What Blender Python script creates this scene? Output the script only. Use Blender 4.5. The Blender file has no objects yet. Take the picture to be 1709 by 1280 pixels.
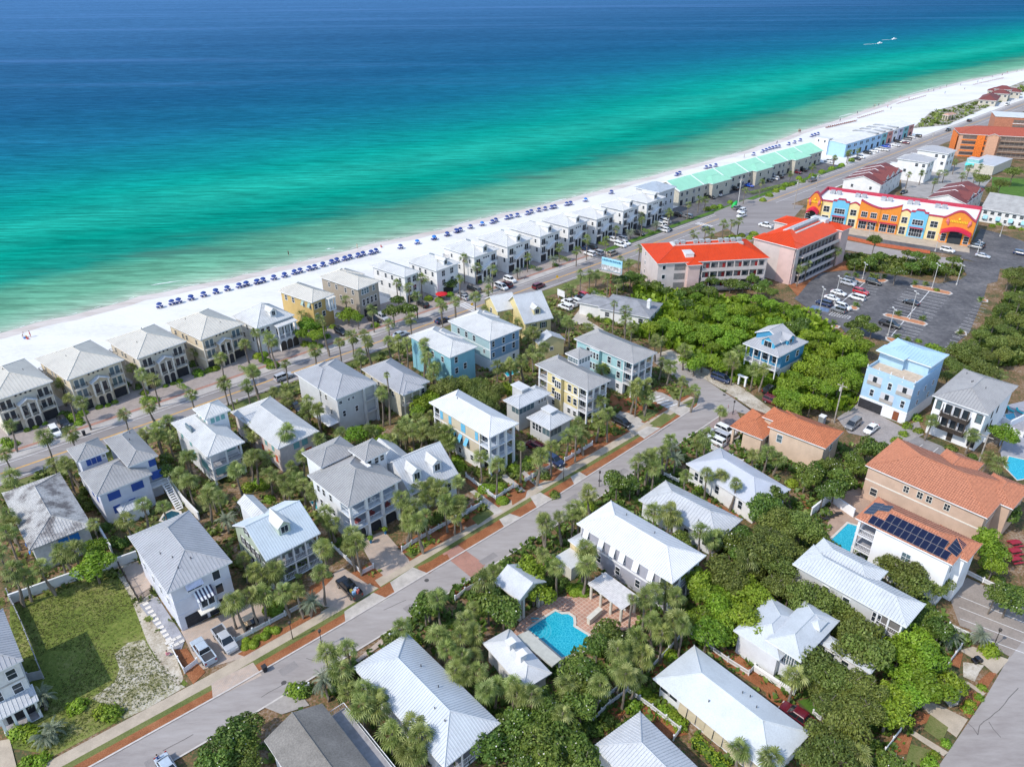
import bpy, math, random
from mathutils import Vector, Matrix
random.seed(11)
RAD = math.radians
sc = bpy.context.scene
COL = sc.collection

# ---------------------------------------------------------------- camera, sky, sun
CAM_H, FPX, PITCH, ROLL = 90.0, 1254.67, RAD(28.89), RAD(-0.4445)
cam = bpy.data.objects.new('camera', bpy.data.cameras.new('camera'))
COL.objects.link(cam)
cam.data.sensor_width = 36.0
cam.data.lens = FPX * 36.0 / 1709.0
cam.data.clip_start, cam.data.clip_end = 1.0, 20000.0
cam.location = (0, 0, CAM_H)
cam.rotation_euler = (Matrix.Rotation(RAD(90) - PITCH, 3, 'X') @ Matrix.Rotation(ROLL, 3, 'Z')).to_euler()
sc.camera = cam

SUN_EL, SHADOW_DIR = RAD(48), RAD(32)
sdir = Vector((-math.cos(SHADOW_DIR) * math.cos(SUN_EL), -math.sin(SHADOW_DIR) * math.cos(SUN_EL), math.sin(SUN_EL)))
world = bpy.data.worlds.new('World')
sc.world = world
world.use_nodes = True
wn = world.node_tree
wn.nodes.clear()
sky = wn.nodes.new('ShaderNodeTexSky')
sky.sky_type = 'NISHITA'
sky.sun_disc = False
sky.sun_elevation = SUN_EL
sky.sun_rotation = math.atan2(sdir.x, sdir.y)
sky.air_density, sky.dust_density, sky.ozone_density = 1.0, 0.6, 1.0
bg = wn.nodes.new('ShaderNodeBackground')
bg.inputs['Strength'].default_value = 0.15
wo = wn.nodes.new('ShaderNodeOutputWorld')
wn.links.new(sky.outputs[0], bg.inputs[0])
wn.links.new(bg.outputs[0], wo.inputs[0])
sl = bpy.data.lights.new('sun', 'SUN')
sl.energy, sl.angle, sl.color = 2.0, RAD(0.53), (1.0, 0.94, 0.85)
sun = bpy.data.objects.new('sun', sl)
sun.rotation_euler = sdir.to_track_quat('Z', 'Y').to_euler()
sun.location = (0, 0, 300)
COL.objects.link(sun)
sc.view_settings.view_transform = 'Standard'
sc.view_settings.look = 'None'
sc.view_settings.exposure = 0.93
sc.view_settings.gamma = 1.0
sc.view_settings.use_curve_mapping = False
sc.cycles.max_bounces = 6
sc.cycles.transparent_max_bounces = 6

# ---------------------------------------------------------------- survey: a sighting in the photograph to a point in metres
SURVEY = dict(A=(0, 450), B=(380, 380), C=(700, 280), D=(1000, 180), E=(1279, 100), F=(1279, 380), G=(0, 640), H=(380, 640),
              I=(650, 540), J=(900, 430), K=(0, 930), L=(380, 930), M=(760, 930), N=(900, 730), O=(1279, 660), Q=(1279, 930), R=(1050, 930))
TS = 430.0 / 1573.0

def px(t, x, y):
 if t == 'p':
  return x, y
 o = SURVEY[t]
 return o[0] + x * TS, o[1] + y * TS

def ground(pxy, z=0.0):
 x, y = (pxy[0] - 854.5) / FPX, -(pxy[1] - 640.0) / FPX
 c, s = math.cos(ROLL), math.sin(ROLL)
 x, y = c * x - s * y, s * x + c * y
 dx, dy, dz = x, math.cos(PITCH) + y * math.sin(PITCH), -math.sin(PITCH) + y * math.cos(PITCH)
 k = (CAM_H - z) / -dz
 return Vector((dx * k, dy * k, z))

def at(t, x, y, z=0.0):
 return ground(px(t, x, y), z)

def seen(v):
 X, fw, up = v[0], v[1] * math.cos(PITCH) - (v[2] - CAM_H) * math.sin(PITCH), v[1] * math.sin(PITCH) + (v[2] - CAM_H) * math.cos(PITCH)
 x, y = X / fw, up / fw
 c, s = math.cos(ROLL), math.sin(ROLL)
 x, y = c * x + s * y, -s * x + c * y
 return 854.5 + FPX * x, 640.0 - FPX * y

def nums(s):
 """'A 10 20 30 40; B 5 6' -> [('A',10,20),('A',30,40),('B',5,6)]"""
 out = []
 for run in s.split(';'):
  w = run.split()
  if w:
   v = [float(q) for q in w[1:]]
   out += [(w[0], v[i], v[i + 1]) for i in range(0, len(v) - 1, 2)]
 return out

def trip(s):
 out = []
 for run in s.split(';'):
  w = run.split()
  if w:
   v = [float(q) for q in w[1:]]
   out += [(w[0], v[i], v[i + 1], v[i + 2]) for i in range(0, len(v) - 2, 3)]
 return out

GRID = RAD(42.2)          # the streets' direction
UX = Vector((math.cos(GRID), math.sin(GRID), 0))
UY = Vector((-math.sin(GRID), math.cos(GRID), 0))

# ---------------------------------------------------------------- materials
MATS = {}
def _new(name):
 m = bpy.data.materials.new(name)
 m.use_nodes = True
 nt = m.node_tree
 b = nt.nodes['Principled BSDF']
 return m, nt, b

def nd(nt, typ, **kw):
 n = nt.nodes.new(typ)
 for k, v in kw.items():
  if k in n.inputs:
   n.inputs[k].default_value = v
  else:
   setattr(n, k, v)
 return n

def ramp(nt, stops, fac=None, interp='LINEAR'):
 r = nt.nodes.new('ShaderNodeValToRGB')
 r.color_ramp.interpolation = interp
 e = r.color_ramp.elements
 e[0].position, e[0].color = stops[0][0], (*stops[0][1], 1)
 e[1].position, e[1].color = stops[-1][0], (*stops[-1][1], 1)
 for p, c in stops[1:-1]:
  q = e.new(p)
  q.color = (*c, 1)
 if fac is not None:
  nt.links.new(fac, r.inputs[0])
 return r

def mixc(nt, a, b, fac, mode='MIX'):
 m = nt.nodes.new('ShaderNodeMix')
 m.data_type = 'RGBA'
 m.blend_type = mode
 for sock, v in ((m.inputs[6], a), (m.inputs[7], b), (m.inputs[0], fac)):
  if hasattr(v, 'is_linked') or hasattr(v, 'links'):
   nt.links.new(v, sock)
  elif isinstance(v, tuple):
   sock.default_value = (*v, 1)
  else:
   sock.default_value = v
 return m.outputs[2]

def sc3(c, k):
 return tuple(min(1.0, max(0.0, q * k)) for q in c)

def mat(name, col, rough=0.7, var=0.12, scale=1.5, fine=0.0, fscale=30.0, bump=0.0, bscale=40.0, metal=0.0, spec=0.4, objvar=0.0, coord='Object'):
 """plain procedural finish: broad weathering, fine grain, relief"""
 if name in MATS:
  return MATS[name]
 m, nt, b = _new(name)
 tc = nd(nt, 'ShaderNodeTexCoord')
 co = tc.outputs[coord]
 n1 = nd(nt, 'ShaderNodeTexNoise', Scale=scale, Detail=5.0, Roughness=0.6)
 nt.links.new(co, n1.inputs['Vector'])
 r = ramp(nt, [(0.38, sc3(col, 1 - var)), (0.62, sc3(col, 1 + var))], n1.outputs[0])
 out = r.outputs[0]
 if fine:
  n2 = nd(nt, 'ShaderNodeTexNoise', Scale=fscale, Detail=3.0)
  nt.links.new(co, n2.inputs['Vector'])
  r2 = ramp(nt, [(0.3, (1 - fine,) * 3), (0.7, (1 + 0 * fine,) * 3)], n2.outputs[0])
  out = mixc(nt, out, r2.outputs[0], 1.0, 'MULTIPLY')
 if objvar:
  oi = nd(nt, 'ShaderNodeObjectInfo')
  hs = nd(nt, 'ShaderNodeHueSaturation')
  mr = nd(nt, 'ShaderNodeMapRange')
  mr.inputs['To Min'].default_value, mr.inputs['To Max'].default_value = 1 - objvar, 1 + objvar
  nt.links.new(oi.outputs['Random'], mr.inputs[0])
  nt.links.new(mr.outputs[0], hs.inputs['Value'])
  nt.links.new(out, hs.inputs['Color'])
  out = hs.outputs[0]
 nt.links.new(out, b.inputs['Base Color'])
 b.inputs['Roughness'].default_value = rough
 b.inputs['Metallic'].default_value = metal
 b.inputs['Specular IOR Level'].default_value = spec
 if bump:
  n3 = nd(nt, 'ShaderNodeTexNoise', Scale=bscale, Detail=4.0)
  nt.links.new(co, n3.inputs['Vector'])
  bp = nd(nt, 'ShaderNodeBump', Strength=bump, Distance=0.05)
  nt.links.new(n3.outputs[0], bp.inputs['Height'])
  nt.links.new(bp.outputs[0], b.inputs['Normal'])
 MATS[name] = m
 return m

def siding(name, col, pitch=0.22, rough=0.6):
 """horizontal lap siding: thin joint lines and relief every board"""
 if name in MATS:
  return MATS[name]
 m, nt, b = _new(name)
 tc = nd(nt, 'ShaderNodeTexCoord')
 sp = nd(nt, 'ShaderNodeSeparateXYZ')
 nt.links.new(tc.outputs['Object'], sp.inputs[0])
 mu = nd(nt, 'ShaderNodeMath', operation='DIVIDE')
 mu.inputs[1].default_value = pitch
 nt.links.new(sp.outputs[2], mu.inputs[0])
 fr = nd(nt, 'ShaderNodeMath', operation='FRACT')
 nt.links.new(mu.outputs[0], fr.inputs[0])
 n1 = nd(nt, 'ShaderNodeTexNoise', Scale=0.8, Detail=5.0)
 nt.links.new(tc.outputs['Object'], n1.inputs['Vector'])
 r = ramp(nt, [(0.3, sc3(col, 0.93)), (0.7, sc3(col, 1.05))], n1.outputs[0])
 ln = ramp(nt, [(0.0, (0.8,) * 3), (0.12, (1, 1, 1))], fr.outputs[0])
 nt.links.new(mixc(nt, r.outputs[0], ln.outputs[0], 1.0, 'MULTIPLY'), b.inputs['Base Color'])
 b.inputs['Roughness'].default_value = rough
 bp = nd(nt, 'ShaderNodeBump', Strength=0.5, Distance=0.03)
 nt.links.new(fr.outputs[0], bp.inputs['Height'])
 nt.links.new(bp.outputs[0], b.inputs['Normal'])
 MATS[name] = m
 return m

def metal_roof(name, col, stain=0.12, rough=0.42, stain_col=None):
 if name in MATS:
  return MATS[name]
 m, nt, b = _new(name)
 tc = nd(nt, 'ShaderNodeTexCoord')
 n1 = nd(nt, 'ShaderNodeTexNoise', Scale=0.35, Detail=6.0, Roughness=0.65)
 nt.links.new(tc.outputs['Object'], n1.inputs['Vector'])
 n2 = nd(nt, 'ShaderNodeTexNoise', Scale=5.0, Detail=8.0, Roughness=0.75)
 nt.links.new(tc.outputs['Object'], n2.inputs['Vector'])
 dk = stain_col or sc3(col, 1 - stain * 0.8)
 r = ramp(nt, [(0.38, dk), (0.52, col), (0.66, sc3(col, 1 + stain * 0.4))], n1.outputs[0])
 r2 = ramp(nt, [(0.40, (1 - stain * 1.3,) * 3), (0.56, (1, 1, 1))], n2.outputs[0])
 nt.links.new(mixc(nt, r.outputs[0], r2.outputs[0], 1.0, 'MULTIPLY'), b.inputs['Base Color'])
 b.inputs['Roughness'].default_value = rough
 b.inputs['Specular IOR Level'].default_value = 0.3
 MATS[name] = m
 return m

def tile_roof(name, col, dark):
 if name in MATS:
  return MATS[name]
 m, nt, b = _new(name)
 tc = nd(nt, 'ShaderNodeTexCoord')
 n1 = nd(nt, 'ShaderNodeTexNoise', Scale=2.2, Detail=6.0, Roughness=0.75)
 nt.links.new(tc.outputs['Object'], n1.inputs['Vector'])
 r = ramp(nt, [(0.3, dark), (0.5, col), (0.72, sc3(col, 1.25))], n1.outputs[0])
 sp = nd(nt, 'ShaderNodeSeparateXYZ')
 nt.links.new(tc.outputs['Object'], sp.inputs[0])
 mu = nd(nt, 'ShaderNodeMath', operation='DIVIDE')
 mu.inputs[1].default_value = 0.17
 nt.links.new(sp.outputs[2], mu.inputs[0])
 fr = nd(nt, 'ShaderNodeMath', operation='FRACT')
 nt.links.new(mu.outputs[0], fr.inputs[0])
 ln = ramp(nt, [(0.0, (0.6,) * 3), (0.3, (1, 1, 1))], fr.outputs[0])
 nt.links.new(mixc(nt, r.outputs[0], ln.outputs[0], 1.0, 'MULTIPLY'), b.inputs['Base Color'])
 bp = nd(nt, 'ShaderNodeBump', Strength=0.6, Distance=0.05)
 nt.links.new(fr.outputs[0], bp.inputs['Height'])
 nt.links.new(bp.outputs[0], b.inputs['Normal'])
 b.inputs['Roughness'].default_value = 0.8
 MATS[name] = m
 return m

def pavers(name, c1, c2, mortar, w=0.4, rot=GRID, msize=0.02, var=0.25, offset=0.5, rowh=0.2):
 if name in MATS:
  return MATS[name]
 m, nt, b = _new(name)
 tc = nd(nt, 'ShaderNodeTexCoord')
 mp = nd(nt, 'ShaderNodeMapping')
 mp.inputs['Rotation'].default_value = (0, 0, -rot)
 nt.links.new(tc.outputs['Object'], mp.inputs[0])
 br = nd(nt, 'ShaderNodeTexBrick')
 br.offset = offset
 br.inputs['Color1'].default_value, br.inputs['Color2'].default_value, br.inputs['Mortar'].default_value = (*c1, 1), (*c2, 1), (*mortar, 1)
 br.inputs['Scale'].default_value = 1.0
 br.inputs['Brick Width'].default_value, br.inputs['Row Height'].default_value = w, rowh
 br.inputs['Mortar Size'].default_value = msize
 br.inputs['Bias'].default_value = 0.0
 nt.links.new(mp.outputs[0], br.inputs[0])
 n1 = nd(nt, 'ShaderNodeTexNoise', Scale=0.5, Detail=6.0, Roughness=0.7)
 nt.links.new(tc.outputs['Object'], n1.inputs['Vector'])
 r = ramp(nt, [(0.3, (1 - var,) * 3), (0.65, (1, 1, 1))], n1.outputs[0])
 nt.links.new(mixc(nt, br.outputs[0], r.outputs[0], 1.0, 'MULTIPLY'), b.inputs['Base Color'])
 bp = nd(nt, 'ShaderNodeBump', Strength=0.3, Distance=0.02)
 nt.links.new(br.outputs['Fac'], bp.inputs['Height'])
 bp.invert = True
 nt.links.new(bp.outputs[0], b.inputs['Normal'])
 b.inputs['Roughness'].default_value = 0.85
 MATS[name] = m
 return m

def patchy(name, stops, scale=0.4, fine=1.0, fscale=8.0, rough=0.9, bump=0.4, mixf=0.5, bscale=12.0, streak=None):
 """ground cover: broad patches modulated by fine grain, several colours"""
 if name in MATS:
  return MATS[name]
 m, nt, b = _new(name)
 tc = nd(nt, 'ShaderNodeTexCoord')
 co = tc.outputs['Object']
 if streak:
  mp = nd(nt, 'ShaderNodeMapping')
  mp.inputs['Rotation'].default_value = (0, 0, -streak[0])
  mp.inputs['Scale'].default_value = (1.0 / streak[1], 1, 1)
  nt.links.new(co, mp.inputs[0])
  co = mp.outputs[0]
 n1 = nd(nt, 'ShaderNodeTexNoise', Scale=scale, Detail=8.0, Roughness=0.62)
 n2 = nd(nt, 'ShaderNodeTexNoise', Scale=fscale, Detail=6.0, Roughness=0.7)
 nt.links.new(co, n1.inputs['Vector'])
 nt.links.new(co, n2.inputs['Vector'])
 mx = nd(nt, 'ShaderNodeMix')
 mx.inputs[0].default_value = mixf
 nt.links.new(n1.outputs[0], mx.inputs[2])
 nt.links.new(n2.outputs[0], mx.inputs[3])
 r = ramp(nt, [(0.5 + (p_ - 0.5) * 0.5, c_) for p_, c_ in stops], mx.outputs[0])
 nt.links.new(r.outputs[0], b.inputs['Base Color'])
 b.inputs['Roughness'].default_value = rough
 b.inputs['Specular IOR Level'].default_value = 0.25
 if bump:
  n3 = nd(nt, 'ShaderNodeTexNoise', Scale=bscale, Detail=4.0)
  nt.links.new(tc.outputs['Object'], n3.inputs['Vector'])
  bp = nd(nt, 'ShaderNodeBump', Strength=bump, Distance=0.08)
  nt.links.new(n3.outputs[0], bp.inputs['Height'])
  nt.links.new(bp.outputs[0], b.inputs['Normal'])
 MATS[name] = m
 return m

def foliage(name, dark, mid, light, hue=0.02, val=0.18, transl=0.33):
 """leaves: each leaf its own tone (attribute), each plant its own shade"""
 if name in MATS:
  return MATS[name]
 m = bpy.data.materials.new(name)
 m.use_nodes = True
 nt = m.node_tree
 nt.nodes.clear()
 at_ = nd(nt, 'ShaderNodeAttribute', attribute_name='tone')
 r = ramp(nt, [(0.0, dark), (0.5, mid), (1.0, light)], at_.outputs['Fac'])
 oi = nd(nt, 'ShaderNodeObjectInfo')
 hs = nd(nt, 'ShaderNodeHueSaturation')
 m1, m2 = nd(nt, 'ShaderNodeMapRange'), nd(nt, 'ShaderNodeMapRange')
 m1.inputs['To Min'].default_value, m1.inputs['To Max'].default_value = 0.5 - hue, 0.5 + hue
 m2.inputs['To Min'].default_value, m2.inputs['To Max'].default_value = 1 - val, 1 + val
 wnz = nd(nt, 'ShaderNodeTexWhiteNoise', noise_dimensions='1D')
 nt.links.new(oi.outputs['Random'], wnz.inputs['W'])
 nt.links.new(oi.outputs['Random'], m1.inputs[0])
 nt.links.new(wnz.outputs[0], m2.inputs[0])
 nt.links.new(m1.outputs[0], hs.inputs['Hue'])
 nt.links.new(m2.outputs[0], hs.inputs['Value'])
 nt.links.new(r.outputs[0], hs.inputs['Color'])
 pb = nd(nt, 'ShaderNodeBsdfPrincipled')
 pb.inputs['Roughness'].default_value = 0.5
 pb.inputs['Specular IOR Level'].default_value = 0.35
 tr = nd(nt, 'ShaderNodeBsdfTranslucent')
 ms = nd(nt, 'ShaderNodeMixShader')
 ms.inputs[0].default_value = transl
 out = nd(nt, 'ShaderNodeOutputMaterial')
 nt.links.new(hs.outputs[0], pb.inputs['Base Color'])
 nt.links.new(hs.outputs[0], tr.inputs['Color'])
 nt.links.new(pb.outputs[0], ms.inputs[1])
 nt.links.new(tr.outputs[0], ms.inputs[2])
 nt.links.new(ms.outputs[0], out.inputs[0])
 MATS[name] = m
 return m

def gloss(name, col, rough=0.15, spec=0.5, metal=0.0, coat=0.0):
 if name in MATS:
  return MATS[name]
 m, nt, b = _new(name)
 tc = nd(nt, 'ShaderNodeTexCoord')
 n1 = nd(nt, 'ShaderNodeTexNoise', Scale=2.0, Detail=3.0)
 nt.links.new(tc.outputs['Object'], n1.inputs['Vector'])
 r = ramp(nt, [(0.3, sc3(col, 0.92)), (0.7, sc3(col, 1.06))], n1.outputs[0])
 nt.links.new(r.outputs[0], b.inputs['Base Color'])
 b.inputs['Roughness'].default_value = rough
 b.inputs['Specular IOR Level'].default_value = spec
 b.inputs['Metallic'].default_value = metal
 b.inputs['Coat Weight'].default_value = coat
 MATS[name] = m
 return m

# ---------------------------------------------------------------- mesh building
class MB:
 def __init__(s):
  s.v, s.f, s.m, s.t = [], [], [], []
 def add(s, vs, fs, mi=0, tone=None):
  o = len(s.v)
  s.v += [tuple(q) for q in vs]
  for f in fs:
   s.f.append(tuple(o + i for i in f))
   s.m.append(mi)
   s.t.append(tone)
  return s
 def box(s, x0, y0, z0, x1, y1, z1, mi=0):
  if x0 > x1: x0, x1 = x1, x0
  if y0 > y1: y0, y1 = y1, y0
  v = [(x0, y0, z0), (x1, y0, z0), (x1, y1, z0), (x0, y1, z0), (x0, y0, z1), (x1, y0, z1), (x1, y1, z1), (x0, y1, z1)]
  return s.add(v, [(3, 2, 1, 0), (4, 5, 6, 7), (0, 1, 5, 4), (1, 2, 6, 5), (2, 3, 7, 6), (3, 0, 4, 7)], mi)
 def prism(s, poly, z0, z1, mi=0):
  n = len(poly)
  a = sum(poly[i][0] * poly[(i + 1) % n][1] - poly[(i + 1) % n][0] * poly[i][1] for i in range(n))
  if a < 0:
   poly = poly[::-1]
  v = [(p[0], p[1], z0) for p in poly] + [(p[0], p[1], z1) for p in poly]
  f = [tuple(range(n - 1, -1, -1)), tuple(range(n, 2 * n))] + [(i, (i + 1) % n, n + (i + 1) % n, n + i) for i in range(n)]
  return s.add(v, f, mi)
 def tube(s, pts, rs, n=6, mi=0, cap=True):
  rings = []
  for i, p in enumerate(pts):
   p = Vector(p)
   d = (Vector(pts[min(i + 1, len(pts) - 1)]) - Vector(pts[max(i - 1, 0)]))
   d = d.normalized() if d.length > 1e-6 else Vector((0, 0, 1))
   a = d.cross(Vector((0, 0, 1)) if abs(d.z) < 0.9 else Vector((1, 0, 0))).normalized()
   b = d.cross(a)
   r = rs[i] if hasattr(rs, '__len__') else rs
   rings.append([p + (a * math.cos(2 * math.pi * k / n) + b * math.sin(2 * math.pi * k / n)) * r for k in range(n)])
  v = [q for r in rings for q in r]
  f = [(i * n + k, i * n + (k + 1) % n, (i + 1) * n + (k + 1) % n, (i + 1) * n + k) for i in range(len(pts) - 1) for k in range(n)]
  if cap:
   f += [tuple(range(n - 1, -1, -1)), tuple((len(pts) - 1) * n + k for k in range(n))]
  return s.add(v, f, mi)
 def beam(s, a, b, w, mi=0):
  return s.tube([a, b], w * 0.7, 4, mi)
 def mesh(s, name, mats):
  me = bpy.data.meshes.new(name)
  me.from_pydata(s.v, [], s.f)
  for m in (mats if isinstance(mats, (list, tuple)) else [mats]):
   me.materials.append(m)
  if any(s.m):
   me.polygons.foreach_set('material_index', s.m)
  if any(t is not None for t in s.t):
   a = me.attributes.new('tone', 'FLOAT', 'FACE')
   a.data.foreach_set('value', [0.5 if t is None else t for t in s.t])
  me.update()
  return me
 def obj(s, name, mats, parent=None, smooth=False):
  return link(name, s.mesh(name, mats), parent, smooth)

def link(name, me, parent=None, smooth=False):
 o = bpy.data.objects.new(name, me)
 COL.objects.link(o)
 if parent is not None:
  o.parent = parent
 if smooth:
  me.shade_smooth()
 return o

def tag(o, label=None, cat=None, group=None, kind=None):
 if label: o['label'] = label
 if cat: o['category'] = cat
 if group: o['group'] = group
 if kind: o['kind'] = kind
 return o

def thing(name, label, cat, loc=(0, 0, 0), rz=0.0, group=None):
 o = bpy.data.objects.new(name, None)
 COL.objects.link(o)
 o.location = loc
 o.rotation_euler = (0, 0, rz)
 return tag(o, label, cat, group)

AUTO = []        # (object, noun phrase, where it is) : told apart by their neighbours at the end
LANDMARK = []    # (short name, place, half size)
def auto(o, noun, place):
 AUTO.append((o, noun, Vector(place)))
 return o

def sheet(name, poly, z, m, kind='structure', h=0.0):
 """one flat polygon of the ground, in world metres"""
 b = MB()
 n = len(poly)
 a = sum(poly[i][0] * poly[(i + 1) % n][1] - poly[(i + 1) % n][0] * poly[i][1] for i in range(n))
 if a < 0:
  poly = poly[::-1]
 if h:
  b.prism([(p[0], p[1]) for p in poly], z, z + h)
 else:
  b.add([(p[0], p[1], z) for p in poly], [tuple(range(n))])
 return tag(b.obj(name, m), kind=kind)
# ---------------------------------------------------------------- finishes
WHITE = mat('white_paint', (0.74, 0.74, 0.74), 0.55, 0.06, 0.8)
GLASS = gloss('window_glass', (0.025, 0.035, 0.045), 0.06, 0.6)
GLASS2 = gloss('pale_glass', (0.10, 0.15, 0.17), 0.08, 0.6)
DARK = mat('dark_opening', (0.03, 0.03, 0.035), 0.8, 0.2)  # near black; flat panels of it stand in for shade inside open bays
BRONZE = mat('bronze_rail', (0.05, 0.042, 0.038), 0.5, 0.15)
CONC = mat('pale_concrete', (0.46, 0.42, 0.37), 0.85, 0.14, 0.6, 0.15, 8, 0.2)
DECKING = mat('grey_decking', (0.30, 0.29, 0.30), 0.8, 0.15, 1.2)
ROOF_W = metal_roof('white_metal_roof', (0.57, 0.57, 0.555), 0.13)
ROOF_P = metal_roof('pale_galvanised_roof', (0.50, 0.515, 0.53), 0.12)
ROOF_G = metal_roof('grey_metal_roof', (0.335, 0.33, 0.325), 0.13)
ROOF_GB = metal_roof('blue_grey_metal_roof', (0.375, 0.38, 0.395), 0.11)
ROOF_T = metal_roof('putty_metal_roof', (0.57, 0.54, 0.475), 0.10)
ROOF_SLATE = mat('grey_shingle_roof', (0.27, 0.275, 0.29), 0.85, 0.12, 0.5, 0.25, 6, 0.3, 9)
ROOF_BR = mat('brown_shingle_roof', (0.215, 0.20, 0.18), 0.9, 0.14, 0.3, 0.35, 5, 0.4, 7)
TERRA = tile_roof('terracotta_tiles', (0.45, 0.155, 0.07), (0.30, 0.10, 0.05))
TERRA2 = tile_roof('faded_terracotta_tiles', (0.45, 0.185, 0.105), (0.31, 0.12, 0.07))
RED = metal_roof('red_metal_roof', (0.56, 0.052, 0.008), 0.10)

WIN_CACHE = {}
def win_mesh(w, h, frame, glass, nx, nz):
 key = (round(w, 2), round(h, 2), frame.name, glass.name, nx, nz)
 if key not in WIN_CACHE:
  f, t = MB(), 0.09
  for x0, x1, z0, z1 in ((-w / 2 - t, -w / 2, -h / 2 - t, h / 2 + t), (w / 2, w / 2 + t, -h / 2 - t, h / 2 + t), (-w / 2, w / 2, h / 2, h / 2 + t * 1.4), (-w / 2, w / 2, -h / 2 - t, -h / 2)):
   f.box(x0, -0.07, z0, x1, 0.02, z1)
  for i in range(1, nx):
   x = -w / 2 + w * i / nx
   f.box(x - 0.03, -0.045, -h / 2, x + 0.03, 0.01, h / 2)
  for i in range(1, nz):
   z = -h / 2 + h * i / nz
   f.box(-w / 2, -0.043, z - 0.03, w / 2, 0.01, z + 0.03)
  p = MB().box(-w / 2, -0.025, -h / 2, w / 2, 0.015, h / 2)
  WIN_CACHE[key] = (f.mesh('window', frame), p.mesh('pane', glass))
 return WIN_CACHE[key]

class Block:
 pass

FROT = {'F': 0.0, 'L': -math.pi / 2, 'R': math.pi / 2, 'B': math.pi}

class Building:
 def __init__(s, name, label, short, pts, ze, cat='house', yaw=None, group=None, base=0.0, depth=None):
  q = [ground(px(*p), ze) for p in nums(pts)]
  if depth:                                     # only the front eave is in view: D, C and a depth in metres
   d, c = q[0], q[1]
   e = (c - d).normalized()
   a = d + Vector((-e.y, e.x, 0)) * depth
  else:
   d, a, c = q[0], q[1], q[2]
  if yaw is None:
   y1, y2 = math.atan2(c.y - d.y, c.x - d.x), math.atan2(a.y - d.y, a.x - d.x) - math.pi / 2
   w1, w2 = (c - d).length, (a - d).length
   yaw = math.atan2(math.sin(y1) * w1 + math.sin(y2) * w2, math.cos(y1) * w1 + math.cos(y2) * w2)
  elif yaw == 'grid':
   yaw = GRID
  s.yaw, s.o = yaw, Vector((d.x, d.y, 0))
  s.ux, s.uy = Vector((math.cos(yaw), math.sin(yaw), 0)), Vector((-math.sin(yaw), math.cos(yaw), 0))
  s.t = thing(name, label, cat, (d.x, d.y, 0), yaw, group)
  s.blocks, s.base = [], base
  if yaw == yaw and depth:
   s.full = (0.0, 0.0, (c - d).length, depth)
  mid = (c + a) / 2
  if short:
   LANDMARK.append((short, Vector((mid.x, mid.y, 0)), max((c - d).length, (a - d).length) / 2))
 def loc(s, v):
  r = Vector((v.x, v.y, 0)) - s.o
  return Vector((r.dot(s.ux), r.dot(s.uy), 0))
 def rect(s, pts, ze):
  q = [s.loc(ground(px(*p), ze)) for p in nums(pts)]
  x0, y0, x1, y1 = (q[0].x + q[1].x) / 2, (q[0].y + q[2].y) / 2, q[2].x, q[1].y
  if len(q) > 3:
   x1, y1 = (x1 + q[3].x) / 2, (y1 + q[3].y) / 2
  return (x0, y0, x1, y1)
 def block(s, pts, ze, wall, roof=None, kind='hip', pitch=0.42, o=0.6, z0=0.0, inset=None, rib=0.55, fascia=WHITE, ribm=None, cap=True, slab=0.2, axis=None):
  b = Block()
  r = pts if isinstance(pts, tuple) else s.rect(pts, ze)
  x0, y0, x1, y1 = r
  if x0 > x1: x0, x1 = x1, x0
  if y0 > y1: y0, y1 = y1, y0
  b.r, b.ze, b.z0, b.pitch, b.kind = (x0, y0, x1, y1), ze, z0, pitch, kind
  i = inset or {}
  b.w = (x0 + o + i.get('L', 0), y0 + o + i.get('F', 0), x1 - o - i.get('R', 0), y1 - o - i.get('B', 0))
  b.out = (x0 + o, y0 + o, x1 - o, y1 - o)
  s.blocks.append(b)
  W, L = x1 - x0, y1 - y0
  if kind in ('hip', 'auto'):
   b.axis = axis or ('x' if W > L else 'y')
  elif kind == 'gablex': b.axis = 'x'
  elif kind == 'gabley': b.axis = 'y'
  else: b.axis = 'x'
  half = (L if b.axis == 'x' else W) / 2
  b.rise = half * pitch if kind in ('hip', 'gablex', 'gabley') else 0.0
  b.zr = ze + b.rise
  m = MB()
  wx0, wy0, wx1, wy1 = b.w
  top = ze - (slab if roof else 0) + 0.02
  m.box(wx0, wy0, z0, wx1, wy1, top)
  if kind in ('gablex', 'gabley'):
   if b.axis == 'x':
    ym = (y0 + y1) / 2
    for x, xx in ((wx0, wx0 + 0.15), (wx1, wx1 - 0.15)):
     zz = lambda y: ze + (half - abs(y - ym)) * pitch - slab - 0.03
     a = [(x, wy0, top - 0.02), (x, wy1, top - 0.02), (x, wy1, max(zz(wy1), top)), (x, ym, zz(ym)), (x, wy0, max(zz(wy0), top))]
     c = [(xx, q[1], q[2]) for q in a]
     m.add(a + c, [(0, 1, 2, 3, 4), (9, 8, 7, 6, 5)] + [(i, (i + 1) % 5, 5 + (i + 1) % 5, 5 + i) for i in range(5)])
   else:
    xm = (x0 + x1) / 2
    for y, yy in ((wy0, wy0 + 0.15), (wy1, wy1 - 0.15)):
     zz = lambda x: ze + (half - abs(x - xm)) * pitch - slab - 0.03
     a = [(wx0, y, top - 0.02), (wx1, y, top - 0.02), (wx1, y, max(zz(wx1), top)), (xm, y, zz(xm)), (wx0, y, max(zz(wx0), top))]
     c = [(q[0], yy, q[2]) for q in a]
     m.add(a + c, [(0, 1, 2, 3, 4), (9, 8, 7, 6, 5)] + [(i, (i + 1) % 5, 5 + (i + 1) % 5, 5 + i) for i in range(5)])
  b.wall = m.obj('wall', wall, s.t)
  if roof:
   b.roof = s.roof(b, roof, fascia, rib, ribm or roof, cap, slab)
  return b
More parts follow.
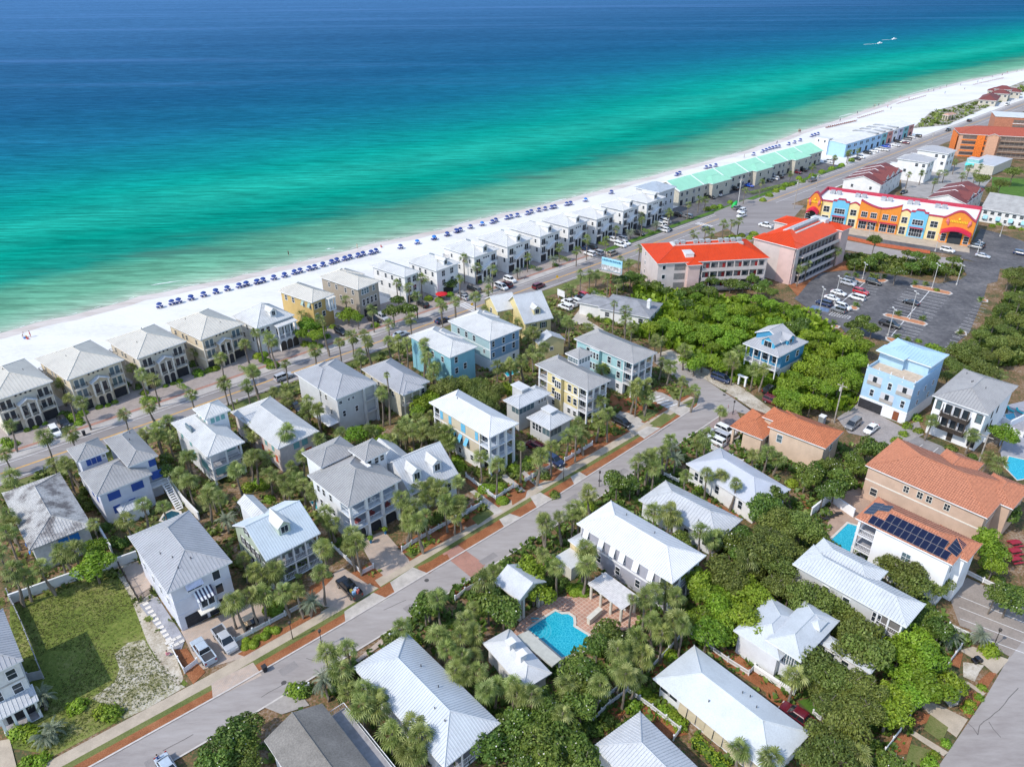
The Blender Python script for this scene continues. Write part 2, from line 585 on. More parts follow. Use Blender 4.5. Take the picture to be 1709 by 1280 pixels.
 def roof(s, b, rm, fascia, rib, ribm, cap, slab, parent=None):
  x0, y0, x1, y1 = b.r
  ze, p, k = b.ze, b.pitch, b.kind
  W, L = x1 - x0, y1 - y0
  top, tris = MB(), []
  z1 = ze
  slopes = []          # (origin, along, up-plan, length, run at position)
  if k == 'hip':
   h = min(W, L) / 2
   if b.axis == 'x':
    A, B = Vector((x0 + h, (y0 + y1) / 2, ze + L / 2 * p)), Vector((x1 - h, (y0 + y1) / 2, ze + L / 2 * p))
    if L > W: A = B = Vector(((x0 + x1) / 2, (y0 + y1) / 2, ze + h * p))
   else:
    A, B = Vector(((x0 + x1) / 2, y0 + h, ze + W / 2 * p)), Vector(((x0 + x1) / 2, y1 - h, ze + W / 2 * p))
   c = [Vector((x0, y0, ze)), Vector((x1, y0, ze)), Vector((x1, y1, ze)), Vector((x0, y1, ze))]
   if b.axis == 'x':
    polys = [[c[0], c[1], B, A], [c[1], c[2], B], [c[2], c[3], A, B], [c[3], c[0], A]]
    edges = [(c[0], A), (c[3], A), (c[1], B), (c[2], B), (A, B)]
   else:
    polys = [[c[0], c[1], A], [c[1], c[2], B, A], [c[2], c[3], B], [c[3], c[0], A, B]]
    edges = [(c[0], A), (c[1], A), (c[2], B), (c[3], B), (A, B)]
   run = lambda t, n, other: min(t, n - t, other / 2)
   slopes = [(c[0], Vector((1, 0, 0)), Vector((0, 1, 0)), W, lambda t: run(t, W, L)), (c[1], Vector((0, 1, 0)), Vector((-1, 0, 0)), L, lambda t: run(t, L, W)),
                      (c[2], Vector((-1, 0, 0)), Vector((0, -1, 0)), W, lambda t: run(t, W, L)), (c[3], Vector((0, -1, 0)), Vector((1, 0, 0)), L, lambda t: run(t, L, W))]
  elif k in ('gablex', 'gabley'):
   if b.axis == 'x':
    A, B = Vector((x0, (y0 + y1) / 2, ze + L / 2 * p)), Vector((x1, (y0 + y1) / 2, ze + L / 2 * p))
    c = [Vector((x0, y0, ze)), Vector((x1, y0, ze)), Vector((x1, y1, ze)), Vector((x0, y1, ze))]
    polys = [[c[0], c[1], B, A], [c[2], c[3], A, B]]
    slopes = [(c[0], Vector((1, 0, 0)), Vector((0, 1, 0)), W, lambda t: L / 2), (c[2], Vector((-1, 0, 0)), Vector((0, -1, 0)), W, lambda t: L / 2)]
   else:
    A, B = Vector(((x0 + x1) / 2, y0, ze + W / 2 * p)), Vector(((x0 + x1) / 2, y1, ze + W / 2 * p))
    c = [Vector((x0, y0, ze)), Vector((x1, y0, ze)), Vector((x1, y1, ze)), Vector((x0, y1, ze))]
    polys = [[c[1], c[2], B, A], [c[3], c[0], A, B]]
    slopes = [(c[1], Vector((0, 1, 0)), Vector((-1, 0, 0)), L, lambda t: W / 2), (c[3], Vector((0, -1, 0)), Vector((1, 0, 0)), L, lambda t: W / 2)]
   edges = [(A, B)]
  else:                                   # flat, or a shed falling towards F ('shed')
   up = p * L if k == 'shed' else 0.0
   c = [Vector((x0, y0, ze)), Vector((x1, y0, ze)), Vector((x1, y1, ze + up)), Vector((x0, y1, ze + up))]
   polys, edges = [c], []
   if k == 'shed':
    slopes = [(c[0], Vector((1, 0, 0)), Vector((0, 1, 0)), W, lambda t: L)]
  for q in polys:                         # each slope a closed slab
   n = len(q)
   dn = [v - Vector((0, 0, slab)) for v in q]
   top.add(q, [tuple(range(n))], 0)
   top.add(q + dn, [(0, n, n + 1, 1)] if k in ('hip',) else [(i, n + i, n + (i + 1) % n, (i + 1) % n) for i in range(n)], 1)
   top.add(dn, [tuple(range(n - 1, -1, -1))], 1)
  ro = top.obj('roof', [rm, fascia], parent or s.t)
  if rib and slopes:
   rb, n = MB(), 0
   for o, al, up, ln, rf in slopes:
    cnt = max(2, int(ln / rib))
    for i in range(cnt + 1):
     t = ln * (i + 0.5) / (cnt + 1)
     rr = rf(t)
     if rr < 0.5:
      continue
     a = o + al * t + Vector((0, 0, 0.0))
     e = a + up * (rr - 0.03) + Vector((0, 0, (rr - 0.03) * p))
     w, hh = al * 0.045, Vector((0, 0, 0.09))
     rb.add([a - w, a + w, e + w, e - w, a + hh, e + hh], [(0, 4, 5, 3), (4, 1, 2, 5), (0, 1, 4)])
   tag(rb.obj('roof_seams', ribm, ro), kind='stuff')
  if cap and edges:
   rc = MB()
   for a, e in edges:
    if (e - a).length > 0.6:
     rc.tube([a + Vector((0, 0, 0.02)), e + Vector((0, 0, 0.02))], 0.1, 5)
   rc.obj('ridge_cap', ribm, ro)
  return ro
 # a point of a wall: u metres along, out metres proud
 def wp(s, b, face, u, z, out=0.0, rect=None):
  x0, y0, x1, y1 = rect or b.w
  return {'F': Vector((x0 + u, y0 - out, z)), 'L': Vector((x0 - out, y0 + u, z)), 'R': Vector((x1 + out, y0 + u, z)), 'B': Vector((x0 + u, y1 + out, z))}[face]
 def wlen(s, b, face):
  x0, y0, x1, y1 = b.w
  return x1 - x0 if face in 'FB' else y1 - y0
 def us(s, b, face, us):
  n = s.wlen(b, face)
  if isinstance(us, int):
   return [(i + 0.5) / us * n for i in range(us)]
  return [u * n if abs(u) <= 1.0 else u for u in us]
 def win(s, b, face, us, z, w=1.0, h=1.5, frame=WHITE, glass=GLASS, nx=1, nz=2, shut=None, shutw=0.45):
  fm, pm = win_mesh(w, h, frame, glass, nx, nz)
  for u in s.us(b, face, us):
   o = link('window', fm, s.t)
   o.location = s.wp(b, face, u, z)
   o.rotation_euler = (0, 0, FROT[face])
   link('pane', pm, o)
   if shut:
    for sg in (-1, 1):
     s.panel(b, face, u + sg * (w / 2 + shutw / 2 + 0.1), z, shutw, h + 0.1, shut, 'shutter')
 def panel(s, b, face, u, z, w, h, m, name='shutter', d=0.06, tilt=0.0, out=0.0):
  """a flat leaf on a wall: closed shutter, garage door, door, sign; tilt swings its foot outwards"""
  key = ('panel', round(w, 2), round(h, 2), m.name, d, name, round(tilt, 2))
  if key not in WIN_CACHE:
   mb = MB()
   if tilt:
    dy = h * math.sin(tilt)
    dz = h * math.cos(tilt)
    mb.add([(-w / 2, 0, h / 2), (w / 2, 0, h / 2), (w / 2, -dy, h / 2 - dz), (-w / 2, -dy, h / 2 - dz),
      (-w / 2, -d, h / 2 + 0.02), (w / 2, -d, h / 2 + 0.02), (w / 2, -dy - d, h / 2 - dz + 0.02), (-w / 2, -dy - d, h / 2 - dz + 0.02)],
                       [(0, 1, 2, 3), (7, 6, 5, 4), (0, 4, 5, 1), (1, 5, 6, 2), (2, 6, 7, 3), (3, 7, 4, 0)])
   else:
    mb.box(-w / 2, -d, -h / 2, w / 2, 0.02, h / 2)
    n = max(1, int(h / 0.5))
    for i in range(1, n):
     zz = -h / 2 + h * i / n
     mb.box(-w / 2 + 0.05, -d - 0.02, zz - 0.035, w / 2 - 0.05, -d + 0.01, zz + 0.035)
   WIN_CACHE[key] = mb.mesh(name, m)
  o = link(name, WIN_CACHE[key], s.t)
  o.location = s.wp(b, face, u, z, out)
  o.rotation_euler = (0, 0, FROT[face])
  return o
 def panels(s, b, face, us, z, w, h, m, name='shutter', d=0.06, tilt=0.0):
  for u in s.us(b, face, us):
   s.panel(b, face, u, z, w, h, m, name, d, tilt)
 def band(s, b, zs, m=WHITE, d=0.05, h=0.22, corners=True):
  x0, y0, x1, y1 = b.w
  mb = MB()
  for z in zs:
   mb.box(x0 - d, y0 - d, z - h / 2, x1 + d, y0, z + h / 2)
   mb.box(x0 - d, y0, z - h / 2, x0, y1 + d, z + h / 2)
   mb.box(x1, y0, z - h / 2, x1 + d, y1 + d, z + h / 2)
  if corners:
   for x in (x0, x1):
    mb.box(x - d - 0.004, y0 - d - 0.004, b.z0, x + d + 0.004, y0 + 0.12, b.ze - 0.21)
   mb.box(x0 - d - 0.004, y1 - 0.12, b.z0, x0 + 0.05, y1 + d, b.ze - 0.21)
  mb.obj('trim_band', m, s.t)
 def arched(s, b, face, us, z0, w, h, m=DARK, name='arched_door', d=0.05):
  key = ('arch', w, h, m.name)
  if key not in WIN_CACHE:
   n, r = 8, w / 2
   pr = [(-r, 0), (r, 0)] + [(r * math.cos(math.pi * i / n), h - r + r * math.sin(math.pi * i / n)) for i in range(n + 1)]
   k = len(pr)
   WIN_CACHE[key] = MB().add([(x, -d, z) for x, z in pr] + [(x, 0.02, z) for x, z in pr], [tuple(range(k)), tuple(range(2 * k - 1, k - 1, -1))] + [(i, k + i, k + (i + 1) % k, (i + 1) % k) for i in range(k)]).mesh(name, m)
  for u in s.us(b, face, us):
   o = link(name, WIN_CACHE[key], s.t)
   o.location = s.wp(b, face, u, z0)
   o.rotation_euler = (0, 0, FROT[face])
 def railing(s, a, c, z, h=1.0, m=WHITE, gap=0.28, name='railing', parent=None):
  a, c = Vector((a[0], a[1], z)), Vector((c[0], c[1], z))
  mb, L = MB(), (c - a).length
  if L < 0.3: return
  mb.beam(a + Vector((0, 0, h)), c + Vector((0, 0, h)), 0.07)
  mb.beam(a + Vector((0, 0, 0.12)), c + Vector((0, 0, 0.12)), 0.05)
  for i in range(int(L / gap) + 1):
   p = a + (c - a) * min(1, i * gap / L)
   mb.tube([p, p + Vector((0, 0, h))], 0.028, 3, cap=False)
  mb.obj(name, m, parent or s.t)
 def column(s, x, y, z0, z1, w=0.32, m=WHITE, round_=False):
  mb = MB()
  if round_:
   mb.tube([(x, y, z0), (x, y, z1)], [w / 2 * 1.05, w / 2 * 0.9], 10)
   mb.box(x - w * 0.62, y - w * 0.62, z1 - 0.2, x + w * 0.62, y + w * 0.62, z1)
  else:
   mb.box(x - w / 2, y - w / 2, z0, x + w / 2, y + w / 2, z1)
   mb.box(x - w * 0.6, y - w * 0.6, z0, x + w * 0.6, y + w * 0.6, z0 + 0.25)
  mb.obj('column', m, s.t)
 def porch(s, b, face, floors, ncol, depth=None, m=WHITE, floor=DECKING, rail=True, top=None, w=0.32, base=0.0, railm=None, wrap=False, uspan=None):
  """gallery between the recessed wall and the roof edge: floors, columns, railings"""
  ox0, oy0, ox1, oy1 = b.out
  wx0, wy0, wx1, wy1 = b.w
  zt = (top or b.ze) - 0.2
  if face == 'F':
   a, c, rec = Vector((ox0, oy0, 0)), Vector((ox1, oy0, 0)), (ox0, oy0, ox1, wy0)
  elif face == 'L':
   a, c, rec = Vector((ox0, oy0, 0)), Vector((ox0, oy1, 0)), (ox0, oy0, wx0, oy1)
  elif face == 'R':
   a, c, rec = Vector((ox1, oy0, 0)), Vector((ox1, oy1, 0)), (wx1, oy0, ox1, oy1)
  else:
   a, c, rec = Vector((ox0, oy1, 0)), Vector((ox1, oy1, 0)), (ox0, wy1, ox1, oy1)
  if uspan:
   d = (c - a)
   a, c = a + d * uspan[0], a + d * uspan[1]
   if face in 'FB': rec = (a.x, rec[1], c.x, rec[3])
   else: rec = (rec[0], a.y, rec[2], c.y)
  inn = 0.2
  for z in floors:
   f = MB().box(rec[0], rec[1], z - 0.28, rec[2], rec[3], z, 1)
   f.v, f.f, f.m, f.t = [], [], [], []
   f.box(rec[0] - 0.05, rec[1] - 0.05, z - 0.3, rec[2] + 0.05 * (face == 'R'), rec[3] + 0.05 * (face == 'B'), z - 0.02, 0)
   f.box(rec[0], rec[1], z - 0.02, rec[2], rec[3], z, 1)
   f.obj('porch_floor', [m, floor], s.t)
  n = (c - a).normalized()
  inward = {'F': Vector((0, 1, 0)), 'L': Vector((1, 0, 0)), 'R': Vector((-1, 0, 0)), 'B': Vector((0, -1, 0))}[face]
  pts = [a + n * 0.2 + inward * inn + (c - a - n * 0.4) * (i / (ncol - 1)) for i in range(ncol)]
  for p in pts:
   s.column(p.x, p.y, base, zt, w, m)
  if rail:
   for z in floors:
    for i in range(ncol - 1):
     if z > 0.3 or rail == 'all':
      s.railing(pts[i], pts[i + 1], z, 1.0, railm or m)
    if z > 0.3 and face in 'FB':
     yy = (wy0 if face == 'F' else wy1)
     s.railing(pts[0], (pts[0].x, yy), z, 1.0, railm or m)
     s.railing(pts[-1], (pts[-1].x, yy), z, 1.0, railm or m)
    elif z > 0.3:
     xx = (wx0 if face == 'L' else wx1)
     s.railing(pts[0], (xx, pts[0].y), z, 1.0, railm or m)
     s.railing(pts[-1], (xx, pts[-1].y), z, 1.0, railm or m)
 def balcony(s, b, face, u, z, w, d=0.9, m=BRONZE, slab=WHITE, h=1.0):
  o = Building.__new__(Building)
  k = s.wp(b, face, u, z)
  n = {'F': Vector((0, -1, 0)), 'L': Vector((-1, 0, 0)), 'R': Vector((1, 0, 0)), 'B': Vector((0, 1, 0))}[face]
  al = Vector((1, 0, 0)) if face in 'FB' else Vector((0, 1, 0))
  key = ('balc', round(w, 2), d, m.name, slab.name)
  if key not in WIN_CACHE:
   mb = MB().box(-w / 2, -d, -0.15, w / 2, 0.02, 0.0)
   rl = MB()
   pts = [Vector((-w / 2 + 0.05, 0, 0)), Vector((-w / 2 + 0.05, -d + 0.05, 0)), Vector((w / 2 - 0.05, -d + 0.05, 0)), Vector((w / 2 - 0.05, 0, 0))]
   for a, c in zip(pts, pts[1:]):
    rl.beam(a + Vector((0, 0, h)), c + Vector((0, 0, h)), 0.06)
    n_ = max(2, int((c - a).length / 0.22))
    for i in range(n_ + 1):
     p = a + (c - a) * i / n_
     rl.tube([p, p + Vector((0, 0, h))], 0.028, 3, cap=False)
   WIN_CACHE[key] = (mb.mesh('balcony', slab), rl.mesh('railing', m))
  o = link('balcony', WIN_CACHE[key][0], s.t)
  o.location, o.rotation_euler = k, (0, 0, FROT[face])
  link('railing', WIN_CACHE[key][1], o)
 def dormer(s, b, face, u, t, w=1.8, h=1.6, wall=WHITE, roof=ROOF_W, pitch=0.7, o=0.25, glass=GLASS, ww=0.9, wh=1.2, kind='gable', frame=WHITE):
  """a small gabled window house standing on a roof slope, u along the eave, t up from it"""
  x0, y0, x1, y1 = b.r
  d = MB()
  zb = b.ze + t * b.pitch
  zt = zb + h
  rl = (zt + w / 2 * pitch - b.ze) / b.pitch - t
  M = {'F': Matrix.Translation((x0 + u, y0 + t, 0)), 'L': Matrix.Translation((x0 + t, y0 + u, 0)) @ Matrix.Rotation(-math.pi / 2, 4, 'Z'),
             'R': Matrix.Translation((x1 - t, y0 + u, 0)) @ Matrix.Rotation(math.pi / 2, 4, 'Z'), 'B': Matrix.Translation((x0 + u, y1 - t, 0)) @ Matrix.Rotation(math.pi, 4, 'Z')}[face]
  wl = h / b.pitch
  d.box(-w / 2, 0, zb - 0.3, w / 2, wl * 0.98, zt)
  hw = w / 2
  if kind == 'gable':
   d.add([(-hw, 0, zt), (hw, 0, zt), (0, 0, zt + hw * pitch), (-hw, 0.12, zt), (hw, 0.12, zt), (0, 0.12, zt + hw * pitch)], [(0, 1, 2), (5, 4, 3), (0, 2, 5, 3), (2, 1, 4, 5)])
  ob = d.obj('dormer', wall, s.t)
  ob.matrix_local = M
  r = MB()
  W = w / 2 + o
  ez = zt - o * pitch
  if kind == 'gable':
   rise = W * pitch
   for sg in (-1, 1):
    q = [Vector((sg * W, -o, ez)), Vector((0, -o, ez + rise)), Vector((0, rl, ez + rise)), Vector((sg * W, wl * 0.99 - o * 0.5, ez))]
    dn = [v + Vector((0, 0, 0.12)) for v in q]
    if sg > 0:
     q, dn = q[::-1], dn[::-1]
    r.add(q + dn, [(0, 1, 2, 3), (7, 6, 5, 4)] + [(i, 4 + i, 4 + (i + 1) % 4, (i + 1) % 4) for i in range(4)])
  else:
   q = [Vector((-W, -o, zt)), Vector((W, -o, zt)), Vector((W, wl + w * 0.45 / b.pitch * 0.4, zt + 0.45)), Vector((-W, wl + w * 0.45 / b.pitch * 0.4, zt + 0.45))]
   dn = [v + Vector((0, 0, 0.12)) for v in q]
   r.add(q + dn, [(3, 2, 1, 0), (4, 5, 6, 7)] + [(i, (i + 1) % 4, 4 + (i + 1) % 4, 4 + i) for i in range(4)])
  r.obj('roof', roof, ob)
  g = MB()
  zc = zb + h * 0.55
  g.box(-ww / 2 - 0.08, -0.07, zc - wh / 2 - 0.08, ww / 2 + 0.08, 0.02, zc + wh / 2 + 0.08, 0)
  g.box(-ww / 2, -0.09, zc - wh / 2, -0.03, -0.03, zc + wh / 2, 1)
  g.box(0.03, -0.09, zc - wh / 2, ww / 2, -0.03, zc + wh / 2, 1)
  g.obj('window', [frame, glass], ob)
  return ob
 def chimney(s, x, y, z0, z1, w=0.9, d=0.9, m=WHITE):
  mb = MB().box(x - w / 2, y - d / 2, z0, x + w / 2, y + d / 2, z1)
  mb.box(x - w * 0.6, y - d * 0.6, z1 - 0.25, x + w * 0.6, y + d * 0.6, z1 - 0.08)
  mb.box(x - w * 0.3, y - d * 0.3, z1, x + w * 0.3, y + d * 0.3, z1 + 0.25)
  mb.obj('chimney', m, s.t)
 def vents(s, b, n=3):
  x0, y0, x1, y1 = b.r
  for i in range(n):
   u, v = random.uniform(0.2, 0.8), random.uniform(0.15, 0.85)
   x, y = x0 + (x1 - x0) * u, y0 + (y1 - y0) * v
   dd = min(x - x0, x1 - x, y - y0, y1 - y) if b.kind == 'hip' else (min(y - y0, y1 - y) if b.axis == 'x' else min(x - x0, x1 - x))
   z = b.ze + dd * b.pitch
   MB().tube([(x, y, z - 0.1), (x, y, z + 0.4)], 0.07, 6).obj('vent_pipe', DARK, s.t)
 def stairs(s, p, dirv, w, z0, z1, m=WHITE, n=10):
  """open straight flight from p (local, at the top) down along dirv"""
  mb = MB()
  dv = Vector((dirv[0], dirv[1], 0)).normalized()
  sd = Vector((-dv.y, dv.x, 0)) * w / 2
  run = (z1 - z0) * 1.5
  for i in range(n):
   c = Vector((p[0], p[1], 0)) + dv * run * (i + 0.5) / n
   z = z1 - (z1 - z0) * (i + 1) / n
   e = dv * run / n * 0.5
   v = [c - sd - e, c + sd - e, c + sd + e, c - sd + e]
   v = [Vector((q.x, q.y, z)) for q in v]
   mb.add(v + [q + Vector((0, 0, 0.08)) for q in v], [(3, 2, 1, 0), (4, 5, 6, 7)] + [(k, (k + 1) % 4, 4 + (k + 1) % 4, 4 + k) for k in range(4)])
  for sg in (-1, 1):
   a = Vector((p[0], p[1], z1)) + sd * sg
   e = a + dv * run + Vector((0, 0, z0 - z1))
   mb.beam(a, e, 0.1)
   mb.beam(a + Vector((0, 0, 1.0)), e + Vector((0, 0, 1.0)), 0.08)
   for i in range(6):
    q = a + (e - a) * i / 5
    mb.tube([q, q + Vector((0, 0, 1.0))], 0.035, 4, cap=False)
  mb.obj('stairs', m, s.t)
# ---------------------------------------------------------------- buildings along the beach
TAN = mat('tan_stucco', (0.64, 0.545, 0.40), 0.85, 0.08, 0.6, 0.12, 10)
TAN2 = mat('grey_tan_stucco', (0.60, 0.54, 0.45), 0.85, 0.08, 0.6, 0.12, 10)
TRIMT = mat('cream_trim', (0.70, 0.66, 0.58), 0.8, 0.06)
WSTUC = mat('white_stucco', (0.72, 0.71, 0.69), 0.8, 0.06, 0.5, 0.08, 8)
WSIDE = siding('white_siding', (0.72, 0.73, 0.75))
YEL = siding('mustard_siding', (0.52, 0.36, 0.13))
BRN = siding('taupe_siding', (0.36, 0.31, 0.25))
GREYW = siding('pale_grey_siding', (0.55, 0.55, 0.57))

def tan_house(pts, label, short, wall, seed):
 h = Building('beach_house', label, short, pts, 9.2, 'beach house', group='tan beach houses with hipped metal roofs')
 b = h.block(pts, 9.2, wall, ROOF_T, 'hip', 0.40, o=0.7, rib=0.75)
 n = h.wlen(b, 'F')
 for fr in (0.155, 0.845):
  for z in (7.15, 4.35):
   h.win(b, 'F', [fr * n - 0.62, fr * n + 0.62], z, 0.95, 2.0, TRIMT, GLASS2 if seed % 2 else GLASS, 1, 1)
   h.balcony(b, 'F', fr * n, z - 1.1, 2.9, 0.8, BRONZE, TRIMT, 0.95)
  h.panel(b, 'F', fr * n, 1.25, 2.9, 2.3, DARK, 'garage_door')
 h.win(b, 'F', [n * q for q in (0.36, 0.45, 0.54, 0.63)], 8.45, 0.45, 0.45, wall, GLASS, 1, 1)
 wx0, wy0, wx1, wy1 = b.w
 p = h.block((wx0 + n * 0.32, wy0 - 1.3, wx0 + n * 0.68, wy0 + 3.0), 6.5, wall, ROOF_P, 'gabley', 0.5, o=0.25, rib=0.6, inset={'F': 0.5})
 pn = h.wlen(p, 'F')
 for k in (0.02, 0.5, 0.98):
  h.column(p.w[0] + pn * k, p.out[1] + 0.12, 2.9, 6.35, 0.34, TRIMT)
 h.win(p, 'F', [0.26, 0.74], 4.6, 1.0, 2.4, TRIMT, GLASS, 1, 1)
 f = MB().box(p.out[0], p.out[1], 0, p.out[2], p.w[1] + 0.02, 2.95)
 f.obj('portico_base', wall, h.t)
 h.railing((p.out[0] + 0.1, p.out[1] + 0.08), (p.out[2] - 0.1, p.out[1] + 0.08), 2.95, 1.0, BRONZE)
 pb = Block(); pb.w = (p.out[0], p.out[1], p.out[2], p.out[3])
 h.arched(pb, 'F', [0.27, 0.73], 0.1, 1.2, 2.6)
 h.band(b, [3.0, 5.85], TRIMT, 0.06, 0.25)
 h.win(b, 'L', [0.2, 0.5, 0.62, 0.85], 7.2, 0.8, 1.3, TRIMT, GLASS, 1, 2)
 h.win(b, 'L', [0.3, 0.6, 0.8], 4.4, 0.8, 1.3, TRIMT, GLASS, 1, 2)
 wl = h.wlen(b, 'L')
 h.balcony(b, 'L', wl - 1.2, 6.0, 2.4, 0.9, BRONZE, TRIMT)
 h.vents(b, 2)
 return h

tan_house('p -13 670.4 -58 630 88.8 635.9', 'tan three storey beach house cut off by the left edge of the photo', 'tan house at the left edge', TAN2, 0)
tan_house('p 111.6 634.8 57.9 598.8 207.2 600', 'tan beach house with white car and dark car parked at its front', 'second tan beach house', TAN, 1)
tan_house('p 228.5 599.2 176.4 568.4 311.5 569.2', 'grey tan beach house between two warmer tan ones', 'third tan beach house', TAN2, 2)
tan_house('p 334.9 567.5 276.1 540.2 407.3 540.2', 'tan hipped beach house left of the white house with arched garages', 'fourth tan beach house', TAN, 3)

# white house with dormer and arched garages
h = Building('beach_house', 'white beach house with roof dormer and three arched garage doors', 'white arched beach house', 'B 180 612 20 545 412 535', 8.2, 'beach house')
b = h.block('B 180 612 20 545 412 535', 8.2, WSTUC, ROOF_W, 'hip', 0.62, rib=0.7)
h.dormer(b, 'F', (b.r[2] - b.r[0]) * 0.55, 1.6, 1.9, 1.5, WSTUC, ROOF_W)
n = h.wlen(b, 'F')
p = h.block((b.w[0] + n * 0.42, b.w[1] - 2.2, b.w[2] + 0.3, b.w[1] + 2.2), 7.2, WSTUC, ROOF_W, 'shed', 0.18, o=0.3, inset={'F': 1.8})
h.porch(p, 'F', [3.4], 4, m=WHITE)
p2 = h.block((p.r[0], p.r[1], p.r[2], p.r[3]), 3.1, WSTUC, None, 'flat', o=0.32)
h.arched(p2, 'F', [0.17, 0.5, 0.83], 0.05, 1.7, 2.7, BRONZE, 'garage_door')
h.win(p, 'F', 3, 4.9, 1.1, 2.0, WHITE, GLASS, 2, 1)
h.win(b, 'F', [0.12, 0.28], 6.6, 1.0, 1.5)
h.win(b, 'L', [0.2, 0.5, 0.8], 6.6, 0.9, 1.4)
h.win(b, 'L', [0.3, 0.7], 3.8, 0.9, 1.4)

# mustard house
h = Building('beach_house', 'mustard yellow beach house with tan metal roof and white porch box', 'mustard beach house', 'B 515 455 300 388 655 405', 9.0, 'beach house')
b = h.block('B 515 455 300 388 655 405', 9.0, YEL, ROOF_T, 'hip', 0.42, rib=0.7)
L = b.r[3] - b.r[1]
h.block((b.r[0] + 1.2, b.r[1] + L * 0.42, b.r[0] + 8, b.r[3] + 0.6), 9.05, YEL, ROOF_T, 'hip', 0.42, rib=0.7)
h.win(b, 'L', [0.1, 0.3, 0.62, 0.85], 7.4, 1.0, 1.5, WHITE, GLASS, 1, 2)
for u in (0.1, 0.3):
 h.panel(b, 'L', u * h.wlen(b, 'L'), 7.6, 1.0, 1.4, mat('sage_shutter', (0.30, 0.40, 0.36)), 'shutter', 0.05, 0.45, 0.05)
h.win(b, 'F', [0.15, 0.35], 7.2, 1.0, 1.5)
h.win(b, 'F', [0.15, 0.5], 4.2, 1.0, 1.5)
n = h.wlen(b, 'F')
p = h.block((b.w[0] + n * 0.62, b.w[1] - 1.8, b.w[2] + 0.1, b.w[1] + 1.0), 8.6, WHITE, ROOF_T, 'shed', 0.12, o=0.15, z0=4.9, inset={'F': 1.3})
h.porch(p, 'F', [5.2], 3, m=WHITE, base=4.9)

# taupe house
h = Building('beach_house', 'taupe three storey beach house with a wide cluster of windows', 'taupe beach house', 'B 795 378 552 300 937 325', 9.4, 'beach house')
b = h.block('B 795 378 552 300 937 325', 9.4, BRN, ROOF_T, 'hip', 0.36, rib=0.7)
L, W = b.r[3] - b.r[1], b.r[2] - b.r[0]
h.block((b.r[0] + W * 0.25, b.r[1] + L * 0.45, b.r[2] + 0.8, b.r[1] + L * 0.95), 9.45, BRN, ROOF_T, 'hip', 0.38, rib=0.7)
h.win(b, 'F', [0.2, 0.32, 0.44, 0.75], 7.9, 0.9, 1.6, WHITE, GLASS2, 1, 2)
h.win(b, 'F', [0.2, 0.4, 0.6, 0.8], 4.6, 0.9, 1.9, WHITE, GLASS, 1, 2)
h.win(b, 'L', [0.15, 0.35, 0.6, 0.8], 7.6, 0.8, 1.4)
h.win(b, 'L', [0.2, 0.5], 4.6, 0.8, 1.4)
h.panel(b, 'F', 0.5 * h.wlen(b, 'F'), 1.3, 5.0, 2.4, DARK, 'carport')

for pts, lab, sh in (('B 1080 300 865 235 1180 268', 'white stucco beach house with long pale hipped roof', 'long white beach house'),
                     ('B 1275 262 1085 205 1425 215', 'white beach house with small dormer behind a red umbrella', 'white dormer beach house')):
 h = Building('beach_house', lab, sh, pts, 9.0, 'beach house')
 b = h.block(pts, 9.0, WSTUC, ROOF_W, 'hip', 0.40, rib=0.7)
 h.win(b, 'L', [0.15, 0.4, 0.6, 0.85], 7.2, 0.9, 1.4, WHITE, GLASS)
 h.win(b, 'L', [0.2, 0.5, 0.75], 4.3, 0.9, 1.4, WHITE, GLASS)
 h.win(b, 'F', [0.3, 0.7], 7.2, 1.3, 1.8, WHITE, GLASS, 2, 2)
 h.win(b, 'F', [0.3, 0.7], 4.3, 1.3, 1.8, WHITE, GLASS, 2, 2)
 h.panel(b, 'F', h.wlen(b, 'F') / 2, 1.3, 4.2, 2.4, DARK, 'garage_door')
 if 'dormer' in lab:
  h.dormer(b, 'F', (b.r[2] - b.r[0]) * 0.5, 1.2, 1.7, 1.4, WSTUC, ROOF_W)
 h.band(b, [2.9, 5.9], WHITE)

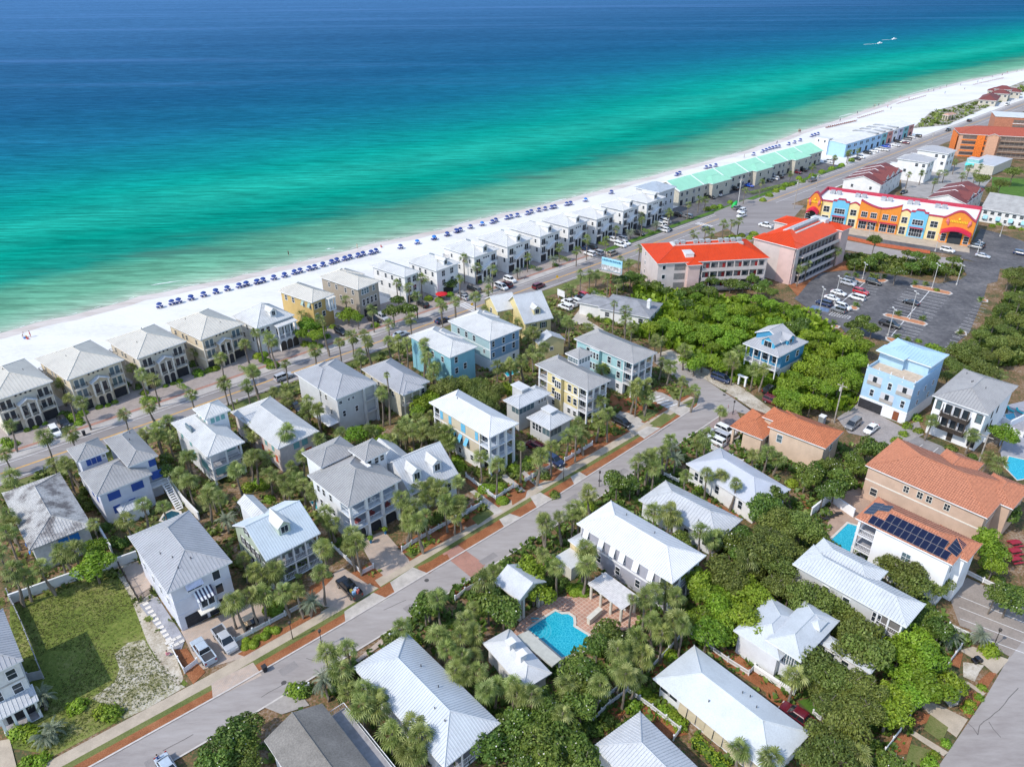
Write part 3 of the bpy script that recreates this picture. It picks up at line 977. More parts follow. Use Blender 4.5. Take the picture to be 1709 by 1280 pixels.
# eight white three storey beach houses
TW = [('C 345 545 125 485 485 495', 'white three storey beach house nearest the red umbrella, first of its row'),
      ('C 550 483 335 427 685 430', 'white three storey beach house with silver leaved palm at its door, second of its row'),
      ('C 750 422 530 366 865 375', 'white three storey beach house, third from left in the row of lookalikes'),
      ('C 920 363 730 318 1035 318', 'white three storey beach house, fourth from left in the row of lookalikes'),
      ('C 1090 318 915 275 1195 275', 'white three storey beach house, fifth from left in the row of lookalikes'),
      ('C 1255 265 1095 228 1345 225', 'white three storey beach house, sixth from left in the row of lookalikes'),
      ('C 1395 220 1245 183 1500 178', 'white three storey beach house beside the grey blue roofed one')]
for i, (pts, lab) in enumerate(TW):
 h = Building('beach_house', lab, ('first', 'second', 'third', 'fourth', 'fifth', 'sixth', 'seventh')[i] + ' white row house', pts, 9.6, 'beach house', RAD(46), group='white beach houses in a row')
 b = h.block(pts, 9.6, WSTUC, ROOF_W, 'hip', 0.36, rib=0.9)
 n = h.wlen(b, 'F')
 h.dormer(b, 'F', (b.r[2] - b.r[0]) * 0.5, 0.7, 2.2, 1.9, WSTUC, ROOF_W, 0.5, ww=1.1, wh=1.3)
 for fr, zz in ((0.17, (7.2, 4.3)), (0.84, (7.2, 4.3))):
  for z in zz:
   h.win(b, 'F', [fr * n], z, 1.8, 2.0, WHITE, GLASS, 2, 1)
   h.balcony(b, 'F', fr * n, z - 1.1, 2.6, 0.9, BRONZE, WHITE, 1.0)
 h.win(b, 'F', [n * 0.42, n * 0.52, n * 0.62], 8.1, 0.7, 0.6, WHITE, GLASS, 1, 1)
 h.panel(b, 'F', n * 0.17, 1.3, 2.6, 2.4, DARK, 'garage_door')
 h.arched(b, 'F', [0.45, 0.62], 0.1, 1.2, 3.6, DARK)
 h.panel(b, 'F', n * 0.85, 1.3, 2.4, 2.4, DARK, 'garage_door')
 st = MB()
 st.add([(b.w[0] + n * 0.3, b.w[1] - 0.9, 4.4), (b.w[0] + n * 0.72, b.w[1] - 0.9, 6.4), (b.w[0] + n * 0.72, b.w[1] + 0.1, 6.4), (b.w[0] + n * 0.3, b.w[1] + 0.1, 4.4)] +
           [(b.w[0] + n * 0.3, b.w[1] - 0.9, 4.0), (b.w[0] + n * 0.72, b.w[1] - 0.9, 6.0), (b.w[0] + n * 0.72, b.w[1] + 0.1, 6.0), (b.w[0] + n * 0.3, b.w[1] + 0.1, 4.0)],
           [(0, 1, 2, 3), (7, 6, 5, 4), (0, 4, 5, 1), (1, 5, 6, 2), (3, 2, 6, 7), (0, 3, 7, 4)])
 st.obj('raking_canopy', WHITE, h.t)
 h.win(b, 'L', [0.15, 0.45, 0.75], 7.4, 0.8, 1.2)
 h.win(b, 'L', [0.1, 0.5], 4.4, 0.9, 1.4)
 h.balcony(b, 'L', h.wlen(b, 'L') - 1.2, 6.3, 2.2, 0.9)
h = Building('beach_house', 'white beach house with grey blue roof at the far end of the white row', 'grey blue roofed beach house', 'C 1475 155 1310 120 1562 115', 10.5, 'beach house', RAD(46))
b = h.block('C 1475 155 1310 120 1562 115', 10.5, GREYW, metal_roof('steel_blue_roof', (0.36, 0.41, 0.46)), 'hip', 0.36, rib=0.8)
h.win(b, 'F', [0.2, 0.5, 0.8], 8.0, 1.0, 1.6)
h.win(b, 'F', [0.2, 0.5, 0.8], 5.0, 1.0, 1.6)
h.win(b, 'L', 4, 8.0, 0.9, 1.4)

# row of joined houses under green roofs
GRN = metal_roof('mint_green_roof', (0.27, 0.56, 0.41), 0.06)
SANDW = mat('beige_stucco', (0.50, 0.46, 0.38), 0.85, 0.08)
h = Building('terraced_row', 'long beige terrace of joined beach houses under mint green roofs', 'green roofed terrace', 'D 492 512 1370 262', 6.6, 'terrace', depth=15)
x0, y0, x1, y1 = h.full
b = h.block(h.full, 6.6, SANDW, GRN, 'gablex', 0.40, o=0.5, rib=0.9, cap=False)
N = 14
uw = (x1 - x0) / N
for i in range(N + 1):
 x = x0 + uw * i
 if i % 2 == 0:
  m = MB()
  for sg in (0, 1):
   ya, yb = (y0 - 0.1, (y0 + y1) / 2) if sg == 0 else (y1 + 0.1, (y0 + y1) / 2)
   za, zb = 6.75, 6.75 + (y1 - y0) / 2 * 0.4
   m.add([(x - 0.2, ya, za), (x + 0.2, ya, za), (x + 0.2, yb, zb), (x - 0.2, yb, zb), (x - 0.2, ya, za - 0.5), (x + 0.2, ya, za - 0.5), (x + 0.2, yb, zb - 0.5), (x - 0.2, yb, zb - 0.5)],
                  [(0, 1, 2, 3), (0, 4, 5, 1), (1, 5, 6, 2), (3, 2, 6, 7), (0, 3, 7, 4)])
  m.obj('party_wall', WHITE, h.t)
for i in (3, 7, 11):
 p = h.block((x0 + uw * (i - 0.6), y0 - 2.4, x0 + uw * (i + 1.1), y0 + 7.0), 6.7, SANDW, GRN, 'hip', 0.42, o=0.4, rib=0.9)
 h.win(p, 'F', 2, 4.6, 1.2, 1.6)
 h.panel(p, 'F', h.wlen(p, 'F') / 2, 1.3, 2.8, 2.4, DARK, 'entrance')
for i in range(N):
 u = (i + 0.5) * uw - 0.5
 h.win(b, 'F', [u - 1.8, u + 1.8], 4.8, 1.4, 1.6, WHITE, GLASS, 2, 1)
 h.win(b, 'F', [u + 1.8], 1.7, 1.4, 1.6, WHITE, GLASS, 2, 1)
 h.panel(b, 'F', u - 1.8, 1.2, 1.8, 2.3, DARK, 'entrance')

# long pale blue block
PBLUE = siding('sky_blue_siding', (0.36, 0.56, 0.74))
h = Building('terraced_row', 'long sky blue beach terrace with flat white roof and many cars in front', 'sky blue terrace', 'E 500 522 335 488 890 388', 7.0, 'terrace')
b = h.block('E 500 522 335 488 890 388', 7.0, PBLUE, ROOF_W, 'gablex', 0.10, o=0.3, rib=1.6, cap=False)
n = h.wlen(b, 'F')
cols = [WHITE, mat('coral_wall', (0.55, 0.25, 0.22)), mat('teal_wall', (0.20, 0.45, 0.47)), mat('lilac_wall', (0.52, 0.50, 0.60))]
for i in range(12):
 u = n * (i + 0.5) / 12
 h.panel(b, 'F', u, 3.5, n / 12 - 0.3, 6.7, cols[(i * 3) % 4] if i > 5 else PBLUE, 'house_front', 0.12 + 0.04 * (i % 2))
 h.panel(b, 'F', u - 0.8, 5.2, 1.2, 1.6, GLASS, 'window', 0.2)
 h.panel(b, 'F', u + 1.0, 5.2, 1.0, 1.4, GLASS, 'window', 0.2)
 h.panel(b, 'F', u, 1.5, 2.4, 2.4, DARK, 'entrance', 0.2)
SK = MB()
for i in range(4):
 SK.box(b.r[0] + n * (0.42 + 0.1 * i), b.r[1] + 0.5, 7.25, b.r[0] + n * (0.46 + 0.1 * i), b.r[3] - 0.8, 7.62 + 0.1)
SK.obj('roof_walk', ROOF_G, h.t)
p = h.block((b.r[0] - 1.0, b.r[3] - 5.5, b.r[0] + 4.0, b.r[3] + 2.0), 8.4, WHITE, ROOF_W, 'flat', o=0.1)
h.win(p, 'L', 2, 6.9, 1.0, 1.2)
h.win(p, 'F', 1, 7.6, 1.6, 1.0)

# pavilion and red roofed restaurant farther down the beach
h = Building('beach_pavilion', 'small open pavilion with tan pyramid roof in the dunes', 'dune pavilion', 'E 1120 345 1080 335 1150 330', 3.4, 'pavilion')
b = h.block('E 1120 345 1080 335 1150 330', 3.4, TAN, tile_roof('salmon_roof', (0.50, 0.30, 0.22), (0.40, 0.24, 0.18)), 'hip', 0.5, rib=0, inset={'F': 2.0, 'L': 2.0})
x0, y0, x1, y1 = b.out
for x, y in ((x0, y0), (x1, y0), (x0, y1), (x1, y1), ((x0 + x1) / 2, y0), (x0, (y0 + y1) / 2)):
 h.column(x, y, 0, 3.2, 0.4, TAN)
MAR = tile_roof('maroon_shingles', (0.17, 0.045, 0.042), (0.11, 0.03, 0.03))
h = Building('restaurant', 'maroon roofed beach restaurant with stepped roofs by the far sand', 'beach restaurant', 'E 1400 250 1300 245 1440 225', 4.0, 'restaurant')
for q, ze in (('E 1400 250 1300 246 1440 225', 4.0), ('E 1470 215 1400 200 1500 205', 5.5), ('E 1490 190 1435 176 1510 182', 7.5), ('E 1540 205 1500 190 1573 195', 4.5), ('E 1440 200 1400 188 1470 190', 4.5)):
 r = h.rect(q, ze)
 w, d = max(9, abs(r[2] - r[0])), max(12, abs(r[3] - r[1]))
 b = h.block((r[0], r[1], r[0] + w, r[1] + d), ze, SANDW, MAR, 'hip', 0.5, rib=0)
 h.win(b, 'F', 3, ze - 1.6, 1.6, 1.3)
 h.win(b, 'L', 3, ze - 1.6, 1.6, 1.3)

# orange building under scaffolding and its neighbour
ORR = tile_roof('orange_red_tiles', (0.36, 0.085, 0.05), (0.26, 0.06, 0.04))
ORW = mat('apricot_stucco', (0.60, 0.34, 0.22), 0.85, 0.08)
ORN = mat('orange_netting', (0.70, 0.18, 0.03), 0.8, 0.25, 2.0)
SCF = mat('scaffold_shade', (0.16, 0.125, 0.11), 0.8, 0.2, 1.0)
h = Building('apartment_block', 'apricot apartment block wrapped in scaffolding and orange netting', 'scaffolded apricot block', 'E 1178 452 1590 472', 11.5, 'apartment block', depth=17)
x0, y0, x1, y1 = h.full
b = h.block((x0, y0, x1 + 25, y1), 11.5, ORW, ORR, 'hip', 0.36, rib=0.8)
n = h.wlen(b, 'F')
SP = mat('scaffold_pole', (0.32, 0.27, 0.22))
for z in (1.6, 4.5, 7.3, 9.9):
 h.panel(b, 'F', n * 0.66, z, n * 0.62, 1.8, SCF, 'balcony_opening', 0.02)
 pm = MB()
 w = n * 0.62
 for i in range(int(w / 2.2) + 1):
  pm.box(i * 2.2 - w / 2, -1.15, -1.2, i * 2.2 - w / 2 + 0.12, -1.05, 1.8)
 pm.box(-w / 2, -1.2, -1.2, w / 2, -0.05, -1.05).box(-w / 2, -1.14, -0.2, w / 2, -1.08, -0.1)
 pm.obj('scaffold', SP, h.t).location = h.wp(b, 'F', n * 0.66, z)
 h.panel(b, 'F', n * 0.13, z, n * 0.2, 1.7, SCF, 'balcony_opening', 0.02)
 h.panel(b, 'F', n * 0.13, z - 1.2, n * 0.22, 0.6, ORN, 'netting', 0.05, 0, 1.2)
h.panel(b, 'F', n * 0.18, 5.8, n * 0.07, 11, ORN, 'netting', 0.05, 0, 1.3)
h.panel(b, 'L', h.wlen(b, 'L') / 2, 5.8, h.wlen(b, 'L') * .9, 10.5, ORN, 'netting', 0.05, 0, 0.8)
h.block((x0 + n * .24, y0 - 2.2, x0 + n * .34, y0 + 6), 11.6, ORW, ORR, 'gabley', 0.4, o=0.3, rib=0.8)
h = Building('apartment_block', 'brick red flat roofed block behind the scaffolded one', 'brick red block', 'E 1400 345 1590 355', 10.0, 'apartment block', depth=20)
x0, y0, x1, y1 = h.full
b = h.block((x0, y0, x1 + 20, y1), 10.0, mat('brick_red_wall', (0.42, 0.17, 0.10)), ROOF_W, 'flat', o=0.3)
n = h.wlen(b, 'F')
for z in (7.6, 4.6, 1.7):
 h.panel(b, 'F', n * 0.6, z, n * 0.65, 1.8, SCF, 'balcony_opening', 0.05)
 h.panel(b, 'F', n * 0.6, z - 1.3, n * 0.66, 0.3, WHITE, 'balcony_edge', 0.3)

# two white houses with grey roofs
for pts, lab, sh in (('E 995 630 795 602 1040 605', 'white box house with grey roof beside the maroon roofed terrace', 'nearer white grey roofed house'),
                     ('E 1122 578 920 545 1155 553', 'white box house with grey roof behind its twin', 'farther white grey roofed house')):
 h = Building('house', lab, sh, pts, 9.6, 'house')
 b = h.block(pts, 9.6, WSTUC, ROOF_GB, 'hip', 0.35, rib=0.8)
 h.win(b, 'L', [0.12, 0.35], 7.8, 1.3, 1.4)
 h.win(b, 'L', [0.12, 0.7], 4.6, 1.3, 1.4)
 h.win(b, 'F', [0.25, 0.7], 7.8, 1.8, 1.6, WHITE, GLASS, 2, 1)
 h.win(b, 'F', [0.25, 0.7], 4.6, 1.8, 1.6, WHITE, GLASS, 2, 1)
 d = h.block((b.w[0] + 1, b.w[3] - 0.1, b.w[0] + 5, b.w[3] + 3.5), 6.4, WHITE, None, 'flat', o=0.0)
 h.railing((d.w[0], d.w[1]), (d.w[0], d.w[3]), 6.4)
# flat roofed beige shed with teal shade
h = Building('shop_building', 'low beige flat roofed building with turquoise awning beside a lawn', 'low beige building', 'E 1415 660 1240 620 1475 598', 4.5, 'shop')
b = h.block('E 1415 660 1240 620 1475 598', 4.5, SANDW, ROOF_P, 'flat', o=0.1)
h.panel(b, 'L', h.wlen(b, 'L') * 0.9, 3.4, 4, 1.6, mat('turquoise_awning', (0.08, 0.52, 0.52)), 'awning', 0.06, 0.7)
p = h.block((b.r[0] + 0.3, b.r[3] - 5, b.r[0] + 6, b.r[3] + 0.8), 6.2, mat('turquoise_wall', (0.25, 0.50, 0.50)), ROOF_P, 'flat', o=0.1)

# maroon roofed terraces
for pts, lab, sh, fins in (('E 690 760 460 735 855 682', 'terrace with maroon stepped roofs and white party lines', 'maroon roofed terrace', 3),
                           ('E 1230 885 985 840 1325 790', 'low house with maroon roof and white gable behind the colourful shop', 'maroon roofed house', 2)):
 h = Building('terraced_row', lab, sh, pts, 7.0, 'terrace')
 r = h.rect(pts, 7.0)
 b = h.block(r, 7.0, WSTUC, MAR, 'gablex', 0.34, o=0.4, rib=0, cap=False)
 W, L = r[2] - r[0], r[3] - r[1]
 h.dormer(b, 'L' if False else 'F', W * 0.2, 0.4, 3.0, 0.5, WHITE, MAR, 0.5, ww=0.8, wh=0.3)
 for i in range(fins):
  x = r[0] + W * (i + 1) / (fins + 1)
  m = MB()
  hh = L / 2
  m.add([(x - .2, r[1], 7.15), (x + .2, r[1], 7.15), (x + .2, r[1] + hh, 7.15 + hh * .34), (x - .2, r[1] + hh, 7.15 + hh * .34), (x - .2, r[1], 6.6), (x + .2, r[1], 6.6), (x + .2, r[1] + hh, 6.6 + hh * .34), (x - .2, r[1] + hh, 6.6 + hh * .34)],
              [(0, 1, 2, 3), (0, 4, 5, 1), (1, 5, 6, 2), (0, 3, 7, 4)])
  m.add([(x - .2, r[3], 7.15), (x + .2, r[3], 7.15), (x + .2, r[3] - hh, 7.15 + hh * .34), (x - .2, r[3] - hh, 7.15 + hh * .34), (x - .2, r[3], 6.6), (x + .2, r[3], 6.6), (x + .2, r[3] - hh, 6.6 + hh * .34), (x - .2, r[3] - hh, 6.6 + hh * .34)],
              [(3, 2, 1, 0), (1, 5, 4, 0), (2, 6, 5, 1), (4, 7, 3, 0)])
  m.obj('party_wall', WHITE, h.t)
  q = h.block((x - W * 0.1, r[1] + 0.4, x + W * 0.14, r[1] + hh * 1.2), 7.6, WSTUC, MAR, 'gabley', 0.55, o=0.3, z0=6, rib=0, cap=False)
 h.win(b, 'L', [0.25, 0.75], 5.0, 1.0, 1.3)
 h.win(b, 'F', 5, 5.2, 1.0, 1.3)
 h.win(b, 'F', 5, 2.0, 1.0, 1.6)
# white motel strip right edge
h = Building('motel', 'low white motel with grey shingle roof and blue doors at the right edge', 'white motel', 'E 1650 960 1310 905 1700 880', 5.4, 'motel')
b = h.block('E 1650 960 1310 905 1700 880', 5.4, WSTUC, mat('pale_shingles', (0.36, 0.355, 0.34), 0.9, 0.12, 0.5, 0.2, 5), 'gabley', 0.35, rib=0)
h.win(b, 'L', 7, 4.0, 1.3, 1.2)
h.win(b, 'L', 7, 1.5, 1.0, 1.2)
for u in (0.15, 0.4, 0.65, 0.9):
 h.panel(b, 'L', u * h.wlen(b, 'L'), 2.1, 1.6, 1.6, mat('pale_blue_awning', (0.25, 0.48, 0.58)), 'awning', 0.05, 0.6)

# red roofed condominium: two wings
PINK = mat('pink_stucco', (0.62, 0.44, 0.40), 0.85, 0.06, 0.4, 0.08, 8)
PINKL = mat('pale_pink_stucco', (0.58, 0.50, 0.47), 0.85, 0.06, 0.4, 0.08, 8)
RDOOR = mat('red_door', (0.30, 0.02, 0.02))
UNIT = mat('roof_unit_metal', (0.34, 0.35, 0.36), 0.5, 0.2)
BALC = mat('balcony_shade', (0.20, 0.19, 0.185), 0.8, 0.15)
h = Building('condominium', 'pink condominium with bright red metal roofs bent around the wooded lot', 'red roofed condominium', 'D 350 955 260 832 1040 915', 10.2, 'condominium')
r = h.rect('D 350 955 260 832 1040 915', 10.2)
b = h.block(r, 10.2, PINKL, RED, 'hip', 0.34, o=0.5, rib=0.8, inset={'F': 0.0})
W = r[2] - r[0]
n = h.wlen(b, 'F')
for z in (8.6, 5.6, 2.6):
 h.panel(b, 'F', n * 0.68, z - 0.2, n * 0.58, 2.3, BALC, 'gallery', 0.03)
 g = MB()
 g.box(-n * 0.29, -1.5, -1.5, n * 0.29, 0.0, -1.3)
 g.box(-n * 0.29, -1.5, -1.3, n * 0.29, -1.42, -0.35)
 for i in range(9):
  x = -n * 0.29 + n * 0.58 * i / 8
  g.box(x - 0.12, -1.49, -0.35, x + 0.12, -1.3, 1.35)
 o = g.obj('gallery_parapet', PINKL, h.t)
 o.location = h.wp(b, 'F', n * 0.68, z)
 for u in (0.45, 0.6, 0.75, 0.9):
  h.panel(b, 'F', n * u, z - 0.35, 0.9, 1.9, RDOOR, 'door', 0.06)
  h.panel(b, 'F', n * (u + 0.05), z, 1.1, 1.1, GLASS, 'window', 0.06)
 h.win(b, 'F', [n * 0.055], z, 1.0, 1.3, WHITE, GLASS, 1, 1)
 h.panel(b, 'F', n * 0.2, z - 0.1, n * 0.1, 2.0, BALC, 'balcony_opening', 0.03)
 h.win(b, 'L', [0.75], z, 0.9, 1.2)
t = h.block((r[0] + W * 0.25, r[1] - 1.8, r[0] + W * 0.385, r[1] + 4.5), 9.8, PINK, RED, 'hip', 0.36, o=0.6, rib=0.8)
h.block((r[0] + W * 0.26, r[1] + 2.0, r[0] + W * 0.34, r[1] + 6.5), 12.2, WSTUC, ROOF_W, 'flat', o=0.1)
wl = MB()
cy = (r[1] + r[3]) / 2
wl.box(r[0] + W * 0.2, cy - 1.6, 10.5, r[0] + W * 0.84, cy + 2.2, 13.05)
wl.obj('roof_well', ROOF_W, h.t)
for i in range(11):
 x = r[0] + W * (0.22 + 0.057 * i)
 if i not in (2, 6):
  MB().box(x, cy - 0.9, 13.05, x + 1.4, cy + 0.5, 14.1).obj('air_unit', UNIT, h.t)
h2 = h
# second wing
pts2 = 'D 1205 855 935 800 1520 738'
r = h.rect(pts2, 12.2)
C2 = Building('condominium', 'tall red roofed pink condominium wing with dark tiered balconies', 'tiered balcony wing', pts2, 12.2, 'condominium')
h = C2
r = h.rect(pts2, 12.2)
b = h.block(r, 12.2, PINKL, RED, 'hip', 0.34, o=0.6, rib=0.8)
W, L = r[2] - r[0], r[3] - r[1]
n = h.wlen(b, 'F')
for z in (10.2, 7.2, 4.2, 1.4):
 h.panel(b, 'F', n * 0.47, z, n * 0.8, 2.2, BALC, 'gallery', 0.03)
 g = MB()
 g.box(-n * 0.4, -1.5, -1.5, n * 0.4, 0, -1.3)
 g.box(-n * 0.4, -1.5, -1.3, n * 0.4, -1.4, -0.5)
 o = g.obj('gallery_parapet', PINKL, h.t)
 o.location = h.wp(b, 'F', n * 0.47, z)
 for i in range(10):
  u = n * (0.1 + 0.08 * i)
  h.panel(b, 'F', u, z - 0.3, 1.4, 1.8, GLASS, 'window', 0.06)
 h.panel(b, 'L', h.wlen(b, 'L') * 0.18, z, h.wlen(b, 'L') * 0.26, 2.0, BALC, 'balcony_opening', 0.03)
 g = MB().box(-2.6, -0.15, -1.5, 2.6, 0.0, -0.6)
 o = g.obj('balcony_parapet', PINK, h.t)
 o.location = h.wp(b, 'L', h.wlen(b, 'L') * 0.18, z)
 o.rotation_euler = (0, 0, FROT['L'])
h.block((r[2] - W * 0.16, r[1] - 1.6, r[2] + 1.5, r[1] + L * 0.7), 12.6, PINK, RED, 'hip', 0.34, o=0.5, rib=0.8)
h.block((r[0] - 0.6, r[1] + L * 0.02, r[0] + W * 0.15, r[1] + L * 0.42), 12.4, PINK, RED, 'hip', 0.4, o=0.6, rib=0.8)
h.block((r[0] + W * 0.02, r[1] + L * 0.5, r[0] + W * 0.25, r[3] + 1.0), 12.0, PINKL, RED, 'hip', 0.34, o=0.5, rib=0.8)
h.block((r[2] - W * 0.3, r[1] + L * 0.6, r[2] - W * 0.02, r[3] + 6.0), 12.0, PINKL, RED, 'hip', 0.34, o=0.5, rib=0.8)
cy = (r[1] + r[3]) / 2
MB().box(r[0] + W * 0.27, cy - 2.2, 12.6, r[0] + W * 0.84, cy + 2.6, 12.2 + L / 2 * 0.34 - 0.5).obj('roof_well', ROOF_W, h.t)
for i in range(12):
 x = r[0] + W * (0.29 + 0.043 * i)
 MB().box(x, cy - 0.9, 12.2 + L / 2 * 0.34 - 0.5, x + 1.4, cy + 0.6, 12.2 + L / 2 * 0.34 + 0.6).obj('air_unit', UNIT, h.t)
h.block((r[2] - W * 0.17, cy - 3.0, r[2] - W * 0.07, cy + 2.5), 15.0, WSTUC, ROOF_W, 'flat', o=0.1)

# colourful shop
SO = mat('orange_stucco', (0.66, 0.23, 0.03), 0.75, 0.05)
SB = mat('azure_stucco', (0.14, 0.44, 0.62), 0.75, 0.05)
SY = mat('butter_stucco', (0.72, 0.58, 0.28), 0.75, 0.05)
SC = mat('crimson_trim', (0.40, 0.03, 0.06), 0.6, 0.08)
SR = gloss('scarlet_canopy', (0.50, 0.015, 0.06), 0.4)
SGOLD = mat('gold_letters', (0.75, 0.50, 0.03), 0.5)
FLAT = mat('white_roof_membrane', (0.74, 0.74, 0.73), 0.7, 0.06, 0.2, 0.06, 2)
pts = 'E 1240 1135 262 985 1317 1090'
h = Building('beach_shop', 'big beach shop with orange, blue and yellow scalloped front', 'colourful beach shop', pts, 0.0, 'shop', RAD(56.2))
r = h.rect(pts, 0.0)
r = (0.0, 0.0, r[2], r[3])
dep = 23.0
ZB = 8.2
b = h.block((r[0], r[1], r[0] + dep, r[3]), ZB - 0.6, SY, None, 'flat', o=0.0)
MB().box(r[0] + 0.4, r[1] + 0.4, ZB - 0.6, r[0] + dep - 0.4, r[3] - 0.4, ZB - 0.5).obj('flat_roof', FLAT, h.t)
pp = MB()
for (xa, ya, xb, yb) in ((r[0] + dep - 0.4, r[1], r[0] + dep, r[3]), (r[0], r[3] - 0.4, r[0] + dep, r[3]), (r[0], r[1], r[0] + dep, r[1] + 0.4)):
 pp.box(xa, ya, ZB - 0.7, xb, yb, ZB + 0.8)
pp.obj('parapet', SC, h.t)
Ls = r[3] - r[1]
def bay(u0, u1, col, shape, rise, proud, label_extra=None):
 """one bay of the shop front with its scalloped parapet"""
 y0, y1 = r[1] + u0 * Ls, r[1] + u1 * Ls
 w, n = y1 - y0, 14
 prof = [(0, 0.0), (w, 0.0)]
 tops = []
 for i in range(n + 1):
  t = i / n
  if shape == 'bell': z = rise * (math.sin(math.pi * t) ** 1.5)
  elif shape == 'step': z = rise * (1.0 if 0.22 < t < 0.78 else 0.45)
  elif shape == 'up': z = rise * t ** 1.6
  elif shape == 'down': z = rise * (1 - t) ** 1.6
  else: z = 0
  tops.append((w * (1 - t), ZB + 0.6 + z))
 pr = prof + tops
 k = len(pr)
 x = r[0] - proud
 m = MB().add([(x, y0 + a, z) for a, z in pr] + [(x + 0.6 + proud, y0 + a, z) for a, z in pr], [tuple(range(k)), tuple(range(2 * k - 1, k - 1, -1))] + [(i, k + i, k + (i + 1) % k, (i + 1) % k) for i in range(k)])
 m.obj('shop_front', col, h.t)
 c = MB()
 for (a, z), (a2, z2) in zip(tops, tops[1:]):
  c.add([(x - .15, y0 + a, z), (x + .75 + proud, y0 + a, z), (x + .75 + proud, y0 + a2, z2), (x - .15, y0 + a2, z2), (x - .15, y0 + a, z + .4), (x + .75 + proud, y0 + a, z + .4), (x + .75 + proud, y0 + a2, z2 + .4), (x - .15, y0 + a2, z2 + .4)],
              [(4, 5, 6, 7), (0, 3, 7, 4), (2, 1, 5, 6), (0, 1, 2, 3)])
 c.obj('coping', SC, h.t)
 return (x, y0, y1)
UB = [0.0, 0.186, 0.273, 0.376, 0.436, 0.556, 0.691, 0.76, 0.866, 0.937, 1.03]
bays = [(UB[i] + (.002 if i == 5 else 0), UB[i + 1], c_, f_, q_, d_) for i, (c_, f_, q_, d_) in enumerate(((SO, 'bell', 3.0, 1.2), (SY, 'flat', 0, 0.2), (SB, 'step', 1.4, 0.6), (SY, 'bell', 0.8, 0.2), (SO, 'up', 2.2, 0.6), (SO, 'down', 2.2, 0.6), (SY, 'bell', 0.8, 0.2), (SB, 'step', 1.4, 0.6), (SY, 'flat', 0, 0.2), (SO, 'bell', 3.0, 1.0)))]
def shopwin(x, y, z, w, hh, nx=3, nz=2):
 fm, pm = win_mesh(w, hh, WHITE, GLASS, nx, nz)
 o = link('window', fm, h.t)
 o.location, o.rotation_euler = (x, y, z), (0, 0, FROT['L'])
 link('pane', pm, o)
for i, (u0, u1, col, shp, rise, pr) in enumerate(bays):
 x, ya, yb = bay(u0, u1, col, shp, rise, pr)
 ym, w = (ya + yb) / 2, yb - ya
 if i in (0, 9):
  m = MB()
  a0, n = 0.0, 10
  for k in range(n):                       # curved scarlet canopy over the door
   t0, t1 = k / n, (k + 1) / n
   z0_, z1_ = 4.9 + 1.5 * math.sin(math.pi * t0), 4.9 + 1.5 * math.sin(math.pi * t1)
   q0, q1 = ya + 0.4 + (w - 0.8) * t0, ya + 0.4 + (w - 0.8) * t1
   m.add([(x - 2.4, q0, z0_ - .5), (x - 2.4, q1, z1_ - .5), (x, q1, z1_), (x, q0, z0_), (x - 2.4, q0, z0_ - 1.1), (x - 2.4, q1, z1_ - 1.1), (x, q1, z1_ - .5), (x, q0, z0_ - .5)], [(0, 3, 2, 1), (0, 1, 5, 4), (4, 5, 6, 7)])
  m.obj('canopy', SR, h.t)
  pb = Block(); pb.w = (x, ya, x + 5, yb)
  h.arched(pb, 'L', [0.5], 0.1, w * 0.42, 5.4, GLASS, 'arched_window', 0.08)
  for s_ in (0.15, 0.85):
   shopwin(x, ya + w * s_, 2.0, 1.6, 2.8, 1, 3)
  for ch in range(11):                     # gold sign lettering blocks
   MB().box(x - .18, ym + 2.6 - ch * 0.52 - 0.18, 7.9, x + .02, ym + 2.6 - ch * 0.52 + 0.18, 8.7).obj('sign_letter', SGOLD, h.t)
  m = MB()
  m.tube([(x - .1, ym, 9.2), (x - .1, ym, 9.8)], [0.45, 0.15], 10)
  m.obj('sign_emblem', SGOLD, h.t)
  for sg in (-1, 1):
   m = MB()
   m.tube([(x - .1, ym + sg * w * 0.3, 6.9), (x - .1, ym + sg * w * 0.34, 8.1), (x - .1, ym + sg * w * 0.35, 9.2)], [0.3, 0.62, 0.25], 8)
   m.obj('surfboard_sign', mat('coral_board', (0.62, 0.16, 0.16)), h.t)
 elif col is SY:
  shopwin(x, ym, 5.9, min(2.4, w * .55), 2.2, 2, 2)
  shopwin(x, ym, 1.9, min(2.6, w * .6), 2.8, 2, 2)
 elif col is SB:
  shopwin(x, ym, 5.8, w * .62, 1.9, 4, 2)
  shopwin(x, ym, 1.9, w * .74, 2.9, 5, 2)
  h.t['label'] = h.t['label']
  MB().box(x - 1.0, ya + w * .1, 3.7, x, yb - w * .1, 3.95).obj('awning', SC, h.t)
 else:
  for s_ in (-1, 1):
   shopwin(x, ym + s_ * w * .22, 6.0, w * .28, 2.0, 3, 2)
   shopwin(x, ym + s_ * w * .22, 1.9, w * .36, 2.9, 3, 2)
  MB().box(x - 1.4, ya + w * .05, 3.8, x, yb - w * .05, 4.05).obj('awning', SC, h.t)
for i in range(5):
 u = r[1] + Ls * (0.2 + 0.17 * i)
 m = MB()
 for k in (0, 2.4):
  m.box(r[0] + dep * 0.72, u + k, ZB - 0.5, r[0] + dep * 0.72 + 1.8, u + k + 1.8, ZB + 0.9)
 m.obj('roof_units', UNIT, h.t)
h.win(b, 'F', 4, 5.8, 1.6, 1.8)
for i in range(4):
 h.panel(b, 'F', h.wlen(b, 'F') * (i + 0.5) / 4, 3.8, h.wlen(b, 'F') / 4 - 0.1, 7.4, (SO, SB, SY, mat('mint_stucco', (0.25, 0.55, 0.45)))[i], 'wall_panel', 0.05)
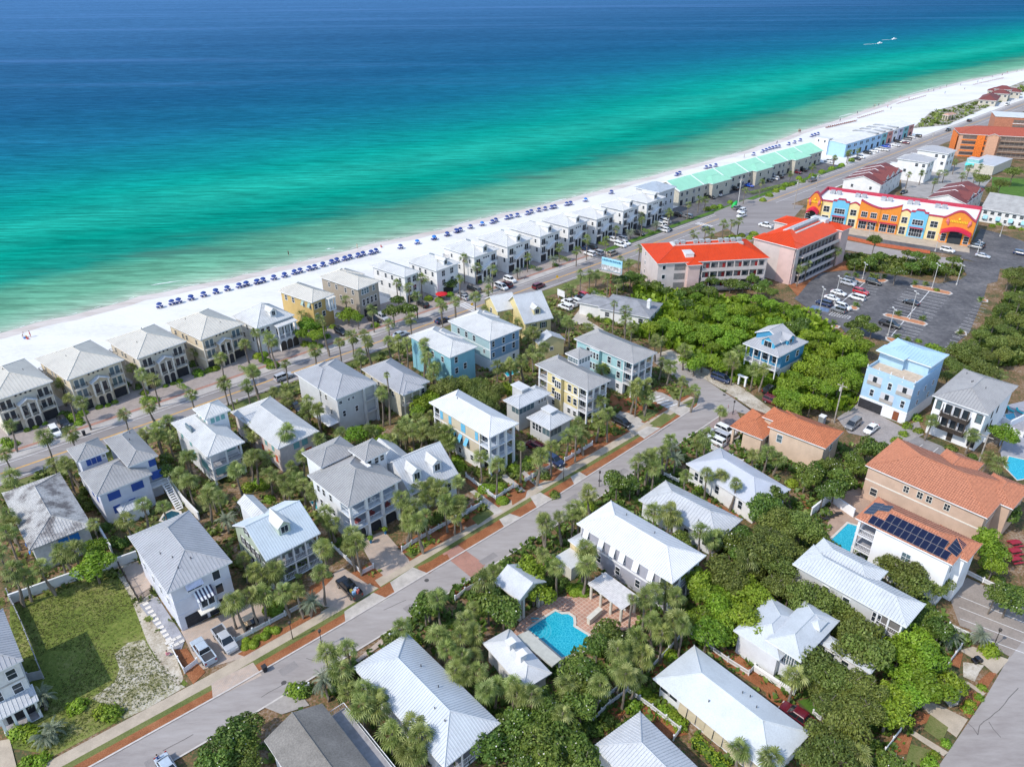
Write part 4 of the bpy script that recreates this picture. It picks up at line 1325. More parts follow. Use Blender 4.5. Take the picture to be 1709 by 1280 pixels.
# ---------------------------------------------------------------- inland row behind the beach road
BLUE = siding('royal_blue_shutter', (0.02, 0.07, 0.30), 0.3)
BLUE2 = mat('bright_blue_shutter', (0.02, 0.17, 0.50), 0.6, 0.08)
TEAL = siding('teal_shutter', (0.16, 0.36, 0.36), 0.3)
CORAL = mat('coral_shutter', (0.55, 0.12, 0.06), 0.6)
LAV = siding('lavender_white_siding', (0.62, 0.63, 0.69))
GRIME = metal_roof('weathered_grey_roof', (0.50, 0.49, 0.47), 0.30, 0.8, (0.20, 0.185, 0.18))
CREAM = siding('cream_siding', (0.62, 0.57, 0.44))
PALEGREY = siding('warm_grey_siding', (0.53, 0.53, 0.52))
SAGE = siding('sage_siding', (0.44, 0.51, 0.40))
AQUA = siding('aqua_siding', (0.22, 0.46, 0.54))
AQUA2 = siding('blue_green_siding', (0.36, 0.50, 0.52))
DUSK = siding('dusk_blue_siding', (0.20, 0.33, 0.46))
PALEY = siding('pale_yellow_siding', (0.68, 0.57, 0.29))
BEIGE = siding('beige_siding', (0.56, 0.48, 0.35))
SKY = siding('powder_blue_siding', (0.37, 0.54, 0.69))
DEEP = siding('deep_blue_siding', (0.055, 0.25, 0.42))
SHUT_B = mat('pale_blue_shutter', (0.13, 0.40, 0.58), 0.6, 0.08)
SHUT_W = mat('white_shutter', (0.72, 0.73, 0.74), 0.6, 0.05)
PEACH = mat('peach_stucco', (0.60, 0.45, 0.33), 0.85, 0.07, 0.4, 0.08, 8)
PEACH2 = mat('salmon_stucco', (0.55, 0.39, 0.29), 0.85, 0.07, 0.4, 0.08, 8)
WBRIGHT = mat('bright_white_stucco', (0.78, 0.78, 0.79), 0.75, 0.05, 0.4)

# grimy roofed house at the left
h = Building('house', 'low house with streaky weathered grey roof and bright blue shutters', 'weathered roof house', 'p 49.1 918.1 2 822.5 155 875.8 98.9 789.3', 5.5)
b = h.block('p 49.1 918.1 2 822.5 155 875.8 98.9 789.3', 5.5, mat('dull_white_stucco', (0.52, 0.52, 0.52), 0.85, 0.1), GRIME, 'hip', 0.36, rib=0.45, axis='y', fascia=GRIME)
h.panels(b, 'F', [0.52, 0.72], 4.1, 1.5, 1.5, BLUE2)
h.panel(b, 'F', h.wlen(b, 'F') * 0.38, 1.8, 1.2, 1.2, BLUE2, 'shutter', 0.05, 0.6)
for u in (0.12, 0.25):
 h.panel(b, 'L', u * h.wlen(b, 'L'), 3.6, 1.0, 1.6, BLUE2, 'shutter', 0.05, 0.4)

# white house with royal blue shutters
h = Building('house', 'white three storey house with royal blue shutters and grey metal roofs', 'blue shuttered white house', 'G 590 688 478 548 930 552', 7.2)
b = h.block('G 590 688 478 548 930 552', 7.2, LAV, ROOF_G, 'hip', 0.42)
r2 = h.rect('G 800 505 612 348 965 438', 9.0)
b2 = h.block((r2[0], r2[1], r2[2], r2[3]), 9.0, LAV, ROOF_G, 'hip', 0.38)
r3 = h.rect('G 470 482 405 400 665 408', 9.0)
b3 = h.block(r3, 9.0, LAV, ROOF_G, 'hip', 0.5)
h.panels(b3, 'F', [0.3, 0.5, 0.7], 7.7, 0.8, 1.3, BLUE)
h.win(b3, 'F', [0.9], 8.0, 0.5, 0.5)
n = h.wlen(b, 'F')
h.panels(b, 'F', [0.2, 0.32, 0.68, 0.8], 5.6, 1.1, 1.6, BLUE)
h.panels(b, 'F', [0.24, 0.56], 2.6, 1.2, 1.6, BLUE)
h.panels(b2, 'F', [0.86], 7.6, 1.3, 1.4, BLUE)
h.panel(b2, 'F', h.wlen(b2, 'F') * 0.88, 4.9, 2.2, 1.5, BLUE, 'awning', 0.05, 0.7)
h.panels(b, 'L', [0.3, 0.6], 4.6, 1.0, 1.4, BLUE)
x, y = b2.w[2] + 0.2, b.w[1] + 1.5
m = MB().box(b.w[2] + 0.05, b.w[1] + 0.5, 3.3, b.w[2] + 3.6, b.w[1] + 4.0, 3.5)
m.obj('landing', WHITE, h.t)
h.railing((b.w[2] + 0.1, b.w[1] + 0.5), (b.w[2] + 3.6, b.w[1] + 0.5), 3.5)
h.railing((b.w[2] + 3.6, b.w[1] + 0.5), (b.w[2] + 3.6, b.w[1] + 4.0), 3.5)
h.stairs((b.w[2] + 2.6, b.w[1] + 0.4), (0, -1), 1.2, 0, 3.4, WHITE, 12)
p = h.block((b.r[0] + 2.5, b.r[1] - 2.0, b.r[0] + 7.5, b.r[1] + 1.5), 2.9, WHITE, ROOF_P, 'hip', 0.35, o=0.3)
h.vents(b2, 2)

# white and teal tower house
h = Building('house', 'white house with square lookout tower and teal shuttered porches', 'teal tower house', 'G 1265 452 1045 240 1495 355', 7.4)
b = h.block('G 1265 452 1045 240 1495 355', 7.4, WSIDE, ROOF_W, 'hip', 0.42, inset={'F': 2.2})
r3 = h.rect('G 1250 222 1175 155 1408 160', 10.4)
b3 = h.block(r3, 10.4, WSIDE, ROOF_W, 'hip', 0.5)
h.panels(b3, 'F', [0.25, 0.5, 0.75], 9.2, 0.8, 1.1, TEAL)
h.panels(b3, 'L', [0.3, 0.7], 9.2, 0.7, 1.1, TEAL)
h.porch(b, 'F', [4.0, 1.4], 3, m=WHITE)
n = b.out[2] - b.out[0]
pb = Block(); pb.w = b.out
h.panel(pb, 'F', n * 0.3, 2.9, n * 0.42, 1.6, TEAL, 'shutter_screen', 0.05)
h.panels(b, 'F', [0.72, 0.86], 5.8, 0.9, 1.6, TEAL)
h.panels(b, 'F', [0.75], 2.5, 1.6, 1.4, TEAL)
h.panels(b, 'L', [0.05, 0.16, 0.45], 3.2, 1.6, 1.8, TEAL)
h.panels(b, 'L', [0.5, 0.8], 5.8, 1.0, 1.5, TEAL)
MB().box(b.r[0] + 1.2, b.r[1] + (b.r[3] - b.r[1]) * 0.55, 7.7, b.r[0] + 1.5, b.r[1] + (b.r[3] - b.r[1]) * 0.72, 9.0).obj('skylight', GLASS2, h.t)

# coral shutters, white roof
h = Building('house', 'pale pink house with long bright white roof and coral trim behind palms', 'pink house with white roof', 'H 305 402 18 172 558 290', 6.2)
b = h.block('H 305 402 18 172 558 290', 6.2, mat('faded_pink_stucco', (0.60, 0.52, 0.48), 0.85, 0.07), ROOF_W, 'hip', 0.34, rib=0.5)
h.panels(b, 'F', [0.45, 0.68], 4.8, 1.3, 1.4, TEAL)
h.panels(b, 'F', [0.75], 2.3, 1.4, 1.6, CORAL)
h.panels(b, 'L', [0.15, 0.3], 4.5, 1.0, 1.2, TEAL)
h.panels(b, 'L', [0.1, 0.25, 0.4], 2.4, 0.9, 1.6, CORAL)
h.block((b.r[0] + 0.3, b.r[1] + (b.r[3] - b.r[1]) * 0.62, b.r[0] + 5, b.r[1] + (b.r[3] - b.r[1]) * 0.82), 6.3, WSIDE, ROOF_P, 'gablex', 0.5, o=0.3)

# grey three storey house
h = Building('house', 'tall pale grey house with grey metal roof and stacked rear porches', 'tall pale grey house', 'B 655 1062 430 885 903 942', 9.4)
b = h.block('B 655 1062 430 885 903 942', 9.4, PALEGREY, ROOF_GB, 'hip', 0.40)
W, L = b.r[2] - b.r[0], b.r[3] - b.r[1]
h.block((b.r[0] - 0.2, b.r[1] + L * 0.42, b.r[2] - W * 0.25, b.r[3] + 0.5), 9.5, PALEGREY, ROOF_GB, 'hip', 0.42)
h.win(b, 'F', [0.08], 7.9, 0.8, 0.7)
h.win(b, 'F', [0.3, 0.42], 7.9, 0.6, 0.6)
h.win(b, 'F', [0.14], 4.9, 0.7, 1.4)
h.win(b, 'F', [0.48], 4.9, 0.7, 1.3)
n = h.wlen(b, 'F')
p = h.block((b.r[0] + W * 0.6, b.r[1] - 0.6, b.r[2] + 0.2, b.r[1] + 4), 9.35, PALEGREY, None, 'flat', o=0.55, inset={'F': 2.0}, z0=0)
h.porch(p, 'F', [6.2, 3.2], 2, m=PALEGREY, top=9.4, w=0.5)
h.win(b, 'L', [0.3, 0.45, 0.8], 7.6, 0.7, 1.2, TRIMT)
h.win(b, 'L', [0.2, 0.6], 4.6, 0.7, 1.2, TRIMT)
g = MB().box(b.w[0] - 2.6, b.w[1] + 0.5, 2.9, b.w[0], b.w[1] + L * 0.5, 3.05)
g.obj('deck', WHITE, h.t)
h.railing((b.w[0] - 2.5, b.w[1] + 0.5), (b.w[0] - 2.5, b.w[1] + L * 0.5), 3.05)

# second grey one
h = Building('house', 'cream house with blue grey roof partly hidden behind thick trees', 'cream house with blue grey roof', 'B 1045 1015 818 862 1232 936', 6.8)
b = h.block('B 1045 1015 818 862 1232 936', 6.8, CREAM, ROOF_GB, 'hip', 0.44)
W, L = b.r[2] - b.r[0], b.r[3] - b.r[1]
p = h.block((b.r[0] + 0.3, b.r[1] - 1.2, b.r[0] + W * 0.72, b.r[1] + 5), 6.7, CREAM, ROOF_GB, 'hip', 0.4, inset={'F': 1.4})
h.porch(p, 'F', [3.4], 3, m=mat('cream_trim2', (0.66, 0.62, 0.52)))
h.win(b, 'L', [0.2, 0.4, 0.6, 0.8], 5.0, 0.8, 1.4, WHITE)
h.win(b, 'F', [0.85], 4.8, 0.8, 1.5)

# aqua pair
h = Building('house', 'aqua house with bright white hipped roof and tall palms against its wall', 'aqua house', 'I 370 207 113 75 542 142', 9.0)
b = h.block('I 370 207 113 75 542 142', 9.0, AQUA, ROOF_W, 'hip', 0.38, rib=0.5)
W, L = b.r[2] - b.r[0], b.r[3] - b.r[1]
h.block((b.r[0] + W * 0.3, b.r[1] + L * 0.35, b.r[2] + 0.5, b.r[1] + L * 0.85), 9.1, AQUA, ROOF_W, 'hip', 0.38, rib=0.5)
h.win(b, 'F', [0.22], 7.4, 0.9, 1.5)
h.win(b, 'F', [0.58], 4.9, 0.9, 1.5)
h.win(b, 'F', [0.22], 4.5, 0.9, 1.4)
p = h.block((b.r[0] + 0.1, b.r[1] + L * 0.62, b.r[0] + 2.0, b.r[3] - 0.1), 8.8, AQUA, None, 'flat', o=0.4)
h.win(b, 'L', [0.2, 0.45], 7.0, 0.9, 1.4)
h.panels(b, 'L', [0.72, 0.82, 0.92], 7.2, 1.1, 1.6, WHITE, 'door')

h = Building('house', 'blue green three storey house with white ground floor and pale roof', 'blue green house', 'C 430 1057 172 935 628 980', 9.0)
b = h.block('C 430 1057 172 935 628 980', 9.0, AQUA2, ROOF_W, 'hip', 0.38, rib=0.5)
W, L = b.r[2] - b.r[0], b.r[3] - b.r[1]
h.block((b.r[0] + W * 0.35, b.r[1] + L * 0.55, b.r[2] + 0.5, b.r[1] + L * 0.9), 9.1, AQUA2, ROOF_W, 'hip', 0.38, rib=0.5)
bb = h.block((b.w[0] - 0.03, b.w[1] - 0.05, b.w[2] + 0.03, b.w[3]), 3.0, WSIDE, None, 'flat', o=0.0)
h.panel(b, 'F', h.wlen(b, 'F') / 2, 5.9, h.wlen(b, 'F') - 0.1, 5.7, DUSK, 'siding_face', 0.03)
h.win(bb, 'F', [0.1, 0.45, 0.8], 7.4, 0.8, 1.5)
h.win(bb, 'F', [0.45, 0.8], 4.9, 0.9, 1.6)
h.win(bb, 'F', [0.1], 4.4, 0.8, 1.2)
h.win(bb, 'F', [0.8], 1.7, 0.8, 1.4)
h.band(b, [5.9, 3.0], WHITE, 0.06)
h.win(b, 'L', [0.15], 4.9, 0.7, 1.0)
h.win(b, 'L', [0.4, 0.6, 0.8], 7.2, 0.9, 1.5)

# yellow cottage with dormers and yellow outbuilding
h = Building('house', 'pale yellow cottage with steep blue white gable roof and teal dormer', 'yellow gabled cottage', 'C 628 972 530 835 803 905', 5.6)
r = h.rect('C 628 972 530 835 803 905', 5.6)
b = h.block(r, 5.6, PALEY, ROOF_P, 'gablex', 0.78, o=0.5, rib=0.45)
W, L = r[2] - r[0], r[3] - r[1]
h.dormer(b, 'F', W * 0.52, 1.6, 2.0, 1.7, PALEY, ROOF_W, 0.7, ww=1.1, wh=1.2)
w2 = h.block((r[0] - 4.5, r[1] + L * 0.55, r[0] + 2.5, r[3] + 3), 7.0, PALEY, ROOF_W, 'gablex', 0.6, o=0.4, rib=0.5)
h.win(w2, 'L', [0.5], 5.6, 1.0, 1.4)
for u in (0.3, 0.7):
 h.win(b, 'F', [u], 3.9, 1.0, 1.6, WHITE, GLASS, 2, 2, shut=mat('dark_green_shutter', (0.05, 0.10, 0.08)))
 h.win(b, 'R', [u], 4.3, 1.0, 1.6)
h.win(b, 'F', [0.25, 0.6], 1.6, 1.0, 1.5)
h = Building('outbuilding', 'small yellow outbuilding with pale gable roof and round window', 'yellow outbuilding', 'C 728 1078 695 1050 893 1050', 4.6)
b = h.block('C 728 1078 690 1045 893 1050', 4.6, PALEY, ROOF_P, 'gabley', 0.5, o=0.3, rib=0.5, axis='y')
h.win(b, 'F', [0.5], 2.6, 0.9, 0.9)

# grey shingled bungalow
h = Building('bungalow', 'low white bungalow with grey shingle hip roof and white chimney', 'grey shingled bungalow', 'J 655 352 345 318 785 285', 3.9)
r = h.rect('J 655 352 345 318 785 285', 3.9)
b = h.block('J 655 352 345 318 785 285', 3.9, WSTUC, ROOF_SLATE, 'hip', 0.32, rib=0, yaw=None) if False else h.block(r, 3.9, WSTUC, ROOF_SLATE, 'hip', 0.32, rib=0)
W, L = r[2] - r[0], r[3] - r[1]
h.block((r[0] + W * 0.1, r[3] - 6, r[0] + W * 0.7, r[3] + 7), 3.95, WSTUC, ROOF_SLATE, 'hip', 0.32, rib=0)
h.chimney(r[0] + W * 0.45, r[1] + 2.2, 3.5, 7.0, 1.2, 0.9, WSTUC)
h.win(b, 'L', [0.15, 0.5, 0.85], 2.2, 1.3, 1.3)
h.win(b, 'F', [0.3, 0.6], 2.2, 1.3, 1.3)

# ---------------------------------------------------------------- street row
h = Building('house', 'pale lavender three storey house with striped awning over its bay window', 'lavender white house', 'p 278.9 990 213.3 895.5 386.7 937.7 316.4 850.9', 8.8)
b = h.block('p 278.9 990 213.3 895.5 386.7 937.7 316.4 850.9', 8.8, LAV, ROOF_GB, 'hip', 0.42, axis='y')
n = h.wlen(b, 'F')
BRZ = mat('brown_frame', (0.30, 0.26, 0.22))
h.win(b, 'F', [0.77], 7.3, 1.1, 1.7, WHITE, GLASS, 1, 1)
h.win(b, 'F', [0.77], 4.5, 1.1, 1.8, WHITE, GLASS, 1, 1)
h.win(b, 'F', [0.38], 7.0, 2.2, 0.7, WHITE, GLASS, 2, 1)
h.panel(b, 'F', n * 0.38, 7.9, 2.6, 1.3, mat('lilac_awning', (0.52, 0.54, 0.68)), 'awning', 0.05, 0.5)
bay = h.block((b.w[0] + n * 0.36, b.w[1] - 1.1, b.w[0] + n * 0.64, b.w[1] + 0.5), 5.0, LAV, None, 'flat', o=0, z0=2.9)
h.win(bay, 'F', [0.3, 0.7], 4.1, 1.0, 1.3, WHITE, GLASS, 1, 1)
aw = MB()
for i in range(10):
 x0 = b.w[0] + n * 0.33 + i * n * 0.031
 aw.add([(x0, b.w[1] - 0.02, 6.2), (x0 + n * 0.031, b.w[1] - 0.02, 6.2), (x0 + n * 0.031, b.w[1] - 1.6, 5.2), (x0, b.w[1] - 1.6, 5.2), (x0, b.w[1] - 0.02, 6.1), (x0 + n * 0.031, b.w[1] - 0.02, 6.1), (x0 + n * 0.031, b.w[1] - 1.6, 5.1), (x0, b.w[1] - 1.6, 5.1)], [(3, 2, 1, 0), (4, 5, 6, 7), (2, 3, 7, 6)], i % 2)
aw.obj('striped_awning', [SHUT_W, mat('navy_stripe', (0.05, 0.05, 0.09))], h.t)
MB().box(bay.w[0] - 0.4, bay.w[1] - 0.8, 2.75, bay.w[2] + 0.4, b.w[1], 2.9).obj('bay_shelf', TRIMT, h.t)
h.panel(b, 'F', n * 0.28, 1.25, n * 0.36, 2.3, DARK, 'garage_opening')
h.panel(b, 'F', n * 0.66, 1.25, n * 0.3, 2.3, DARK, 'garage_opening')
h.win(b, 'L', [0.12, 0.3, 0.45, 0.75], 6.9, 0.7, 1.4, WHITE)
h.win(b, 'L', [0.2, 0.4, 0.6, 0.85], 4.0, 0.8, 1.5, WHITE)
h.band(b, [5.75, 3.0], LAV, 0.04, 0.2, False)
h.vents(b, 4)

h = Building('house', 'sage green house with pale blue metal gable roof and single dormer', 'sage dormered house', 'H 235 1080 22 868 570 915', 6.6)
r = h.rect('H 235 1080 22 868 570 915', 6.6)
b = h.block(r, 6.6, SAGE, metal_roof('ice_blue_metal_roof', (0.50, 0.56, 0.60), 0.08), 'gablex', 0.56, o=0.35, rib=0.45, inset={'F': 2.6})
W, L = r[2] - r[0], r[3] - r[1]
h.porch(b, 'F', [3.3, 0.35], 5, m=WHITE, w=0.24)
h.dormer(b, 'F', W * 0.5, L * 0.2, 2.0, 1.7, SAGE, ROOF_W, 0.9, ww=1.2, wh=1.3)
h.block((r[0] + W * 0.32, r[3] - 3, r[0] + W * 0.62, r[3] + 4.5), 7.4, WSIDE, ROOF_W, 'gabley', 0.6, o=0.3)
h.win(b, 'L', [0.12, 0.3, 0.5, 0.7], 4.9, 0.8, 1.6, WHITE, GLASS, 2, 2, shut=DARK)
h.win(b, 'L', [0.12, 0.3, 0.5, 0.7], 1.9, 0.8, 1.6, WHITE, GLASS, 2, 2, shut=DARK)
h.win(b, 'L', [0.45], 8.3, 0.8, 1.4, WHITE, GLASS, 2, 2, shut=DARK)
h.win(b, 'F', [0.15, 0.38, 0.62, 0.85], 4.8, 1.1, 2.1, WHITE)
h.win(b, 'F', [0.15, 0.38, 0.62, 0.85], 1.6, 1.1, 2.1, WHITE)
for i in range(5):
 ch = MB()
 cx, cy, z = b.w[0] + W * (0.25 + 0.13 * i), b.out[1] + 1.1, 3.3
 ch.box(cx - .28, cy - .28, z + .38, cx + .28, cy + .28, z + .46)
 ch.box(cx - .28, cy + .2, z + .46, cx + .28, cy + .28, z + 1.1)
 for a, c in ((-.24, -.24), (.24, -.24), (-.24, .24), (.24, .24)):
  ch.box(cx + a - .03, cy + c - .03, z, cx + a + .03, cy + c + .03, z + .4)
 o = ch.obj('porch_chair', WHITE)
 o.matrix_world = Matrix.Translation(h.o) @ Matrix.Rotation(h.yaw, 4, 'Z')
 auto(tag(o, None, 'chair', 'white chairs on the sage house porch'), 'white porch chair', h.o)
 o['label'] = ('leftmost', 'second', 'third', 'fourth', 'rightmost')[i] + ' white chair on the upper porch of the sage green house'
 AUTO.pop()

PORCHB = mat('pale_blue_porch_floor', (0.42, 0.48, 0.56), 0.7, 0.08)
h = Building('house', 'large white house with grey metal roof, double front galleries and tower room', 'white double gallery house', 'H 735 757 485 560 1062 588', 9.0)
b = h.block('H 735 757 485 560 1062 588', 9.0, WSIDE, ROOF_G, 'hip', 0.44, rib=0.5, inset={'F': 3.0})
W, L = b.r[2] - b.r[0], b.r[3] - b.r[1]
h.porch(b, 'F', [6.0, 3.0], 4, m=WHITE, floor=PORCHB, w=0.5)
base = h.block((b.out[0] - 0.02, b.out[1] + 0.6, b.out[2] + 0.02, b.w[1] + 0.2), 2.75, WSTUC, None, 'flat', o=0.0)
h.arched(base, 'F', [0.17, 0.5, 0.83], 0.05, 2.4, 2.45, DARK, 'garage_arch', 0.06)
h.win(b, 'F', [0.2, 0.5, 0.8], 7.4, 1.6, 2.2, WHITE, GLASS, 2, 1)
h.win(b, 'F', [0.2, 0.5, 0.8], 4.4, 1.6, 2.2, WHITE, GLASS, 2, 1)
r2 = h.rect('H 565 525 495 445 800 400', 10.0)
b2 = h.block((r2[0], max(r2[1], b.r[1] + L * 0.45), r2[2], r2[3] + 2.0), 10.0, WSIDE, ROOF_G, 'hip', 0.36, rib=0.5)
r3 = h.rect('H 835 480 735 402 992 405', 11.0)
b3 = h.block(r3, 11.0, WSIDE, ROOF_G, 'hip', 0.45, rib=0.5)
h.win(b3, 'F', [0.15, 0.5, 0.78], 9.7, 0.8, 1.2)
h.block((r3[0] - 2.2, r3[1] - 1.0, r3[0] + 0.6, r3[1] + 1.5), 10.4, WSTUC, None, 'flat', o=0.0, z0=8)
h.win(b, 'L', [0.35, 0.6, 0.8], 7.0, 0.8, 1.4)
h.win(b, 'L', [0.3, 0.55, 0.75], 4.0, 0.8, 1.4)
for k, (u, z) in enumerate(((0.2, 3.0), (0.5, 3.0), (0.55, 6.0), (0.85, 3.0))):
 o = MB().box(-.4, -.35, 0.15, .4, .35, .45).box(-.4, .2, .45, .4, .35, .95).box(-.5, -.35, .15, -.4, .35, .65).box(.4, -.35, .15, .5, .35, .65).obj('porch_chair', mat('rose_fabric', (0.30, 0.09, 0.09)) if z < 4 else SHUT_W)
 q = Matrix.Translation(h.o) @ Matrix.Rotation(h.yaw, 4, 'Z')
 o.matrix_world = q @ Matrix.Translation((b.out[0] + (b.out[2] - b.out[0]) * u, b.out[1] + 1.4, z)) @ Matrix.Rotation(0.5, 4, 'Z')
 tag(o, ('dark rose armchair at the left of the lower gallery', 'dark rose armchair in the middle of the lower gallery', 'white armchair on the upper gallery', 'dark rose armchair at the right of the lower gallery')[k], 'armchair', 'armchairs on the galleries')

h = Building('house', 'small white house with two gabled dormers on its pale roof', 'white twin dormer house', 'H 1118 682 1410 550', 5.0, depth=12.0)
b = h.block(h.full, 5.0, WSIDE, ROOF_P, 'gablex', 0.72, o=0.4, rib=0.5)
x0, y0, x1, y1 = h.full
for u in (0.24, 0.66):
 h.dormer(b, 'F', (x1 - x0) * u, 1.7, 1.9, 1.9, WSIDE, ROOF_W, 0.8, ww=1.1, wh=1.4)
h.block((x0 + 0.5, y1 - 4, x0 + 6.5, y1 + 5.5), 5.2, WSIDE, ROOF_W, 'gabley', 0.7, o=0.4, rib=0.5)
h.win(b, 'F', [0.2, 0.5, 0.8], 2.6, 1.4, 1.8, WHITE, GLASS, 2, 2)
h.win(b, 'R', [0.3, 0.7], 3.0, 1.0, 1.6)

h = Building('house', 'tall beige house with pale blue shutters and blue floored galleries', 'beige blue shuttered house', 'p 816.2 731.6 715.7 671.2 865.3 706.4 765.7 649.9', 9.7)
b = h.block('p 816.2 731.6 715.7 671.2 865.3 706.4 765.7 649.9', 9.7, BEIGE, metal_roof('bright_white_metal_roof', (0.62, 0.625, 0.63), 0.07), 'hip', 0.40, rib=0.45, inset={'F': 3.0, 'B': 2.2}, axis='y')
W, L = b.r[2] - b.r[0], b.r[3] - b.r[1]
h.porch(b, 'F', [6.4, 3.3], 4, m=WHITE, floor=PORCHB, w=0.45)
h.porch(b, 'B', [6.4, 3.3], 3, m=WHITE)
lo = h.block((b.w[0] - 0.03, b.w[1] - 0.03, b.w[2] + 0.03, b.w[3] + 0.03), 3.2, WSTUC, None, 'flat', o=0.0)
h.band(b, [6.3], WHITE, 0.05, 0.25)
for u in (0.07, 0.42, 0.73, 0.95):
 h.panels(b, 'L', [u], 7.8, 0.9, 1.9, SHUT_B)
h.panels(b, 'L', [0.38], 7.8, 0.9, 1.9, SHUT_B)
for u in (0.3, 0.46, 0.62, 0.67):
 h.win(b, 'L', [u], 5.0, 0.9, 1.5)
 h.panel(b, 'L', h.wlen(b, 'L') * u, 5.1, 1.0, 1.7, SHUT_B, 'shutter', 0.06, 0.5, 0.06)
h.win(b, 'F', [0.2, 0.5, 0.8], 7.7, 1.4, 2.1, WHITE, GLASS, 2, 1)
h.win(b, 'F', [0.2, 0.5, 0.8], 4.7, 1.4, 2.1, WHITE, GLASS, 2, 1)
h.panels(b, 'F', [0.3, 0.7], 1.4, 2.0, 2.4, DARK, 'door')
h.win(lo, 'L', [0.2, 0.5, 0.8], 1.8, 0.9, 1.2)
h.vents(b, 1)

h = Building('house', 'small pale grey cottage of two pavilions with glazed corner porch', 'pale grey cottage', 'I 790 517 690 468 992 425', 6.4)
b = h.block('I 790 517 690 468 992 425', 6.4, PALEGREY, ROOF_P, 'hip', 0.42, rib=0.6)
r2 = h.rect('I 975 648 835 572 1132 580', 4.6)
b2 = h.block(r2, 4.6, PALEGREY, ROOF_P, 'hip', 0.46, rib=0.6, inset={})
for bb, z in ((b, 5.0), (b2, 3.0)):
 for fc in 'LF':
  n = h.wlen(bb, fc)
  lim = n * 0.45 if (fc == 'F' or bb is b) else n * 0.35
  for i in range(4):
   u = 0.6 + i * 1.15
   if u < min(lim, n) + 0.6:
    h.panel(bb, fc, u, z + 0.2, 1.0, 1.7, GLASS2, 'porch_pane', 0.04)
h.panels(b, 'L', [0.2, 0.5, 0.8], 6.05, 2.0, 0.25, BLUE2, 'blind')
h.win(b2, 'L', [0.5, 0.65, 0.8], 3.0, 0.9, 1.6)
h.win(b, 'F', [0.7, 0.8, 0.9], 5.2, 0.6, 0.8)
d = h.block((b.w[0] + 3.0, b.w[1] + 2.2, b.w[0] + 5.5, b.w[1] + 6), 8.4, PALEGREY, ROOF_W, 'flat', o=0.3)
d = h.block((b2.w[2] - 4.0, b2.w[1] + 2.0, b2.w[2] - 1.6, b2.w[1] + 5), 6.6, PALEGREY, ROOF_W, 'flat', o=0.3)

def gallery_house(name, label, short, pts, ze, wall, lower, roof, wins, back=False):
 h = Building(name, label, short, pts, ze)
 ins = {'F': 2.6}
 if back: ins['B'] = 3.0
 b = h.block(pts, ze, wall, roof, 'hip', 0.40, rib=0.5, inset=ins, axis='y')
 h.porch(b, 'F', [6.3, 3.3], 4, m=WHITE, floor=DECKING, w=0.32)
 if back: h.porch(b, 'B', [6.3, 3.3], 3, m=WHITE)
 lo = h.block((b.w[0] - 0.03, b.w[1] - 0.03, b.w[2] + 0.03, b.w[3] + 0.03), 3.1, lower, None, 'flat', o=0.0)
 for u in wins:
  h.win(lo, 'L', [u], 7.6, 1.0, 1.6)
  h.win(lo, 'L', [u], 4.7, 1.0, 1.6)
  h.win(lo, 'L', [u], 1.7, 0.9, 1.2)
 h.win(b, 'F', [0.2, 0.5, 0.8], 7.6, 1.4, 2.1, WHITE, GLASS, 2, 1)
 h.win(b, 'F', [0.2, 0.5, 0.8], 4.6, 1.4, 2.1, WHITE, GLASS, 2, 1)
 h.panels(b, 'F', [0.25, 0.7], 1.4, 2.0, 2.4, DARK, 'door')
 h.band(b, [6.2], WHITE, 0.06, 0.25)
 n = h.wlen(b, 'L')
 bp = h.block((b.w[0] - 1.0, b.w[1] + n * 0.46, b.w[0] + 2.0, b.w[1] + n * 0.66), ze - 0.1, wall, roof, 'flat', o=0.06, z0=0)
 h.win(bp, 'L', 3, 7.6, 0.6, 1.6)
 h.win(bp, 'L', 3, 4.7, 0.6, 1.6)
 return h, b
h, b = gallery_house('house', 'pale yellow three storey house with rooftop lookout and grey metal roof', 'yellow lookout house', 'I 1210 410 885 250 1357 347', 9.5, PALEY, WSIDE, ROOF_G, (0.1, 0.28, 0.78), True)
r3 = h.rect('I 1160 215 1062 185 1250 183', 12.0)
b3 = h.block(r3, 12.0, WSIDE, ROOF_G, 'hip', 0.5, o=0.5, rib=0.5)
h.win(b3, 'L', [0.15, 0.38, 0.62, 0.85], 10.9, 0.7, 1.1, WHITE, GLASS2)
h.win(b3, 'F', [0.15, 0.38, 0.62, 0.85], 10.9, 0.7, 1.1, WHITE, GLASS2)
h, b = gallery_house('house', 'aqua three storey house with stacked white balconies at the street bend', 'aqua gallery house', 'J 575 650 210 495 722 580', 9.5, siding('pale_aqua_siding', (0.33, 0.53, 0.55)), WSIDE, ROOF_G, (0.1, 0.3, 0.75))

# blue house right of the thicket
h = Building('house', 'deep blue house with grey roofs and white porches beside the thicket', 'deep blue house', 'p 1299.3 595 1238.1 573.5 1351.4 571.3', 7.6)
b = h.block('p 1299.3 595 1238.1 573.5 1351.4 571.3', 7.6, DEEP, ROOF_GB, 'hip', 0.5, rib=0.6, inset={'L': 2.2})
W, L = b.r[2] - b.r[0], b.r[3] - b.r[1]
h.porch(b, 'L', [3.4], 5, m=WHITE, w=0.25)
lo = h.block((b.w[0] - .03, b.w[1] - .03, b.w[2] + .03, b.w[3] + .03), 3.3, WSTUC, None, 'flat', o=0)
h.dormer(b, 'L', L * 0.42, 1.6, 3.6, 1.2, mat('azure_gable', (0.06, 0.33, 0.52)), ROOF_GB, 0.75, ww=2.0, wh=1.4)
h.dormer(b, 'F', W * 0.55, 1.6, 2.8, 1.4, mat('azure_gable', (0.06, 0.33, 0.52)), ROOF_GB, 0.6, ww=1.1, wh=1.1)
